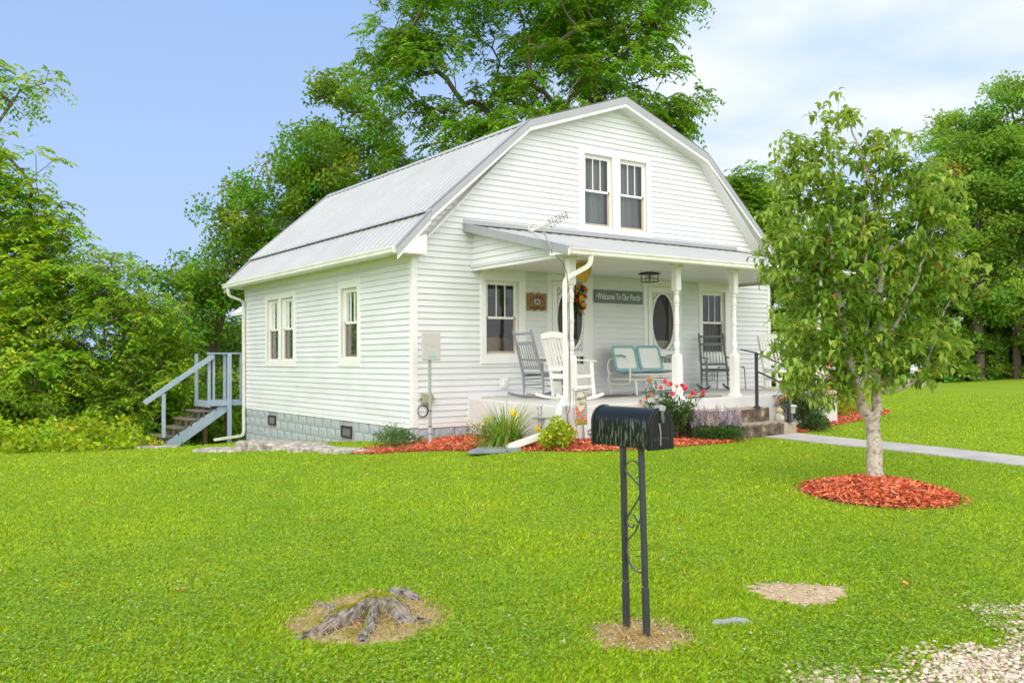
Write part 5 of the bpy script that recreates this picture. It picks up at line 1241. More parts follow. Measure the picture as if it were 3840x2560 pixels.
# ------------------------------------------------ mailbox
mx_,my_=-3.656,-9.166; zb=.63
mbx=thing('mailbox','black metal mailbox with an arched door on two iron posts in the front lawn','mailbox',(0,0,0))
def paint_black():
    m=bpy.data.materials.new('black_enamel'); m.use_nodes=True; t=m.node_tree; b=t.nodes['Principled BSDF']; b.inputs['Roughness'].default_value=.25; b.inputs['Specular IOR Level'].default_value=.35
    tcn=t.nodes.new('ShaderNodeTexCoord'); mp=t.nodes.new('ShaderNodeMapping'); mp.inputs['Scale'].default_value=(1,60,7); t.links.new(tcn.outputs['Object'],mp.inputs[0])
    n=t.nodes.new('ShaderNodeTexNoise'); n.inputs['Scale'].default_value=1.6; n.inputs['Detail'].default_value=3; t.links.new(mp.outputs[0],n.inputs['Vector'])
    r=t.nodes.new('ShaderNodeValToRGB'); r.color_ramp.elements[0].position=.54; r.color_ramp.elements[1].position=.62; r.color_ramp.elements[0].color=(0,0,0,1); r.color_ramp.elements[1].color=(1,1,1,1); t.links.new(n.outputs[0],r.inputs[0])
    geo=t.nodes.new('ShaderNodeNewGeometry'); sp=t.nodes.new('ShaderNodeSeparateXYZ'); t.links.new(geo.outputs['Position'],sp.inputs[0])
    zr=t.nodes.new('ShaderNodeMapRange'); zr.inputs[1].default_value=zb+.165; zr.inputs[2].default_value=zb+.125; t.links.new(sp.outputs[2],zr.inputs[0])
    mu=t.nodes.new('ShaderNodeMath'); mu.operation='MULTIPLY'; t.links.new(r.outputs[0],mu.inputs[0]); t.links.new(zr.outputs[0],mu.inputs[1])
    m2=t.nodes.new('ShaderNodeMath'); m2.operation='MULTIPLY'; m2.inputs[1].default_value=.55; t.links.new(mu.outputs[0],m2.inputs[0])
    mc=t.nodes.new('ShaderNodeMixRGB'); mc.inputs[1].default_value=(.006,.009,.005,1); mc.inputs[2].default_value=(.24,.27,.24,1); t.links.new(m2.outputs[0],mc.inputs[0]); t.links.new(mc.outputs[0],b.inputs['Base Color'])
    return m
be=paint_black(); W=.0875; Ln=.455; hs=.125
arch=[(-W,0)]+[(-W*math.cos(PI*k/16),hs+W*math.sin(PI*k/16)) for k in range(17)]+[(W,0)]
mb=MB(); mb.prism([(mx_+x,my_+.012,zb+z) for x,z in arch],(0,Ln-.02,0)); bo=mb.build('body',be,mbx,smooth=True)
arch2=[(-W-.006,-.006)]+[(-(W+.006)*math.cos(PI*k/16),hs+(W+.006)*math.sin(PI*k/16)) for k in range(17)]+[(W+.006,-.006)]
mb=MB(); mb.prism([(mx_+x,my_-.004,zb+z) for x,z in arch2],(0,.020,0)); 
dr=mb.build('door',mat('door_enamel',(.007,.0075,.008),.3,(.012,.012,.013),3,spec=.35),mbx,smooth=True,bevel=.002)
mb=MB(); mb.prism([(mx_+x,my_+Ln-.010,zb+z) for x,z in arch2],(0,.012,0)); mb.build('rear_rim',blackm,mbx,smooth=True)
mb=MB(); a3=[(x*.86,z*.9+.012) for x,z in arch]
for p,q in zip(a3,a3[1:]): mb.beam((mx_+p[0],my_-.005,zb+p[1]),(mx_+q[0],my_-.005,zb+q[1]),.004,.003,up=(0,1,0))
mb.build('door_bead',blackm,dr)
mb=MB(); mb.box((mx_-.010,my_-.014,zb+.150),(mx_+.010,my_-.006,zb+.205)); mb.tube([(mx_,my_-.018,zb+.165),(mx_,my_-.006,zb+.165)],.012,n=10); mb.tube([(mx_,my_-.020,zb+.145),(mx_,my_-.006,zb+.145)],.008,n=8)
mb.build('latch',mat('worn_latch',(.16,.16,.165),.35,metal=.6),dr)
mb=MB(); mb.prism([(mx_-.018,my_-.016,zb+.202),(mx_+.016,my_-.016,zb+.198),(mx_+.026,my_-.016,zb+.222),(mx_+.004,my_-.016,zb+.232),(mx_-.016,my_-.016,zb+.226)],(0,.05,0)); mb.build('catch',mat('bare_steel',(.42,.42,.43),.35,metal=.5),dr,bevel=.002)
mb=MB(); mb.poly([(mx_-.022,my_-.0065,zb+.135),(mx_-.012,my_-.0065,zb+.137),(mx_-.004,my_-.0065,zb+.085),(mx_-.006,my_-.0065,zb+.02),(mx_-.014,my_-.0065,zb+.015),(mx_-.012,my_-.0065,zb+.08)]); mb.build('streak',mat('dried_drip',(.22,.25,.28),.5),dr)
put_text('lettering','U.S. MAIL',.026,(mx_-.002,my_-.0060,zb+.052),FR,mat('embossed',(.055,.055,.06),.3),dr,sx=1.15,ext=.0015)
mb=MB(); mb.tube([(mx_+W+.003,my_+.10,zb+.10),(mx_+W+.008,my_+.10,zb+.10)],.012); mb.build('hinge_pin',blackm,mbx)
def angle(p,q,w_,name):
    mb=MB(); p=Vector(p);q=Vector(q); mb.beam(p,q,w_,.004,up=(0,1,0)); mb.beam(p+Vector((w_/2,w_/2,0)),q+Vector((w_/2,w_/2,0)),.004,w_,up=(0,1,0)); return mb
pm=mat('post_enamel',(.030,.033,.042),.38,(.045,.048,.058),9,bump=.15)
pA=((-3.645,-8.875,G1(-3.64,-8.88)-.05),(-3.725,-8.945,zb)); pB=((-3.665,-9.055,G1(-3.66,-9.05)-.05),(-3.695,-9.055,zb))
for p,q in (pA,pB):
    p=Vector(p);q=Vector(q); mm=p+(q-p)*.31
    mb=MB(); mb.beam(mm,q,.030,.026,up=(0,1,0)); mb.build('post',pm,mbx,bevel=.003)
    mb=MB(); mb.beam(p,mm-(q-p).normalized()*.006,.034,.030,up=(0,1,0)); mb.build('post_sleeve',pm,mbx,bevel=.003)
scm=mat('scroll_iron',(.06,.065,.06),.4); A0,A1=Vector(pA[0]),Vector(pA[1]); B0,B1=Vector(pB[0]),Vector(pB[1])
def sc_(s,t_): a=A0+(A1-A0)*t_; b2=B0+(B1-B0)*t_; return a+(b2-a)*s
def strip(path):
    P_=[sc_(s,t_) for s,t_ in path]
    mb=MB()
    for p,q in zip(P_,P_[1:]): mb.beam(p,q,.004,.016,up=(1,.3,0))
    mb.build('scrollwork',scm,mbx)
strip([(.10+.42*(1-math.cos(a)),.885+.045*math.sin(a)) for a in np.linspace(PI*1.35,-.2,18)]+[(.92,.80)])
strip([(.95,.80),(.80,.745),(.5,.695),(.25,.655),(.12,.62),(.22,.595),(.45,.59),(.5,.61)])
strip([(.55,.70),(.75,.735),(.95,.74)]); strip([(.95,.70),(.85,.64),(.6,.58),(.35,.545),(.15,.52),(.10,.47),(.2,.41),(.45,.375),(.8,.37),(.95,.40)])
strip([(.5,.66),(.7,.625),(.95,.62)]); strip([(.6,.45),(.95,.46)])
# ------------------------------------------------ stump
stp=thing('tree_stump','old weathered grey tree stump with splayed roots and moss in the lawn','stump',(-4.66,-7.76,G1(-4.66,-7.76)))
sw=bpy.data.materials.new('weathered_stump'); sw.use_nodes=True; t=sw.node_tree; b=t.nodes['Principled BSDF']; b.inputs['Roughness'].default_value=.9
tcn=t.nodes.new('ShaderNodeTexCoord'); mp=t.nodes.new('ShaderNodeMapping'); mp.inputs['Scale'].default_value=(1.4,1.4,.5); t.links.new(tcn.outputs['Object'],mp.inputs[0])
c=ramp(t,noise(t,26,7,mp.outputs[0]),[(.34,(.03,.022,.02)),(.46,(.17,.135,.125)),(.60,(.36,.31,.29)),(.75,(.55,.49,.46))]); t.links.new(c,b.inputs['Base Color'])
bp=t.nodes.new('ShaderNodeBump'); bp.inputs['Strength'].default_value=1; bp.inputs['Distance'].default_value=.03; t.links.new(noise(t,24,7,mp.outputs[0]),bp.inputs['Height']); t.links.new(bp.outputs[0],b.inputs['Normal'])
fwd=Vector((Fv.x,Fv.y,0)).normalized(); rgt=Vector((Rv.x,Rv.y,0)).normalized()
nu,nv_=230,190; U_=np.linspace(-.60,.55,nu); W_=np.linspace(-.60,.52,nv_); UU,WW=np.meshgrid(U_,W_)   # right, toward camera
rs_=np.random.default_rng(12)
def fbm(x,y,seed,oct=4,f=1.0):
    r_=np.random.default_rng(seed); o=np.zeros_like(x); a=1
    for k in range(oct):
        for j in range(5): t_=r_.uniform(0,6.28); ff=f*2**k*r_.uniform(.7,1.4); o+=a*np.sin((x*math.cos(t_)+y*math.sin(t_))*ff+r_.uniform(0,6.28))/2.5
        a*=.55
    return o
wx_=UU+.018*fbm(UU,WW,3,3,14); wy_=WW+.018*fbm(UU,WW,4,3,14)
H_=np.full(UU.shape,-.06); GA=np.zeros(UU.shape)
def ridge(pts):
    """pts: (right, toward, height, halfwidth)"""
    global H_,GA
    for (a0,b0,h0,w0),(a1,b1,h1,w1) in zip(pts,pts[1:]):
        dx,dy=a1-a0,b1-b0; L2=dx*dx+dy*dy; t_=np.clip(((wx_-a0)*dx+(wy_-b0)*dy)/L2,0,1); px_=a0+dx*t_; py_=b0+dy*t_; d_=np.hypot(wx_-px_,wy_-py_); w_=w0+(w1-w0)*t_; h_=h0+(h1-h0)*t_
        q=np.clip(1-(d_/w_)**2.4,-.5,1); v=h_*np.where(q>0,q**.7,0)+np.where(q<=0,-.10,0)+   .005*np.cos(d_/w_*9+3*fbm(UU,WW,9,2,7)*.3)*np.where(q>0,1,0)
        GA=np.where(v>H_,np.arctan2(dy,dx),GA); H_=np.maximum(H_,v)
ridge([(-.02,-.02,.155,.12),(.08,-.03,.17,.13),(.17,-.02,.15,.10),(.22,.0,.12,.07)])
ridge([(-.02,.02,.15,.075),(-.11,.10,.115,.062),(-.21,.22,.075,.050),(-.33,.36,.03,.038),(-.40,.42,.0,.03)])
ridge([(-.06,.03,.14,.06),(-.15,.12,.09,.05),(-.22,.27,.05,.045),(-.27,.40,.02,.03)])
ridge([(.035,.04,.16,.055),(.035,.13,.13,.046),(.03,.25,.07,.044),(.035,.38,.035,.046),(.05,.50,.01,.035)])
ridge([(.16,.01,.15,.06),(.25,.04,.10,.05),(.30,.10,.04,.04)])
ridge([(-.05,-.04,.10,.06),(-.18,-.08,.06,.05),(-.32,-.20,.035,.035),(-.45,-.38,.01,.025)])
ridge([(.23,.14,.045,.035),(.31,.17,.06,.036),(.40,.13,.035,.03)])
ridge([(.02,-.44,.02,.05),(.09,-.47,.085,.06),(.17,-.48,.085,.06),(.27,-.44,.04,.05)])
ridge([(-.30,-.02,.03,.03),(-.20,-.03,.045,.03),(-.08,-.03,.10,.04)])
hol=np.exp(-(((UU-.115)/.045)**2+((WW-.095)/.06)**2)); H_-=hol*.14; hol2=np.exp(-(((UU+.02)/.03)**2+((WW-.12)/.05)**2)); H_-=hol2*.05
grain=fbm(UU*np.cos(GA)*3+WW*np.sin(GA)*3,(-UU*np.sin(GA)+WW*np.cos(GA))*16,7,4,14); H_+=np.where(H_>0,.0035*grain+.003*fbm(UU,WW,8,3,30),0)
H_=np.where(H_>0,H_*1.0,H_)
VV=np.stack([UU*rgt.x-WW*fwd.x,UU*rgt.y-WW*fwd.y,H_],-1).reshape(-1,3)
ii=(np.arange(nv_-1)[:,None]*nu+np.arange(nu-1)[None]).ravel(); Fq=np.stack([ii,ii+nu,ii+nu+1,ii+1],1)
Hf=H_.reshape(-1); ok=(Hf[Fq].max(1)>-.03); Fq=Fq[ok]
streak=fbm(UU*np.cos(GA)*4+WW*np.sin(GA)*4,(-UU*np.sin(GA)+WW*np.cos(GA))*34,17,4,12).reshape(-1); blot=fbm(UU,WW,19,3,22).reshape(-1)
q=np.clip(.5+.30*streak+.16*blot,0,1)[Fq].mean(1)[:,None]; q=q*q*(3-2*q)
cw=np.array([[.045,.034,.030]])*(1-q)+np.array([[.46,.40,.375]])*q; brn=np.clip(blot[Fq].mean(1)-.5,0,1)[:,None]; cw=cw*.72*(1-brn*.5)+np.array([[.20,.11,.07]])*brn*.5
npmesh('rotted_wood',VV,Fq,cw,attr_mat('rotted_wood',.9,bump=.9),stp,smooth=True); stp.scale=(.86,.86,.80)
def hst(a,b_): return float(H_[int(np.clip((b_+.60)/1.12*(nv_-1),0,nv_-1)),int(np.clip((a+.60)/1.15*(nu-1),0,nu-1))])
mossm=mat('moss',(.20,.25,.015),.95,(.42,.40,.03),40,bump=1,bscale=150)
MV=[];MC=[]
for (a,b_,s1_,s2_,n_) in ((-.10,-.05,.12,.040,2800),(.08,-.07,.12,.042,3000),(-.03,.30,.035,.075,700),(.12,.10,.03,.05,350),(-.24,-.05,.06,.04,500),(-.30,.10,.07,.06,500),(-.02,.14,.02,.05,300)):
    A_=rng.normal(a,s1_,n_); B_=rng.normal(b_,s2_,n_)
    for q,w_ in zip(A_,B_): MV.append((q,w_,max(hst(q,w_),0)))
MV=np.array(MV); nM=len(MV); Pm=np.stack([MV[:,0]*rgt.x-MV[:,1]*fwd.x,MV[:,0]*rgt.y-MV[:,1]*fwd.y,MV[:,2]],1)
V,Fq=quads(Pm,rng.normal(0,.5,(nM,3))+[0,0,1],rng.normal(0,1,(nM,3)),rng.uniform(.008,.018,nM),rng.uniform(.004,.008,nM))
npmesh('moss',V,Fq,vcol((.36,.38,.015),nM,.3,.15),grassm,stp)
n=900; a=rng.uniform(0,2*PI,n); rr=rng.uniform(.12,.46,n); Pn=np.c_[rr*1.15*np.cos(a),rr*np.sin(a),rng.uniform(.0,.05,n)]
V,Fq=quads(Pn,np.c_[rng.normal(0,1,(n,2)),rng.uniform(0,.8,n)],rng.normal(0,1,(n,3)),rng.uniform(.05,.14,n),rng.uniform(.002,.005,n))
npmesh('dry_straw',V,Fq,vcol((.50,.38,.18),n,.25,.05),grassm,stp)
mb=MB(); 
for k in range(5): 
    p=rgt*(-.06+random.uniform(-.05,.05))-fwd*(.30+random.uniform(-.04,.03)); d=Vector((random.gauss(0,1),random.gauss(0,1),.4)).normalized()*.05; s=d.orthogonal().normalized()*.018; p.z=.03
    mb.add([p,p+d*.5+s,p+d,p+d*.5-s],[(0,1,2,3)],(.42,.17,.10))
mb.build('dead_leaf',petalm,stp,usecol=True)
# fallen leaves on the lawn
def fallen(x,y,label,col,s=.05,seed=0):
    r_=random.Random(seed); z=G1(x,y)+.035; mb=MB()
    for k in range(2):
        a=r_.uniform(0,6.28); d=Vector((math.cos(a),math.sin(a),r_.uniform(-.1,.3)))*s; q=Vector((-math.sin(a),math.cos(a),.3))*s*.33; p=Vector((k*s*.5,k*s*.3,0))
        mb.add([p,p+d*.5+q,p+d,p+d*.5-q,p+d*.5+Vector((0,0,-.006))],[(0,1,4),(1,2,4),(2,3,4),(3,0,4)],tuple(c_*r_.uniform(.85,1.1) for c_ in col))
    o=mb.build('fallen_leaf',petalm,usecol=True); o.location=(x,y,z); tag(o,label,'leaf','fallen leaves on the lawn')
fallen(-1.63,-9.36,'orange fallen leaf on the lawn near the gravel on the right',(.85,.42,.10),.06,1)
fallen(-2.84,-8.11,'small orange fallen leaf just behind the mailbox posts',(.75,.30,.10),.05,2)
fallen(-5.43,-6.5,'pale orange fallen leaf lying in the middle of the left lawn',(.72,.38,.16),.05,3)
fallen(-3.44,-5.66,'small curled grey-white fallen leaf in the centre of the lawn',(.40,.34,.26),.05,4)
fallen(-2.9,1.2,'tiny orange fallen leaf far up the left lawn',(.75,.38,.15),.08,5)
fallen(-6.62,-7.55,'tan fallen leaf lowest at the left edge of the lawn',(.62,.42,.28),.06,6)
fallen(-6.55,-6.7,'pale tan fallen leaf at the left edge of the lawn, the middle one',(.66,.5,.34),.05,7)
fallen(-6.35,-5.2,'orange fallen leaf at the left edge of the lawn, the farthest one',(.72,.40,.18),.06,8)

# ------------------------------------------------ garden things
def solar(name,label,x,y,h,style='cone'):
    t=thing(name,label,'garden light',(x,y,G1(x,y)+.02),0,'solar path lights in the flower beds')
    mb=MB(); mb.tube([(0,0,-.05),(0,0,h-.12)],.014,n=8); mb.build('stake',mat('light_stake',(.20,.21,.24),.5),t)
    mb=MB(); 
    if style=='cone': mb.lathe((0,0,h-.12),[(.02,0),(.03,.005),(.065,.11)],n=14)
    else: mb.lathe((0,0,h-.12),[(.055,0),(.062,.11)],n=14)
    mb.build('lens',mat('frosted_lens',(.42,.42,.38),.25,(.5,.5,.47),20),t,smooth=True)
    mb=MB(); 
    if style=='cone': mb.lathe((0,0,h-.012),[(.088,0),(.095,.006),(.09,.016),(.03,.022)],n=4,sq=True)
    else: mb.lathe((0,0,h-.015),[(.085,0),(.088,.012),(.070,.034),(.02,.045)],n=16)
    mb.build('cap',mat('light_cap_'+style,(.20,.20,.21) if style=='cone' else (.50,.49,.47),.4),t,smooth=style!='cone'); return t
solar('solar_light','square capped solar path light beside the downspout extension and daylily',.60,-2.62,.40)
solar('solar_light','grey domed solar path light standing in the purple flower clump',3.98,-3.02,.42,'dome')
solar('solar_light','domed solar path light right of the front steps beside the handrail',5.66,-3.10,.42,'dome')
de=thing('downspout_extension','white open-ended downspout extension lying across the red mulch','downspout',(0,0,0))
p=Vector((.92,-2.86,.12)); q=Vector((.30,-2.62,-.10)); p=Vector((.84,-2.74,.10)); q=Vector((.14,-2.42,-.145)); mb=MB(); d=(q-p).normalized(); s_=d.cross(Vector((0,0,1))).normalized(); u_=s_.cross(d)
for (a,b_,w2,h2) in ((0,-.04,.095,.006),(-.045,0,.006,.08),(.045,0,.006,.08),(0,.038,.095,.006)): mb.beam(p+s_*a+u_*b_,q+s_*a+u_*b_+(d*-.05 if b_>0 else d*0),w2,h2)
for k in (-1,0,1): mb.beam(p+s_*.02*k+u_*.043,q+s_*.02*k+u_*.043-d*.05,.008,.006)
mb.build('channel',gutterw,de,bevel=.002)
sb=MB(); z=G1(-.05,-2.3)+.015
sb.xf=Matrix.Translation((-.02,-2.34,z))@Matrix.Rotation(R(-22),4,'Z')
sb.box((-.36,-.13,0),(.36,.13,.014)); 
for s_ in (-1,1): sb.prism([(-.36,s_*.13,.0),(.36,s_*.13,.0),(.36,s_*.13,.075),(-.22,s_*.13,.065),(-.36,s_*.13,.015)],(0,s_*-.014,0))
o=sb.build('splash_block',mat('splash_plastic',(.20,.22,.25),.5,(.27,.29,.32),5)); tag(o,'grey plastic splash block at the lawn edge under the downspout extension','splash block')
# garden flag
gf=thing('garden_flag','small welcome porch garden flag with red poppies on a black stand','flag',(.98,-3.02,0))
mb=MB(); zf=G1(.98,-3.0); mb.tube([(-.11,0,.64),(-.108,0,.3),(-.04,-.01,-.0),(.0,-.01,zf-.02)],.004,n=5); mb.tube([(-.14,0,.655),(-.12,0,.685),(-.105,0,.66),(-.11,0,.645),(.15,0,.66),(.175,0,.68),(.165,0,.71)],.004,n=5); mb.build('stand',blackm,gf)
mb=MB(); fx0,fx1,fz0,fz1=-.105,.125,.165,.64; nx_,nz_=10,16
def fpt(u,v): return (fx0+(fx1-fx0)*u+.02*(1-v),-.002-.012*math.sin(u*5+v*2),fz0+(fz1-fz0)*v)
NU,NV=46,80
r_=random.Random(11); pop=[(.13,.50,.13),(.68,.41,.11),(.28,.32,.12),(.53,.24,.13),(.90,.17,.09),(.25,.14,.08),(.62,.11,.07),(.05,.36,.09)]
for i_ in range(NU):
    for j in range(NV):
        u0,u1,v0,v1=i_/NU,(i_+1)/NU,j/NV,(j+1)/NV; u,v=(u0+u1)/2,(v0+v1)/2; X=u*.23; Y=v*.475
        s1=int(u*NU/2)%2; s2=int(v*NV/2)%2
        col=(.72,.70,.66)
        if v>.62: col=(.25,.07,.08) if s1 else (.72,.70,.66)
        else: col=(.03,.03,.035) if (s1 and s2) else ((.30,.28,.27) if (s1 or s2) else (.75,.74,.70))
        if ((u-.5)/.42)**2+((v-.70)/.28)**2<1: col=(.72,.69,.60)
        if v<.17+.04*math.sin(u*20): col=(.20+.12*r_.random(),.22+.1*r_.random(),.04)
        for (cu_,cv_,rr) in pop:
            dd=math.hypot((u-cu_)*.23,(v-cv_)*.475); rr2=rr*.23*(1+.15*math.cos(5*math.atan2(v-cv_,u-cu_)))
            if dd<rr2: col=(.78,.10,.06) if dd>rr2*.3 else (.9,.35,.15)
        mb.add([fpt(u0,v0),fpt(u1,v0),fpt(u1,v1),fpt(u0,v1)],[(0,1,2,3)],col)
mb.build('cloth',attr_mat('printed_cloth',.85,.15),gf,usecol=True)
put_text('lettering','Welcome',.062,(.016,-.020,.545),(PI/2,R(-10),0),dk,gf,sx=.75,ext=.0006,offset=.0008)
put_text('lettering','to our',.022,(.02,-.020,.500),FR,dk,gf,sx=.9,ext=.0005); put_text('lettering','PORCH',.05,(.036,-.020,.462),FR,dk,gf,sx=.78,ext=.0006)
# rooster panel leaning on the slab
rp=thing('rooster_panel','white board with a black rooster silhouette leaning against the porch slab','garden sign',(1.72,-2.70,0))
mb=MB(); mb.prism([(-.36,0,-.14),(.36,0,-.14),(.36,.05,.27),(-.36,.05,.27)],(0,.015,0)); mb.build('board',mat('white_board',(.62,.62,.62),.6),rp)
RO=[(-.14,.02),(-.10,.07),(-.115,.13),(-.105,.20),(-.075,.235),(-.05,.24),(-.02,.225),(-.01,.20),(.0,.14),(.05,.10),(.11,.10),(.15,.16),(.16,.24),(.20,.22),(.235,.15),(.235,.08),(.20,.02),(.14,-.02),(.08,-.04),(.0,-.045),(-.07,-.03)]
mb=MB(); fy=lambda z:(z+.14)*.05/.41-.006
mb.add([(x,fy(z),z) for x,z in RO],[tuple(range(len(RO)))],(.035,.055,.075))
for (xa,za,xb,zb_) in ((-.02,-.04,-.03,-.10),(.03,-.04,.035,-.10),(-.055,-.10,-.005,-.10),(.01,-.10,.06,-.10),(-.28,-.10,-.27,0.0)): mb.beam((xa,fy(za)-.002,za),(xb,fy(zb_)-.002,zb_),.010,.003,up=(0,1,0),col=(.03,.04,.05))
for k in range(5): a=2*PI*k/5; mb.add([(-.27+.035*math.cos(a)+.016*math.cos(q),fy(.01)-.003-.0004*k,.02+.035*math.sin(a)+.016*math.sin(q)) for q in np.linspace(0,2*PI,8)[:-1]],[tuple(range(7))],(.03,.04,.05))
for k in range(46):
    x=-.34+.68*k/45; hh=.03+.03*random.random(); mb.add([(x-.012,fy(-.10)-.002,-.125),(x+.012,fy(-.10)-.002,-.125),(x+random.uniform(-.02,.02),fy(-.08)-.002,-.11+hh)],[(0,1,2)],(.03,.045,.06))
mb.add([(-.34,fy(-.13)-.003,-.135),(.34,fy(-.13)-.003,-.135),(.34,fy(-.11)-.003,-.105),(-.34,fy(-.11)-.003,-.105)],[(0,1,2,3)],(.05,.08,.11)); mb.build('silhouette',colm,rp,usecol=True)
# small stone figurine on the upper step end
fg=thing('garden_figurine','small grey-green stone figurine sitting at the right end of the lower step','figurine',(5.36,-3.06,.015))
mb=MB(); mb.lathe((0,0,0),[(.075,0),(.085,.02),(.08,.07),(.06,.12),(.045,.15)],n=14); mb.build('body',mat('garden_stone',(.34,.34,.26),.8,(.46,.44,.34),12,bump=.4),fg,smooth=True)
mb=MB(); mb.lathe((0,-.01,.14),[(.03,0),(.06,.015),(.065,.04),(.04,.07),(.012,.10)],n=14); mb.build('head',mat('garden_stone_tan',(.46,.38,.24),.8),fg,smooth=True)
mb=MB(); mb.ico((0,-.075,.06),.042,sc=(1,.5,1.1)); mb.build('belly',mat('garden_stone_pale',(.66,.64,.58),.7),fg,smooth=True)
sbk=thing('garden_ornament','white and pale blue plastic garden ornament in the bed right of the steps','ornament',(7.9,-2.35,G1(7.9,-2.35)+.02))
mb=MB(); mb.lathe((0,0,0),[(.05,0),(.075,.04),(.07,.12),(.03,.19),(.02,.24)],n=12); mb.build('body',mat('white_plastic',(.7,.72,.74),.4),sbk,smooth=True)
mb=MB(); mb.lathe((.09,.02,0),[(.03,0),(.05,.03),(.045,.09),(.01,.15)],n=12); mb.build('cone',mat('pale_blue_plastic',(.30,.55,.66),.4),sbk,smooth=True)
# ---- border plants
def stems(par,base,tips,r=.004,m=None,name='stem'):
    mb=MB()
    for b_,t_ in zip(base,tips):
        b_=Vector(b_);t_=Vector(t_); mid_=b_.lerp(t_,.5)+Vector((random.uniform(-.03,.03),random.uniform(-.03,.03),.02)); mb.tube([b_,mid_,t_],[r*1.4,r,r*.6],n=4)
    return mb.build(name,m or mat('green_stem',(.10,.14,.04),.7),par)
def plant(name,label,x,y,cat='plant'): return thing(name,label,cat,(x,y,G1(x,y)+.02))
def dome_plant(name,label,x,y,rad,h,n,ln,wd,col,cat='bush',up=.5,squash=1.0,droop=.15):
    t=plant(name,label,x,y,cat); k=26; C=[(rad*.62*math.cos(a)*s,rad*.62*math.sin(a)*s,h*.22+h*.5*(1-s**2)*random.uniform(.6,1.2)) for a,s in ((random.uniform(0,6.28),random.uniform(0,1)**.5) for _ in range(k))]
    leaves_part('foliage',C,rad*.34,n,ln,wd,col,t,up=up,flat=(1,1,h/rad*.75),droop=droop); stems(t,[(0,0,-.02)]*14,[(c[0]*.8,c[1]*.8,c[2]*.9) for c in C[:14]],.005,barkm); return t
# daylily
dl=plant('daylily','large arching daylily clump with yellow flowers in front of the porch','%s'%0 and .30,-2.12,'daylily') if False else plant('daylily','large arching daylily clump with yellow flowers in front of the porch',.45,-1.97,'daylily')
n=620; a=rng.uniform(0,2*PI,n); tilt=rng.uniform(.25,1.7,n); Ls=rng.uniform(.50,.80,n); V=[];Fq=[];cols=[]
for k in range(n):
    d=np.array([math.cos(a[k]),math.sin(a[k]),0]); s=np.array([-d[1],d[0],0])*rng.uniform(.006,.010); p=d*rng.uniform(0,.20); p[2]=-.02; el=PI/2-tilt[k]*.55; o=len(V); seg=6; c_=vcol((.24,.38,.06),1,.25,.15)[0]
    if rng.uniform()<.10: c_=np.array([.45,.38,.10])
    for j in range(seg+1):
        w_=1-.85*(j/seg)**2; V+= [p-s*w_,p+s*w_]; 
        if j<seg: p=p+(d*math.cos(el)+np.array([0,0,math.sin(el)]))*Ls[k]/seg; el-=tilt[k]*.36; Fq.append((o+2*j,o+2*j+1,o+2*j+3,o+2*j+2)); cols.append(c_)
npmesh('foliage',np.array(V),np.array(Fq),np.array(cols),leafm,dl)
mb=MB()
for (x,y,z,s_) in ((.0,-.16,.50,.055),(.04,-.18,.46,.05),(.30,-.36,.26,.05),(.36,-.31,.22,.045)): mb=MB(); sunflower(mb,(x,y,z),s_,(.95,.68,.03),(.8,.5,.02),6,(-.5,-.8,.3)); mb.build('flower',petalm,dl,usecol=True); stems(dl,[(0,0,0)]*2,[(.05,-.09,.5),(.22,-.28,.24)],.004)
# yellow rose
yr=plant('yellow_rose_bush','small yellow-flowered rose bush at the left end of the porch slab',.66,-1.05,'rose bush')
tips=[(random.uniform(-.26,.30),random.uniform(-.2,.2),random.uniform(.18,.34)) for _ in range(16)]; stems(yr,[(random.uniform(-.04,.04),0,-.02) for _ in tips],tips,.004)
leaves_part('foliage',[(t_[0]*.8,t_[1]*.8,t_[2]*.62) for t_ in tips],.10,420,.045,.022,(.14,.22,.05),yr)
mb=MB(); 
for t_ in tips[:12]: mb=MB(); petalball(mb,(t_[0],t_[1],t_[2]+.02),random.uniform(.022,.042),(.92,.74,.28),18); mb.build('flower',petalm,yr,usecol=True)
cpn=dome_plant('perennial_plant','low bushy green plant with white flowers at the front left corner',-.55,-.40,.50,.33,2200,.055,.013,(.11,.22,.06),'plant',up=.9)
mb=MB(); 
for k in range(46): a=random.uniform(0,6.28); mb=MB(); petalball(mb,(.38*math.cos(a)*random.random()+.06,.3*math.sin(a)*random.random()-.12,random.uniform(.08,.20)),.013,(.75,.78,.75),8); mb.build('flower',petalm,cpn,usecol=True)
for k in range(5): mb=MB(); petalball(mb,(-.22+.12*k,-.05,.38),.012,(.70,.12,.22),10); mb.build('flower',petalm,cpn,usecol=True)
yb_=dome_plant('yellow_green_bush','rounded yellow-green bush in front of the corner post',.64,-2.95,.30,.41,2800,.060,.026,(.42,.52,.035),'bush',up=.7)
mb=MB(); 
for k in range(9): a=random.uniform(0,6.28); mb=MB(); petalball(mb,(.26*math.cos(a),-abs(.26*math.sin(a)),random.uniform(.12,.38)),.022,(.90,.50,.30),12); mb.build('flower',petalm,yb_,usecol=True)
mb=MB()
for (x,y) in ((-.2,.12),(-.17,.16),(-.23,.15),(.24,.1)):
    mb.tube([(x,y,.2),(x,y,.56)],.003,n=4); 
    for k in range(7): mb.tube([(x,y,.44+.02*k),(x+random.uniform(-.03,.03),y,.47+.02*k)],.003,n=4)
mb.build('dry_seed_stalk',mat('dry_stalk',(.16,.09,.08),.8),yb_)
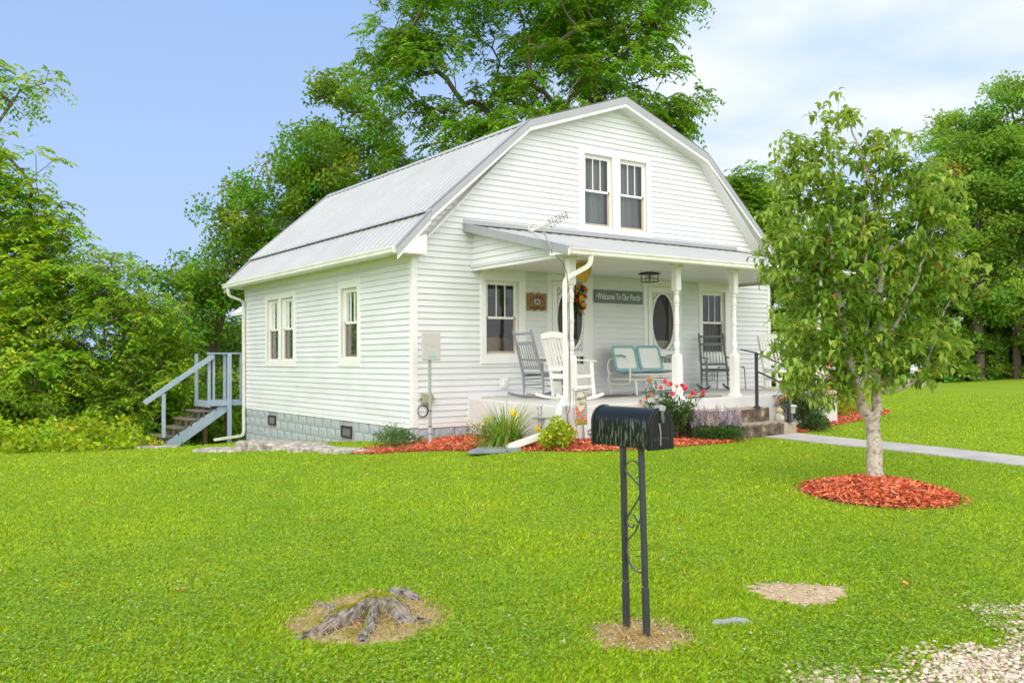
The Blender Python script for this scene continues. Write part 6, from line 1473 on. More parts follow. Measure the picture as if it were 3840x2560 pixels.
def rose(name,label,x,y,rad,h,nl,blooms,lcol=(.075,.15,.035),n_st=26):
    t=plant(name,label,x,y,'rose bush'); tips=[]
    for k in range(n_st): a=random.uniform(0,6.28); r_=rad*random.uniform(.2,1); tips.append((r_*math.cos(a),r_*math.sin(a),h*random.uniform(.55,1.0)*(1-.25*r_/rad)))
    stems(t,[(random.uniform(-.06,.06),random.uniform(-.06,.06),-.03) for _ in tips],tips,.006,mat('rose_cane',(.07,.05,.035),.8))
    leaves_part('foliage',[(q[0]*f,q[1]*f,q[2]*g_) for q in tips for f,g_ in ((.95,.92),(.75,.70),(.5,.5))],rad*.20,nl,.052,.030,lcol,t)
    mb=MB()
    for (dx,dy,dz,s_,c_) in blooms: mb=MB(); petalball(mb,(dx,dy,dz),s_,c_,26); mb.tube([(dx*.6,dy*.6,dz*.6),(dx,dy,dz)],.003,n=4,col=(.08,.12,.04)); mb.build('flower',petalm,t,usecol=True)
    return t
PK=(.85,.05,.16); OR=(.85,.33,.06)
# blooms given as offsets from the bush base in world metres
def rel(u_,up,dep=0): return tuple((rgt*u_-fwd*dep)[:2])+(up,)
B=[(-.30,.93,.035,OR),(-.06,.90,.035,PK),(.02,.86,.04,PK),(-.13,.80,.035,PK),(.20,.84,.035,PK),(.25,.79,.045,PK),(.05,.70,.04,PK),(.36,.72,.035,PK),(.40,.70,.03,PK),(.32,.66,.035,OR),(.53,.74,.032,PK),(.52,.68,.036,(.75,.10,.10)),(-.02,.84,.03,OR),(-.36,.64,.03,OR),(-.45,.60,.03,OR),(.12,.82,.03,OR),(-.28,.70,.03,OR)]
pr_=rose('pink_rose_bush','leggy rose bush with bright pink blooms in front of the porch behind the mailbox',2.90,-2.88,.42,.80,2300,[(*rel(a,z,.05),s_,c_) for a,z,s_,c_ in B])
mb=MB(); 
for (a,z) in ((-.30,.93),(.53,.74),(-.36,.64)): q=rel(a,z,.05); mb.tube([(0,0,.1),(q[0]*.7,q[1]*.7,z*.6),q],.004,n=5)
mb.build('long_cane',mat('green_stem',(.10,.14,.04),.7),pr_); leaves_part('shoot_leaves',[rel(-.30,.72,.05),rel(-.30,.55,.05),rel(.45,.70,.05),rel(-.28,.85,.05)],.09,110,.045,.026,(.075,.16,.04),pr_)
# lavender clump
lv=plant('lavender_clump','clump of pale purple flower spikes left of the front steps',3.62,-3.22,'flowers')
leaves_part('foliage',[(rgt*a-fwd*b_)[:2]+type((0,))((.10,)) if False else (*(rgt*a-fwd*b_)[:2],.09) for a in np.linspace(-.34,.27,9) for b_ in (-.12,.0,.12)],.12,2600,.07,.018,(.07,.17,.035),lv,up=1.0,flat=(1,1,.8))
n=150; V=[];Fq=[];cols=[]; mb=MB()
for k in range(n):
    a=random.uniform(-.42,.34); b_=random.gauss(0,.10); p=rgt*a-fwd*b_; h_=.26+random.uniform(0,.24)*(1-(a/.5)**2*.5)+.04*(b_<0); tp=p+Vector((a*.12,random.uniform(-.03,.03),h_)); mb.tube([p,tp],.0025,n=3,col=(.18,.20,.10))
    c=random.choice([(.42,.33,.62),(.50,.42,.62),(.62,.48,.50),(.55,.40,.36),(.34,.30,.60)]); 
    for j in range(8):
        q=p.lerp(tp,1.0-.045*j+.03); r_=.006+.0012*j; 
        for m_ in range(3): an_=random.uniform(0,6.28); d=Vector((math.cos(an_),math.sin(an_),.4)); mb.add([q,q+d*r_*1.5+Vector((0,0,.01)),q+d*r_*2+Vector((0,0,.018)),q+Vector((0,0,.016))],[(0,1,2,3)],tuple(v*random.uniform(.8,1.15) for v in c))
mb.build('flower_spike',petalm,lv,usecol=True)
og=rose('orange_rose_bush','dark leaved bush with small orange blooms right of the front steps',6.25,-2.95,.52,.98,2600,[(*rel(random.uniform(-.5,.55),random.uniform(.45,1.0),random.uniform(0,.3)),random.uniform(.025,.04),(.88,.36,.06)) for _ in range(26)]+[(*rel(.35,1.13,.2),.045,PK),(*rel(.39,1.10,.2),.035,PK)],n_st=40)
vp=dome_plant('border_plant','low dark green plant with purple stalks beside the right solar light',6.05,-3.28,.28,.34,1300,.07,.022,(.09,.17,.05),'plant',up=.8)
dome_plant('golden_bush','bright yellow-green bush behind the small tree trunk at the right end of the bed',8.9,-1.75,.42,.62,2200,.085,.034,(.40,.44,.03),'bush',up=.6)
dome_plant('golden_bush','yellow-green low shrub at the far right tip of the flower bed',10.2,-1.2,.36,.50,1600,.085,.034,(.34,.42,.04),'bush',up=.6)
for k in range(2): pass
# ------------------------------------------------ patio set on the far lawn
wa=mat('white_resin',(.74,.75,.76),.45)
def adirondack(label,x,y,rz):
    t=thing('adirondack_chair',label,'chair',(x,y,G1(x,y)),R(rz),'adirondack chairs on the far lawn')
    mb=MB(); 
    for k in range(6): mb.beam((-.25+.1*k,-.25,.40),(-.25+.1*k,.25,.26),.088,.02,up=(0,0,1))
    mb.build('seat',wa,t)
    mb=MB()
    for k in range(6): x_=-.25+.1*k; mb.beam((x_,.20,.26),(x_*1.15,.50,1.02-.6*x_*x_*2),.088,.02,up=(0,1,0),w2=.10)
    mb.build('backrest',wa,t)
    for s_ in (-1,1):
        mb=MB(); mb.beam((s_*.31,-.32,.58),(s_*.31,.38,.56),.13,.025); mb.build('armrest',wa,t)
        mb=MB(); mb.beam((s_*.29,-.26,0),(s_*.29,-.26,.57),.05,.09,up=(0,1,0)); mb.build('leg',wa,t)
        mb=MB(); mb.beam((s_*.29,-.26,.38),(s_*.29,.48,.0),.035,.10); mb.build('leg',wa,t)
adirondack('white adirondack chair on the far lawn, right of the fire pit',31.7,9.35,-70)
adirondack('white adirondack chair on the far lawn, in front of the fire pit',29.4,10.65,60)
adirondack('white adirondack chair on the far lawn, leftmost behind the small tree',29.6,12.3,100)
fp=thing('fire_pit','low square brown fire pit between the white chairs','fire pit',(30.7,10.35,G1(30.7,10.35)))
mb=MB(); mb.box((-.5,-.5,.0),(.5,.5,.36)); mb.build('base',mat('rust_brick',(.16,.06,.045),.8,(.24,.10,.08),8),fp,bevel=.02)
mb=MB(); mb.box((-.56,-.56,.36),(.56,.56,.42)); mb.lathe((0,0,.42),[(.45,0),(.42,.08),(.30,.16),(.05,.22)],n=14); mb.build('rim',mat('pit_rim',(.12,.14,.13),.6),fp)
# ------------------------------------------------ trees
def skeleton(trunk,terms,step=.35,seed=0,up_bias=.0,rtrunk=.2,rmin=.008):
    """trunk: list of points (x,y,z); terms (n,3). returns node arrays (pos,parent)"""
    r_=np.random.default_rng(seed); pos=[np.array(trunk[0],float)]; par=[-1]
    for a,b_ in zip(trunk,trunk[1:]):
        a=np.array(a,float);b_=np.array(b_,float); m_=max(1,int(np.linalg.norm(b_-a)/step))
        for k in range(m_): pos.append(a+(b_-a)*(k+1)/m_); par.append(len(pos)-2)
    nt_=len(pos); axis=np.array(trunk[-1],float)
    order=np.argsort(np.linalg.norm(terms-np.array(trunk[-1])*[1,1,.8],axis=1)*r_.uniform(.8,1.2,len(terms)))
    P=np.zeros((len(terms)*14+nt_+50,3)); P[:nt_]=pos; n=nt_; start=max(1,int(nt_*.45)); ends=[]
    for i in order:
        t_=terms[i]; d=t_-P[start:n]; dist=np.linalg.norm(d,axis=1)
        pen=np.where(d[:,2]<0,-d[:,2]*.9,0)                 # avoid branches growing down
        j=start+int(np.argmin(dist+pen)); L_=np.linalg.norm(t_-P[j]); m_=int(np.clip(L_/step,1,12)); a=P[j].copy()
        bow=np.array([0,0,.10*L_]); prev=j
        for k in range(m_):
            f=(k+1)/m_; q=a+(t_-a)*f+bow*math.sin(PI*f)*.8+r_.normal(0,.03*min(L_,1.5),3)*(f<1)
            if n>=len(P): break
            P[n]=q; par.append(prev); prev=n; n+=1
        ends.append(prev)
    P=P[:n]; par=np.array(par); cnt=np.zeros(n); cnt[ends]+=1
    for i in range(n-1,0,-1): cnt[par[i]]+=cnt[i]
    rad=np.maximum(rmin,rtrunk*(cnt/max(cnt[0],1))**.52)
    for i in range(1,n): rad[i]=min(rad[i],rad[par[i]])
    return P,par,rad,np.array(ends),cnt
def branch_mesh(name,P,par,rad,material,parent,minr=0.0,nbase=7,flare=None):
    n=len(P); idx=[i for i in range(1,n) if rad[i]>=minr]; V=[];F=[]
    A=P[par[idx]]; B=P[idx]; ra=np.minimum(rad[par[idx]],rad[idx]*1.35); rb=rad[idx]; m_=len(idx); k=nbase
    d=unit(B-A); u_=np.cross(d,np.where(np.abs(d[:,2:3])>.9,[[1.,0,0]],[[0,0,1.]])); u_=unit(u_); v_=np.cross(d,u_)
    t_=2*PI*np.arange(k)/k; ring=u_[:,None]*np.cos(t_)[None,:,None]+v_[:,None]*np.sin(t_)[None,:,None]
    V=np.concatenate([A[:,None]-d[:,None]*ra[:,None,None]*.3+ring*ra[:,None,None],B[:,None]+ring*rb[:,None,None]],1).reshape(-1,3)
    i=np.arange(m_)[:,None]*2*k; j=np.arange(k)[None]; Fq=np.stack([i+j,i+(j+1)%k,i+k+(j+1)%k,i+k+j],-1).reshape(-1,4)
    return npmesh(name,V,Fq,None,material,parent,smooth=True)
def sample_lobes(lobes,n,seed,shell=.45):
    r_=np.random.default_rng(seed); w_=np.array([l[3]*l[4]*l[5] for l in lobes])**.75; k=r_.choice(len(lobes),n,p=w_/w_.sum()); Lb=np.array(lobes)[k]
    d=unit(r_.normal(size=(n,3))); rr=r_.uniform(shell**3,1,n)**(1/3.); return Lb[:,:3]+d*rr[:,None]*Lb[:,3:6]
def fronds(T,Dr,n_per,seed,L=.5,pairs=6,ll=.12,lw=.045,droop=.6):
    """pinnate compound leaves around each terminal"""
    r_=np.random.default_rng(seed); n=len(T)*n_per; B=np.repeat(T,n_per,0)+r_.normal(0,.10,(n,3)); D0=np.repeat(Dr,n_per,0)
    D=unit(D0*.6+r_.normal(0,.75,(n,3))*[1,1,.55]+[0,0,.15]); Lf=L*r_.uniform(.6,1.2,(n,1))
    P_=[];DD=[];NN=[]
    side=unit(np.cross(D,[0,0,1.])+1e-6)
    for k in range(pairs):
        f=(k+1)/pairs; pt=B+D*Lf*f-np.array([0,0,1])*Lf*droop*f*f
        tang=unit(D-np.array([0,0,1])*2*droop*f)
        for s_ in (-1,1):
            P_.append(pt); DD.append(unit(side*s_+tang*.45+[0,0,-.35]+r_.normal(0,.12,(n,3)))); NN.append(unit(np.array([[0,0,1.]])+r_.normal(0,.25,(n,3))))
    P_=np.concatenate(P_);DD=np.concatenate(DD);NN=np.concatenate(NN); m_=len(P_)
    V,Fq=quads(P_,DD,NN,ll*r_.uniform(.75,1.2,m_),lw*r_.uniform(.8,1.2,m_)); fid=np.tile(np.arange(n),pairs*2); return V,Fq,fid,n
def clumps(T,Dr,n_per,seed,rad=.35,ll=.10,lw=.06):
    r_=np.random.default_rng(seed); n=len(T)*n_per; d=r_.normal(size=(n,3)); B=np.repeat(T,n_per,0)+unit(d)*(r_.uniform(0,1,(n,1))**.5)*rad*[1,1,.7]
    D=unit(unit(d)*.7+r_.normal(0,.6,(n,3))+[0,0,-.15]); NN=unit(r_.normal(0,.55,(n,3))+[0,0,1.]); V,Fq=quads(B,D,NN,ll*r_.uniform(.7,1.3,n),lw*r_.uniform(.7,1.3,n)); return V,Fq,np.repeat(np.arange(len(T)),n_per),len(T)
TREES={}
def make_tree(label,loc,trunk,lobes,n_term,kind,col,seed,rtrunk=.25,n_per=5,L=.55,ll=.13,lw=.05,rad=.4,group='trees around the yard',accent=None,cat='tree',step=.5,shell=.45,name='tree',minr=.0,cluster=7,crad=.42,accn=0):
    t=thing(name,label,cat,loc,0,group); r_=np.random.default_rng(seed)
    nc=max(8,int(n_term/cluster)); T=sample_lobes(lobes,nc,seed,shell); T=np.repeat(T,cluster,0)[:n_term]; T=T+r_.normal(0,crad,T.shape)*[1,1,.6]; P,par,rd,ends,cnt=skeleton(trunk,T,step,seed,rtrunk=rtrunk)
    branch_mesh('trunk',P,par,rd,barkm,t,minr)
    E_=P[ends]; Dr=unit(E_-P[np.maximum(par[ends],0)]+[0,0,.02])
    if kind=='frond': V,Fq,fid,nf=fronds(E_,Dr,n_per,seed,L,6,ll,lw)
    else: V,Fq,fid,nf=clumps(E_,Dr,n_per,seed,rad,ll,lw)
    cb=vcol(col,nf,.16,.10); C=cb[fid]*np.clip(1+rng.normal(0,.16,(len(fid),1)),.5,1.6)
    if accent is not None:
        f_,ac=accent; h=rng.uniform(size=nf)<f_; C[h[fid]]=vcol(ac,int(h[fid].sum()),.2,.05)
    npmesh('crown',V,Fq,np.clip(C,.003,.9),leafm,t); TREES[label]=t
    return t
def copy_of(src,label,loc,rz,s,group=None):
    c=copy_tree(src); c.location=loc; c.rotation_euler=(0,0,rz); c.scale=(s[0],s[1],s[2]) if isinstance(s,tuple) else (s,s,s); c['label']=label
    if group: c['group']=group
    return c
def at(u,v,d): return CAMP+Fv*d+Rv*((u-1920)/3285.1*d)-Uv*((v-1280)/3285.1*d)   # only used to print distances while laying out
def lift(t_,name='seed'): pass
GW=(.20,.38,.030)
# big walnut-like tree right behind the house
wx,wy=11.3,11.7; z0=G1(wx,wy)
big=make_tree('huge spreading tree with drooping compound leaves and dark seed clusters behind the roof ridge',(wx,wy,z0),
  [(0,0,0),(-.1,.1,3),(.0,.2,5.5),(.3,.2,8)],
  [(-1.0,.8,13.2,4.6,3.6,3.2),(2.6,-1.6,11.6,3.6,3.2,2.6),(-3.0,2.2,11.6,2.6,2.4,1.9),(3.5,-2.5,10.2,1.3,1.3,.9),(-.4,.2,9.2,3.4,2.6,1.3),(-4.2,3.0,12.6,1.0,1.0,.8),(.6,-.2,15.2,4.2,3.5,1.6),(-2.6,1.9,8.3,1.5,1.3,.9),(3.0,-2.3,13.8,2.4,2.2,1.7)],
  1150,'frond',GW,21,rtrunk=.24,n_per=8,L=.62,ll=.20,lw=.078,step=.5,shell=.5)
# seed clusters
def seeds(t,E_,n,seed,col=(.16,.045,.03)):
    r_=np.random.default_rng(seed); k=r_.integers(0,len(E_),n); B=E_[k]+r_.normal(0,.25,(n,3)); m_=n*7
    Bq=np.repeat(B,7,0)+r_.normal(0,.035,(m_,3))-np.array([0,0,1])*r_.uniform(0,.45,(m_,1)); V,Fq=quads(Bq,np.tile([0,0,-1.],(m_,1))+r_.normal(0,.25,(m_,3)),r_.normal(0,1,(m_,3)),.13*np.ones(m_),.055*np.ones(m_)); cs_=vcol(col,m_,.25,.1)
    for q in range(n): npmesh('seed_cluster',V[q*28:(q+1)*28],Fq[:7],cs_[q*7:(q+1)*7],leafm,t)
def crown_pts(t):
    me=[c for c in t.children if c.name.startswith('crown')][0].data; a=np.empty(len(me.vertices)*3,dtype=np.float32); me.vertices.foreach_get('co',a); return a.reshape(-1,3)[::97]
seeds(big,crown_pts(big),95,3)
# lower mid tree behind left part of the roof
def T(label,u_loc,z_off,*a,**k): return make_tree(label,(u_loc[0],u_loc[1],G1(*u_loc)+z_off),*a,**k)
t2=T('bushy mid-green tree rising behind the roof left of the huge tree',(9.1,18.3),0,[(0,0,0),(.1,0,3),(.2,.1,7)],
  [(-.9,.6,10.9,1.5,1.4,2.4),(.3,-.2,8.9,2.4,2.2,2.0),(1.9,-1.3,7.6,2.0,1.8,1.6),(-.6,.3,7.4,2.4,2.3,1.6),(-1.3,.9,13.0,.8,.8,.9),(2.6,-2.0,9.2,1.2,1.1,1.1)],700,'clump',(.17,.31,.025),31,rtrunk=.22,n_per=60,rad=.50,ll=.17,lw=.11,step=.5,shell=.3)
t2b=T('sumac-like tree with long leaves and dark seed clusters showing over the middle of the roof',(8.9,14.2),0,[(0,0,0),(0,0,2.5),(.1,.1,5)],
  [(.6,-.4,6.4,2.0,1.8,1.2),(1.6,-1.2,7.6,1.2,1.1,.9),(-1.2,.9,5.4,1.5,1.4,.9),(-2.5,1.7,4.6,1.3,1.2,.8)],380,'frond',(.24,.44,.02),33,rtrunk=.16,n_per=8,L=.6,ll=.19,lw=.075)
seeds(t2b,crown_pts(t2b),40,5)
# tree left of the roof
t3=T('dense dark green tree stepping down beside the left end of the roof',(2.4,19.2),0,[(0,0,0),(0,0,3),(.5,-.3,6)],
  [(1.6,-1.1,8.9,1.9,1.8,1.7),(.5,-.3,7.4,2.2,2.0,1.8),(-.6,.4,5.6,2.1,2.0,1.8),(-1.3,.9,3.4,1.8,1.8,1.6),(3.1,-2.3,11.0,1.6,1.5,1.5),(-1.7,1.2,1.7,1.4,1.4,1.2)],800,'clump',(.16,.32,.022),41,rtrunk=.22,n_per=64,rad=.46,ll=.14,lw=.095,shell=.3,accent=(.10,(.30,.36,.03)))
# left mass
def rl(a,b_,z,r,rz,g0):     # lobe given by metres to the right / further away / height above the ground line
    p=rgt*a+fwd*b_; return (p.x,p.y,z-g0,r,r,rz)
gA=G1(-4.3,12.6); gB=G1(-1.94,10.96)
t4=T('very large bright green tree with drooping leaves filling the left edge',(-4.3,12.6),0,[(0,0,0),(.1,.1,2.5),(-.1,.2,5),(-.2,.2,7)],
  [rl(-.55,0,6.0,.75,1.4,gA),(rl(.0,.2,4.5,1.05,1.0,gA)),rl(1.0,0,3.2,1.1,1.0,gA),rl(-.2,0,2.5,1.9,1.4,gA),rl(1.3,-.2,1.6,1.3,1.0,gA),rl(.2,-.4,.6,2.2,1.1,gA),rl(-1.6,.2,4.6,1.8,1.7,gA),rl(-1.9,0,2.0,2.0,1.8,gA),rl(2.2,-.1,.5,1.3,1.2,gA),rl(-1.0,.2,7.6,.9,1.2,gA),rl(-.25,.1,5.2,.8,1.0,gA),rl(.5,.1,4.0,.8,.8,gA)],950,'frond',(.29,.48,.035),51,rtrunk=.24,n_per=7,L=.50,ll=.16,lw=.066,shell=.35,accent=(.14,(.42,.52,.03)))
seeds(t4,crown_pts(t4),60,8,(.14,.05,.03))
t4b=T('drooping-leaved tree with one thin top sprig standing left of the wooden stairs',(-1.94,10.96),0,[(0,0,0),(0,0,1.8),(.1,0,3.2)],
  [rl(-.25,0,3.0,.95,.95,gB),rl(.45,0,2.7,.50,.55,gB),rl(.98,0,3.35,.26,.42,gB),rl(-.9,.2,3.1,.9,.8,gB),rl(.0,0,2.0,1.25,.9,gB),rl(.70,0,1.6,.65,.6,gB),rl(0,-.1,.9,1.45,1.0,gB),rl(-.6,-.2,-.1,1.4,.8,gB),rl(.6,0,.1,1.0,.8,gB)],480,'frond',(.28,.46,.035),53,rtrunk=.14,n_per=6,L=.38,ll=.13,lw=.052,shell=.35,minr=0)
seeds(t4b,crown_pts(t4b),30,9,(.14,.05,.03))
# trees far behind the gap, distance haze mixed into their leaf colour
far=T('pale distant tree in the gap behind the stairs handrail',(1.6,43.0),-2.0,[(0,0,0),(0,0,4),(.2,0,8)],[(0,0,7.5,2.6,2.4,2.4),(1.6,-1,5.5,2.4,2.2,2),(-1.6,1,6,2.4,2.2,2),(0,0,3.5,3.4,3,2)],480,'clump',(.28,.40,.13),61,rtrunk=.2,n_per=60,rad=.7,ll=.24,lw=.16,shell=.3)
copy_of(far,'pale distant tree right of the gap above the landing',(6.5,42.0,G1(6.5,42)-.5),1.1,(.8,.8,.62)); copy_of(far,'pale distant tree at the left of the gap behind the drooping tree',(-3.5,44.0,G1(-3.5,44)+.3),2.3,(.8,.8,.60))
# undergrowth behind the stairs and house
def shrub(label,x,y,r,h,n,col,seed,kind='clump',ll=.10,lw=.07,per=40,zoff=0,group='shrubs at the edge of the lawn',acc=None,name='shrub'):
    return make_tree(label,(x,y,G1(x,y)-.1+zoff),[(0,0,0),(0,0,h*.3)],[(0,0,h*.42,r,r*.8,h*.5),(r*.5,-r*.3,h*.3,r*.6,r*.6,h*.35),(-r*.5,r*.3,h*.35,r*.6,r*.6,h*.42)],n,kind,col,seed,rtrunk=.07,n_per=per,rad=.24,ll=ll,lw=lw,group=group,cat='shrub',step=.3,shell=.25,accent=acc,name=name)
s1=shrub('broad yellow-green thicket at the left end of the lawn edge',-6.0,6.9,1.4,.72,560,(.33,.48,.018),71,acc=(.05,(.55,.50,.05)))
copy_of(s1,'broad yellow-green thicket second from the left at the lawn edge',(-4.4,7.2,G1(-4.4,7.2)-.15),2.0,(1,1,1.0)); copy_of(s1,'yellow-green thicket nearest the wooden stairs at the lawn edge',(-3.3,8.4,G1(-3.3,8.4)+.1),4.0,(.75,.75,.8))
s2=shrub('dark green shrub mass low behind the wooden stairs',-1.4,11.6,1.6,2.6,520,(.17,.32,.02),73,per=60)
copy_of(s2,'dark green shrub low behind the stairs landing posts',(.9,13.2,G1(.9,13.2)-.2),1.5,(1,1,1.2)); copy_of(s2,'mid green shrub left of the foot of the stairs',(-3.4,10.2,G1(-3.4,10.2)-.2),3.0,(1,1,.85)); copy_of(s2,'tall dark shrub close behind the rear corner of the house',(-.2,16.5,G1(-.2,16.5)-.2),4.2,(1.3,1.3,1.7))
copy_of(s2,'dark shrub under the big left tree, left of the others',(-6.3,9.6,G1(-6.3,9.6)-.1),5.0,(1.2,1.1,.9)); copy_of(s2,'dark tall shrub between the drooping tree and the far gap',(-.9,21.0,G1(-.9,21)-.2),.6,(1.4,1.4,1.25))
# right side woodland
cedar=make_tree('tall tree with a reddish double trunk at the right edge, red tinted twigs',(45.6,11.2,G1(45.6,11.2)-.2),[(0,0,0),(.1,0,3),(0,.1,9),(.2,0,15)],
  [(0.5,-.4,15.6,2.4,2.4,2.2),(.4,-.3,12.8,3.2,3.0,2.4),(-.6,.5,10,3.3,3.2,2.4),(.5,-.4,7,3.7,3.4,2.2),(-1.6,1.2,5.0,2.8,2.6,1.7),(-2.2,1.6,12.6,1.9,1.7,1.9),(2.0,-1.4,4.6,2.2,2.0,1.3)],800,'clump',(.22,.39,.05),81,rtrunk=.26,n_per=56,rad=.62,ll=.21,lw=.13,shell=.3,accent=(.012,(.45,.20,.05)),step=.8,group='trees beyond the right lawn')
RT=[('tall green tree with a forked reddish trunk just left of the right edge tree',(43.9,12.4),1.9,(1.05,1.05,.90)),
    ('broad tree low behind the far lawn above the white chairs',(42.0,19.0),3.4,(1.25,1.25,.62)),
    ('broad tree behind the right half of the small front tree',(37.0,21.5),.4,(1.25,1.25,.52)),
    ('dark tree behind the porch end and the left of the small tree',(31.0,22.5),5.1,(1.25,1.25,.50)),
    ('dark tree close to the right wall of the house in the background',(25.5,23.5),2.6,(1.15,1.15,.48)),
    ('tree filling the far right edge beyond the double trunk',(50.6,8.2),4.4,(1.2,1.2,1.05)),
    ('slender tree standing between the two tall trees at the right and farther back',(49.5,15.8),2.9,(1.1,1.1,.92))]
for lb,(x,y),rz,s in RT: copy_of(cedar,lb,(x,y,G1(x,y)-.2),rz,s,'trees beyond the right lawn')
us=shrub('bright green undergrowth shrub at the crest of the right lawn',45.0,13.6,2.4,3.6,520,(.22,.37,.04),91,ll=.19,lw=.13,per=50,group='undergrowth beyond the right lawn')
UL=['left of','right of']
for k,(x,y,s,lb) in enumerate([(42.0,14.8,1.3,'green shrub at the lawn crest left of the first reddish trunk'),(47.6,11.8,1.45,'green shrub at the lawn crest between the two reddish trunks'),(38.2,17.0,1.3,'green shrub at the lawn crest right of the white chairs'),(34.5,18.0,1.4,'green shrub directly behind the white chairs'),(30.5,18.5,1.5,'green shrub behind the leftmost white chair'),(26,19,1.6,'green shrub low behind the right end of the porch'),(50.4,8.5,1.7,'green shrub at the far right end of the lawn crest'),(21.5,19.6,1.6,'green shrub low beside the right wall of the house')]):
    copy_of(us,lb,(x,y,G1(x,y)-.3),k*1.7,(s,s,s*.95),'undergrowth beyond the right lawn')
# second broad tree peeking over the right slope of the roof
t9=T('tree peeking over the right slope of the roof behind the house',(24.4,13.0),0,[(0,0,0),(0,0,4),(0,0,7)],[(0,0,8.4,1.2,1.2,1.2),(.6,-.4,7.0,1.2,1.2,1.2)],420,'frond',GW,95,rtrunk=.2,n_per=8,L=.6,ll=.19,lw=.075,group='trees around the yard')
# woods further back so that no bare horizon shows: each a copy, standing on the low ground
BG=[(-22,40,1.2),(-14,46,1.1),(-9,52,1.1),(14,52,1.0),(22,50,1.0),(30,46,.9),(-30,30,1.2),(-24,22,1.1),(-17,16,1.0),(56,30,.8),(64,20,.8),(70,8,.9)]
WHERE=['left of all','second from the left','third from the left','behind the house, left one','behind the house, middle one','behind the house, right one','outermost on the left','on the left slope','on the near left slope','behind the right trees, nearest','behind the right trees, middle','behind the right trees, farthest']
for k,((x,y,s),wh) in enumerate(zip(BG,WHERE)):
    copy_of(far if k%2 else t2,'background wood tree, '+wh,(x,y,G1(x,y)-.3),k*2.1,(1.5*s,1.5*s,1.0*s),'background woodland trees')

# ------------------------------------------------ small front tree (dogwood-like)
dg_=thing('small_tree','small upright tree with curled drooping leaves and lichened forked trunk in a red mulch ring','tree',(1.46,-7.24,G1(1.46,-7.24)+.10))
lich=bpy.data.materials.new('lichen_bark'); lich.use_nodes=True; t=lich.node_tree; b=t.nodes['Principled BSDF']; b.inputs['Roughness'].default_value=.9
tcn=t.nodes.new('ShaderNodeTexCoord'); c=ramp(t,noise(t,16,7),[(.30,(.12,.08,.06)),(.42,(.36,.28,.23)),(.54,(.56,.51,.44)),(.64,(.33,.40,.30)),(.76,(.64,.61,.55))]); t.links.new(c,b.inputs['Base Color'])
bp=t.nodes.new('ShaderNodeBump'); bp.inputs['Strength'].default_value=.9; bp.inputs['Distance'].default_value=.015; t.links.new(noise(t,40,6),bp.inputs['Height']); t.links.new(bp.outputs[0],b.inputs['Normal'])
def rc(a,b_,z): p=rgt*a-fwd*b_; return (p.x,p.y,z)
# limbs: hand-laid main stems then terminals joined to them
stemsP=[[rc(0,0,-.12),rc(0,0,.0),rc(-.01,0,.25),rc(-.02,0,.50),rc(-.03,0,.62)]]
L1=[rc(-.03,0,.62),rc(-.12,.0,.74),rc(-.17,.02,.90),rc(-.24,.03,1.15),rc(-.30,.05,1.42),rc(-.36,.06,1.75),rc(-.42,.03,2.2),rc(-.44,0,2.7),rc(-.45,0,3.2)]
L2=[rc(-.03,0,.62),rc(.02,.0,.72),rc(.03,-.02,.86),rc(.02,-.02,1.05),rc(.05,-.03,1.35),rc(.08,-.03,1.8),rc(.10,0,2.35),rc(.03,0,2.9),rc(-.10,0,3.4),rc(-.22,0,3.75)]
L3=[rc(-.17,.02,.90),rc(-.11,.08,1.15),rc(-.12,.10,1.5),rc(-.10,.12,2.0),rc(-.15,.15,2.6),rc(-.12,.12,3.0)]
L4=[rc(.02,-.02,.92),rc(.20,-.02,.93),rc(.40,.0,1.02),rc(.55,.02,1.25),rc(.68,.0,1.6),rc(.85,-.02,1.95)]
L5=[rc(.05,-.03,1.35),rc(.25,.05,1.7),rc(.45,.08,2.15),rc(.62,.05,2.6),rc(.70,0,3.0)]
pos=[];par=[];rad=[]
def addline(pts,r0,r1,attach=None):
    base=-1
    if attach is not None: base=int(np.argmin([np.linalg.norm(np.array(attach)-p) for p in pos]))
    Q=[np.array(p,float) for p in pts]; out_=[]
    for a,b_ in zip(Q,Q[1:]):
        m_=max(1,int(np.linalg.norm(b_-a)/.09))
        for k in range(m_): out_.append(a+(b_-a)*k/m_)
    out_.append(Q[-1]); n=len(out_)
    for i_,q in enumerate(out_):
        if attach is not None and i_==0: prev=base; continue
        pos.append(q+rng.normal(0,.006,3)); par.append(prev if (i_>0) else -1); rad.append(r0+(r1-r0)*(i_/(n-1))**.8); prev=len(pos)-1
prev=-1
addline(stemsP[0],.088,.070); addline(L1,.058,.010,L1[0]); addline(L2,.055,.008,L2[0]); addline(L3,.030,.007,L3[0]); addline(L4,.026,.006,L4[0]); addline(L5,.024,.006,L5[0])
nmain=len(pos)
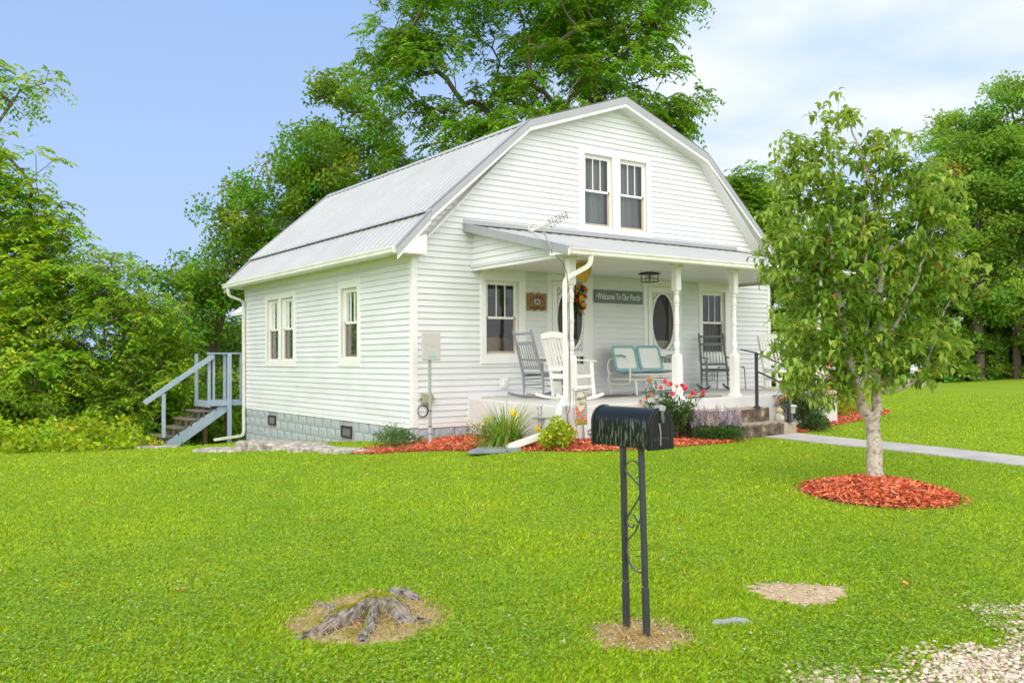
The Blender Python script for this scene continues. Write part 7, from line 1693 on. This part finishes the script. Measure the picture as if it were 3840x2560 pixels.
lob=[(*rc(-.25,0,3.25),.55,.50,.55),(*rc(-.65,.02,2.75),.50,.45,.55),(*rc(.35,0,2.8),.60,.50,.55),(*rc(-.15,0,2.3),.95,.70,.65),(*rc(.46,.05,2.2),.48,.45,.60),(*rc(-.55,.0,1.75),.62,.5,.50),(*rc(.22,.05,1.55),.62,.5,.42),(*rc(-.10,.1,1.25),.60,.5,.30),(*rc(-.78,.15,1.30),.34,.3,.30),(*rc(-.40,.0,3.80),.20,.2,.26),(*rc(-.95,0,3.45),.24,.22,.22),(*rc(-.72,.05,3.15),.36,.3,.34),(*rc(.20,0,3.42),.32,.3,.28),(*rc(.62,.05,3.05),.34,.3,.28),(*rc(.92,0,2.2),.22,.2,.22),(*rc(-.85,.0,2.25),.38,.36,.34),(*rc(-.62,0,3.35),.26,.26,.26),(*rc(.78,0,1.35),.25,.25,.2),(*rc(.72,0,2.75),.26,.25,.22),(*rc(-.50,.15,.98),.26,.22,.18),(*rc(-.80,.12,1.10),.26,.22,.20),(*rc(-.42,.2,.82),.14,.12,.10),(*rc(.45,.0,1.12),.2,.2,.16)]
lob=[(a_*1.13 if False else a_,b_,c_,d_*1.16,e_*1.1,f_*1.14) for a_,b_,c_,d_,e_,f_ in lob]
Tm=sample_lobes(lob,1150,99,.35); nP=np.array(pos); n=nmain; Pp=np.zeros((nmain+len(Tm)*9,3)); Pp[:nmain]=nP; parL=list(par); radL=list(rad); ends=[]
firstb=int(np.argmin(np.linalg.norm(nP-np.array(L2[2]),axis=1)))
order=np.argsort([np.min(np.linalg.norm(nP[10:]-t_,axis=1)) for t_ in Tm])
for i_ in order:
    t_=Tm[i_]; ok_=np.arange(8,n); d=t_-Pp[ok_]; dist=np.linalg.norm(d,axis=1)+np.where(d[:,2]<.02,-d[:,2]*1.2+.02,0); j=int(ok_[np.argmin(dist)]); Ld=np.linalg.norm(t_-Pp[j]); m_=int(np.clip(Ld/.10,1,8)); a=Pp[j].copy(); pv=j; r0=min(radL[j]*.7,.004+.010*Ld)
    for k in range(m_):
        f=(k+1)/m_; Pp[n]=a+(t_-a)*f+np.array([0,0,.10*Ld*math.sin(PI*f)])+rng.normal(0,.008,3); parL.append(pv); radL.append(max(.0016,r0*(1-.65*f))); pv=n; n+=1
    ends.append(pv)
Pp=Pp[:n]; parA=np.array(parL); radA=np.array(radL)
branch_mesh('trunk',Pp[:nmain],parA[:nmain],radA[:nmain],lich,dg_,nbase=12)
twm=mat('reddish_twig',(.16,.085,.065),.8,(.26,.20,.16),20)
sel=np.arange(nmain,n); 
class _: pass
def twigs():
    A=Pp[parA[sel]];B=Pp[sel];rb=radA[sel];ra=np.maximum(rb,rb*1.2);k=5; d=unit(B-A); u_=unit(np.cross(d,np.where(np.abs(d[:,2:3])>.9,[[1.,0,0]],[[0,0,1.]]))); v_=np.cross(d,u_); t_=2*PI*np.arange(k)/k
    ring=u_[:,None]*np.cos(t_)[None,:,None]+v_[:,None]*np.sin(t_)[None,:,None]; V=np.concatenate([A[:,None]+ring*ra[:,None,None],B[:,None]+ring*rb[:,None,None]],1).reshape(-1,3); i_=np.arange(len(sel))[:,None]*2*k; j=np.arange(k)[None]
    return npmesh('twigs',V,np.stack([i_+j,i_+(j+1)%k,i_+k+(j+1)%k,i_+k+j],-1).reshape(-1,4),None,twm,dg_,smooth=True)
twigs()
def curled(P,D,ln,wd,curl,seed):
    """drooping leaf bent backwards: 4 segments"""
    r_=np.random.default_rng(seed); n=len(P); el=np.arctan2(D[:,2],np.hypot(D[:,0],D[:,1])); az=np.arctan2(D[:,1],D[:,0]); S=np.stack([-np.sin(az),np.cos(az),r_.normal(0,.35,n)],1); S=unit(S); w_=[.10,.85,1.0,.62,.05]; V=np.zeros((n,15,3)); p=P.copy()
    for k in range(5):
        up=np.stack([-np.sin(el)*np.cos(az),-np.sin(el)*np.sin(az),np.cos(el)],1); hw=(wd*w_[k]*.5)[:,None]
        V[:,k*3]=p-S*hw+up*hw*.35; V[:,k*3+1]=p; V[:,k*3+2]=p+S*hw+up*hw*.35
        p=p+np.stack([np.cos(el)*np.cos(az),np.cos(el)*np.sin(az),np.sin(el)],1)*(ln/4)[:,None]; el=el-curl
    base=np.arange(n)[:,None]*15; F=[]
    for k in range(4):
        for s_ in (0,1): a=k*3+s_; F.append(np.concatenate([base+a,base+a+1,base+a+4,base+a+3],1))
    return V.reshape(-1,3),np.stack(F,1).reshape(-1,4)
E_=Pp[ends]; k_=9; n=len(E_)*k_; B=np.repeat(E_,k_,0)+rng.normal(0,.030,(n,3)); az=rng.uniform(0,2*PI,n); D=unit(np.c_[np.cos(az),np.sin(az),rng.normal(.05,.45,n)])
V,Fq=curled(B,D,rng.uniform(.080,.135,n),rng.uniform(.034,.052,n),rng.uniform(.28,.62,n),5)
tc_=vcol((.165,.30,.03),n,.25,.10); 
cl_h=np.repeat(rng.uniform(size=len(E_)),k_); yl=(cl_h<.13); tc_[yl]=vcol((.40,.50,.08),int(yl.sum()),.16,.08); rd_=rng.uniform(size=n)<.010; tc_[rd_]=vcol((.55,.16,.03),int(rd_.sum()),.2,.05)
# leaf colour gets paler towards the outside of the crown
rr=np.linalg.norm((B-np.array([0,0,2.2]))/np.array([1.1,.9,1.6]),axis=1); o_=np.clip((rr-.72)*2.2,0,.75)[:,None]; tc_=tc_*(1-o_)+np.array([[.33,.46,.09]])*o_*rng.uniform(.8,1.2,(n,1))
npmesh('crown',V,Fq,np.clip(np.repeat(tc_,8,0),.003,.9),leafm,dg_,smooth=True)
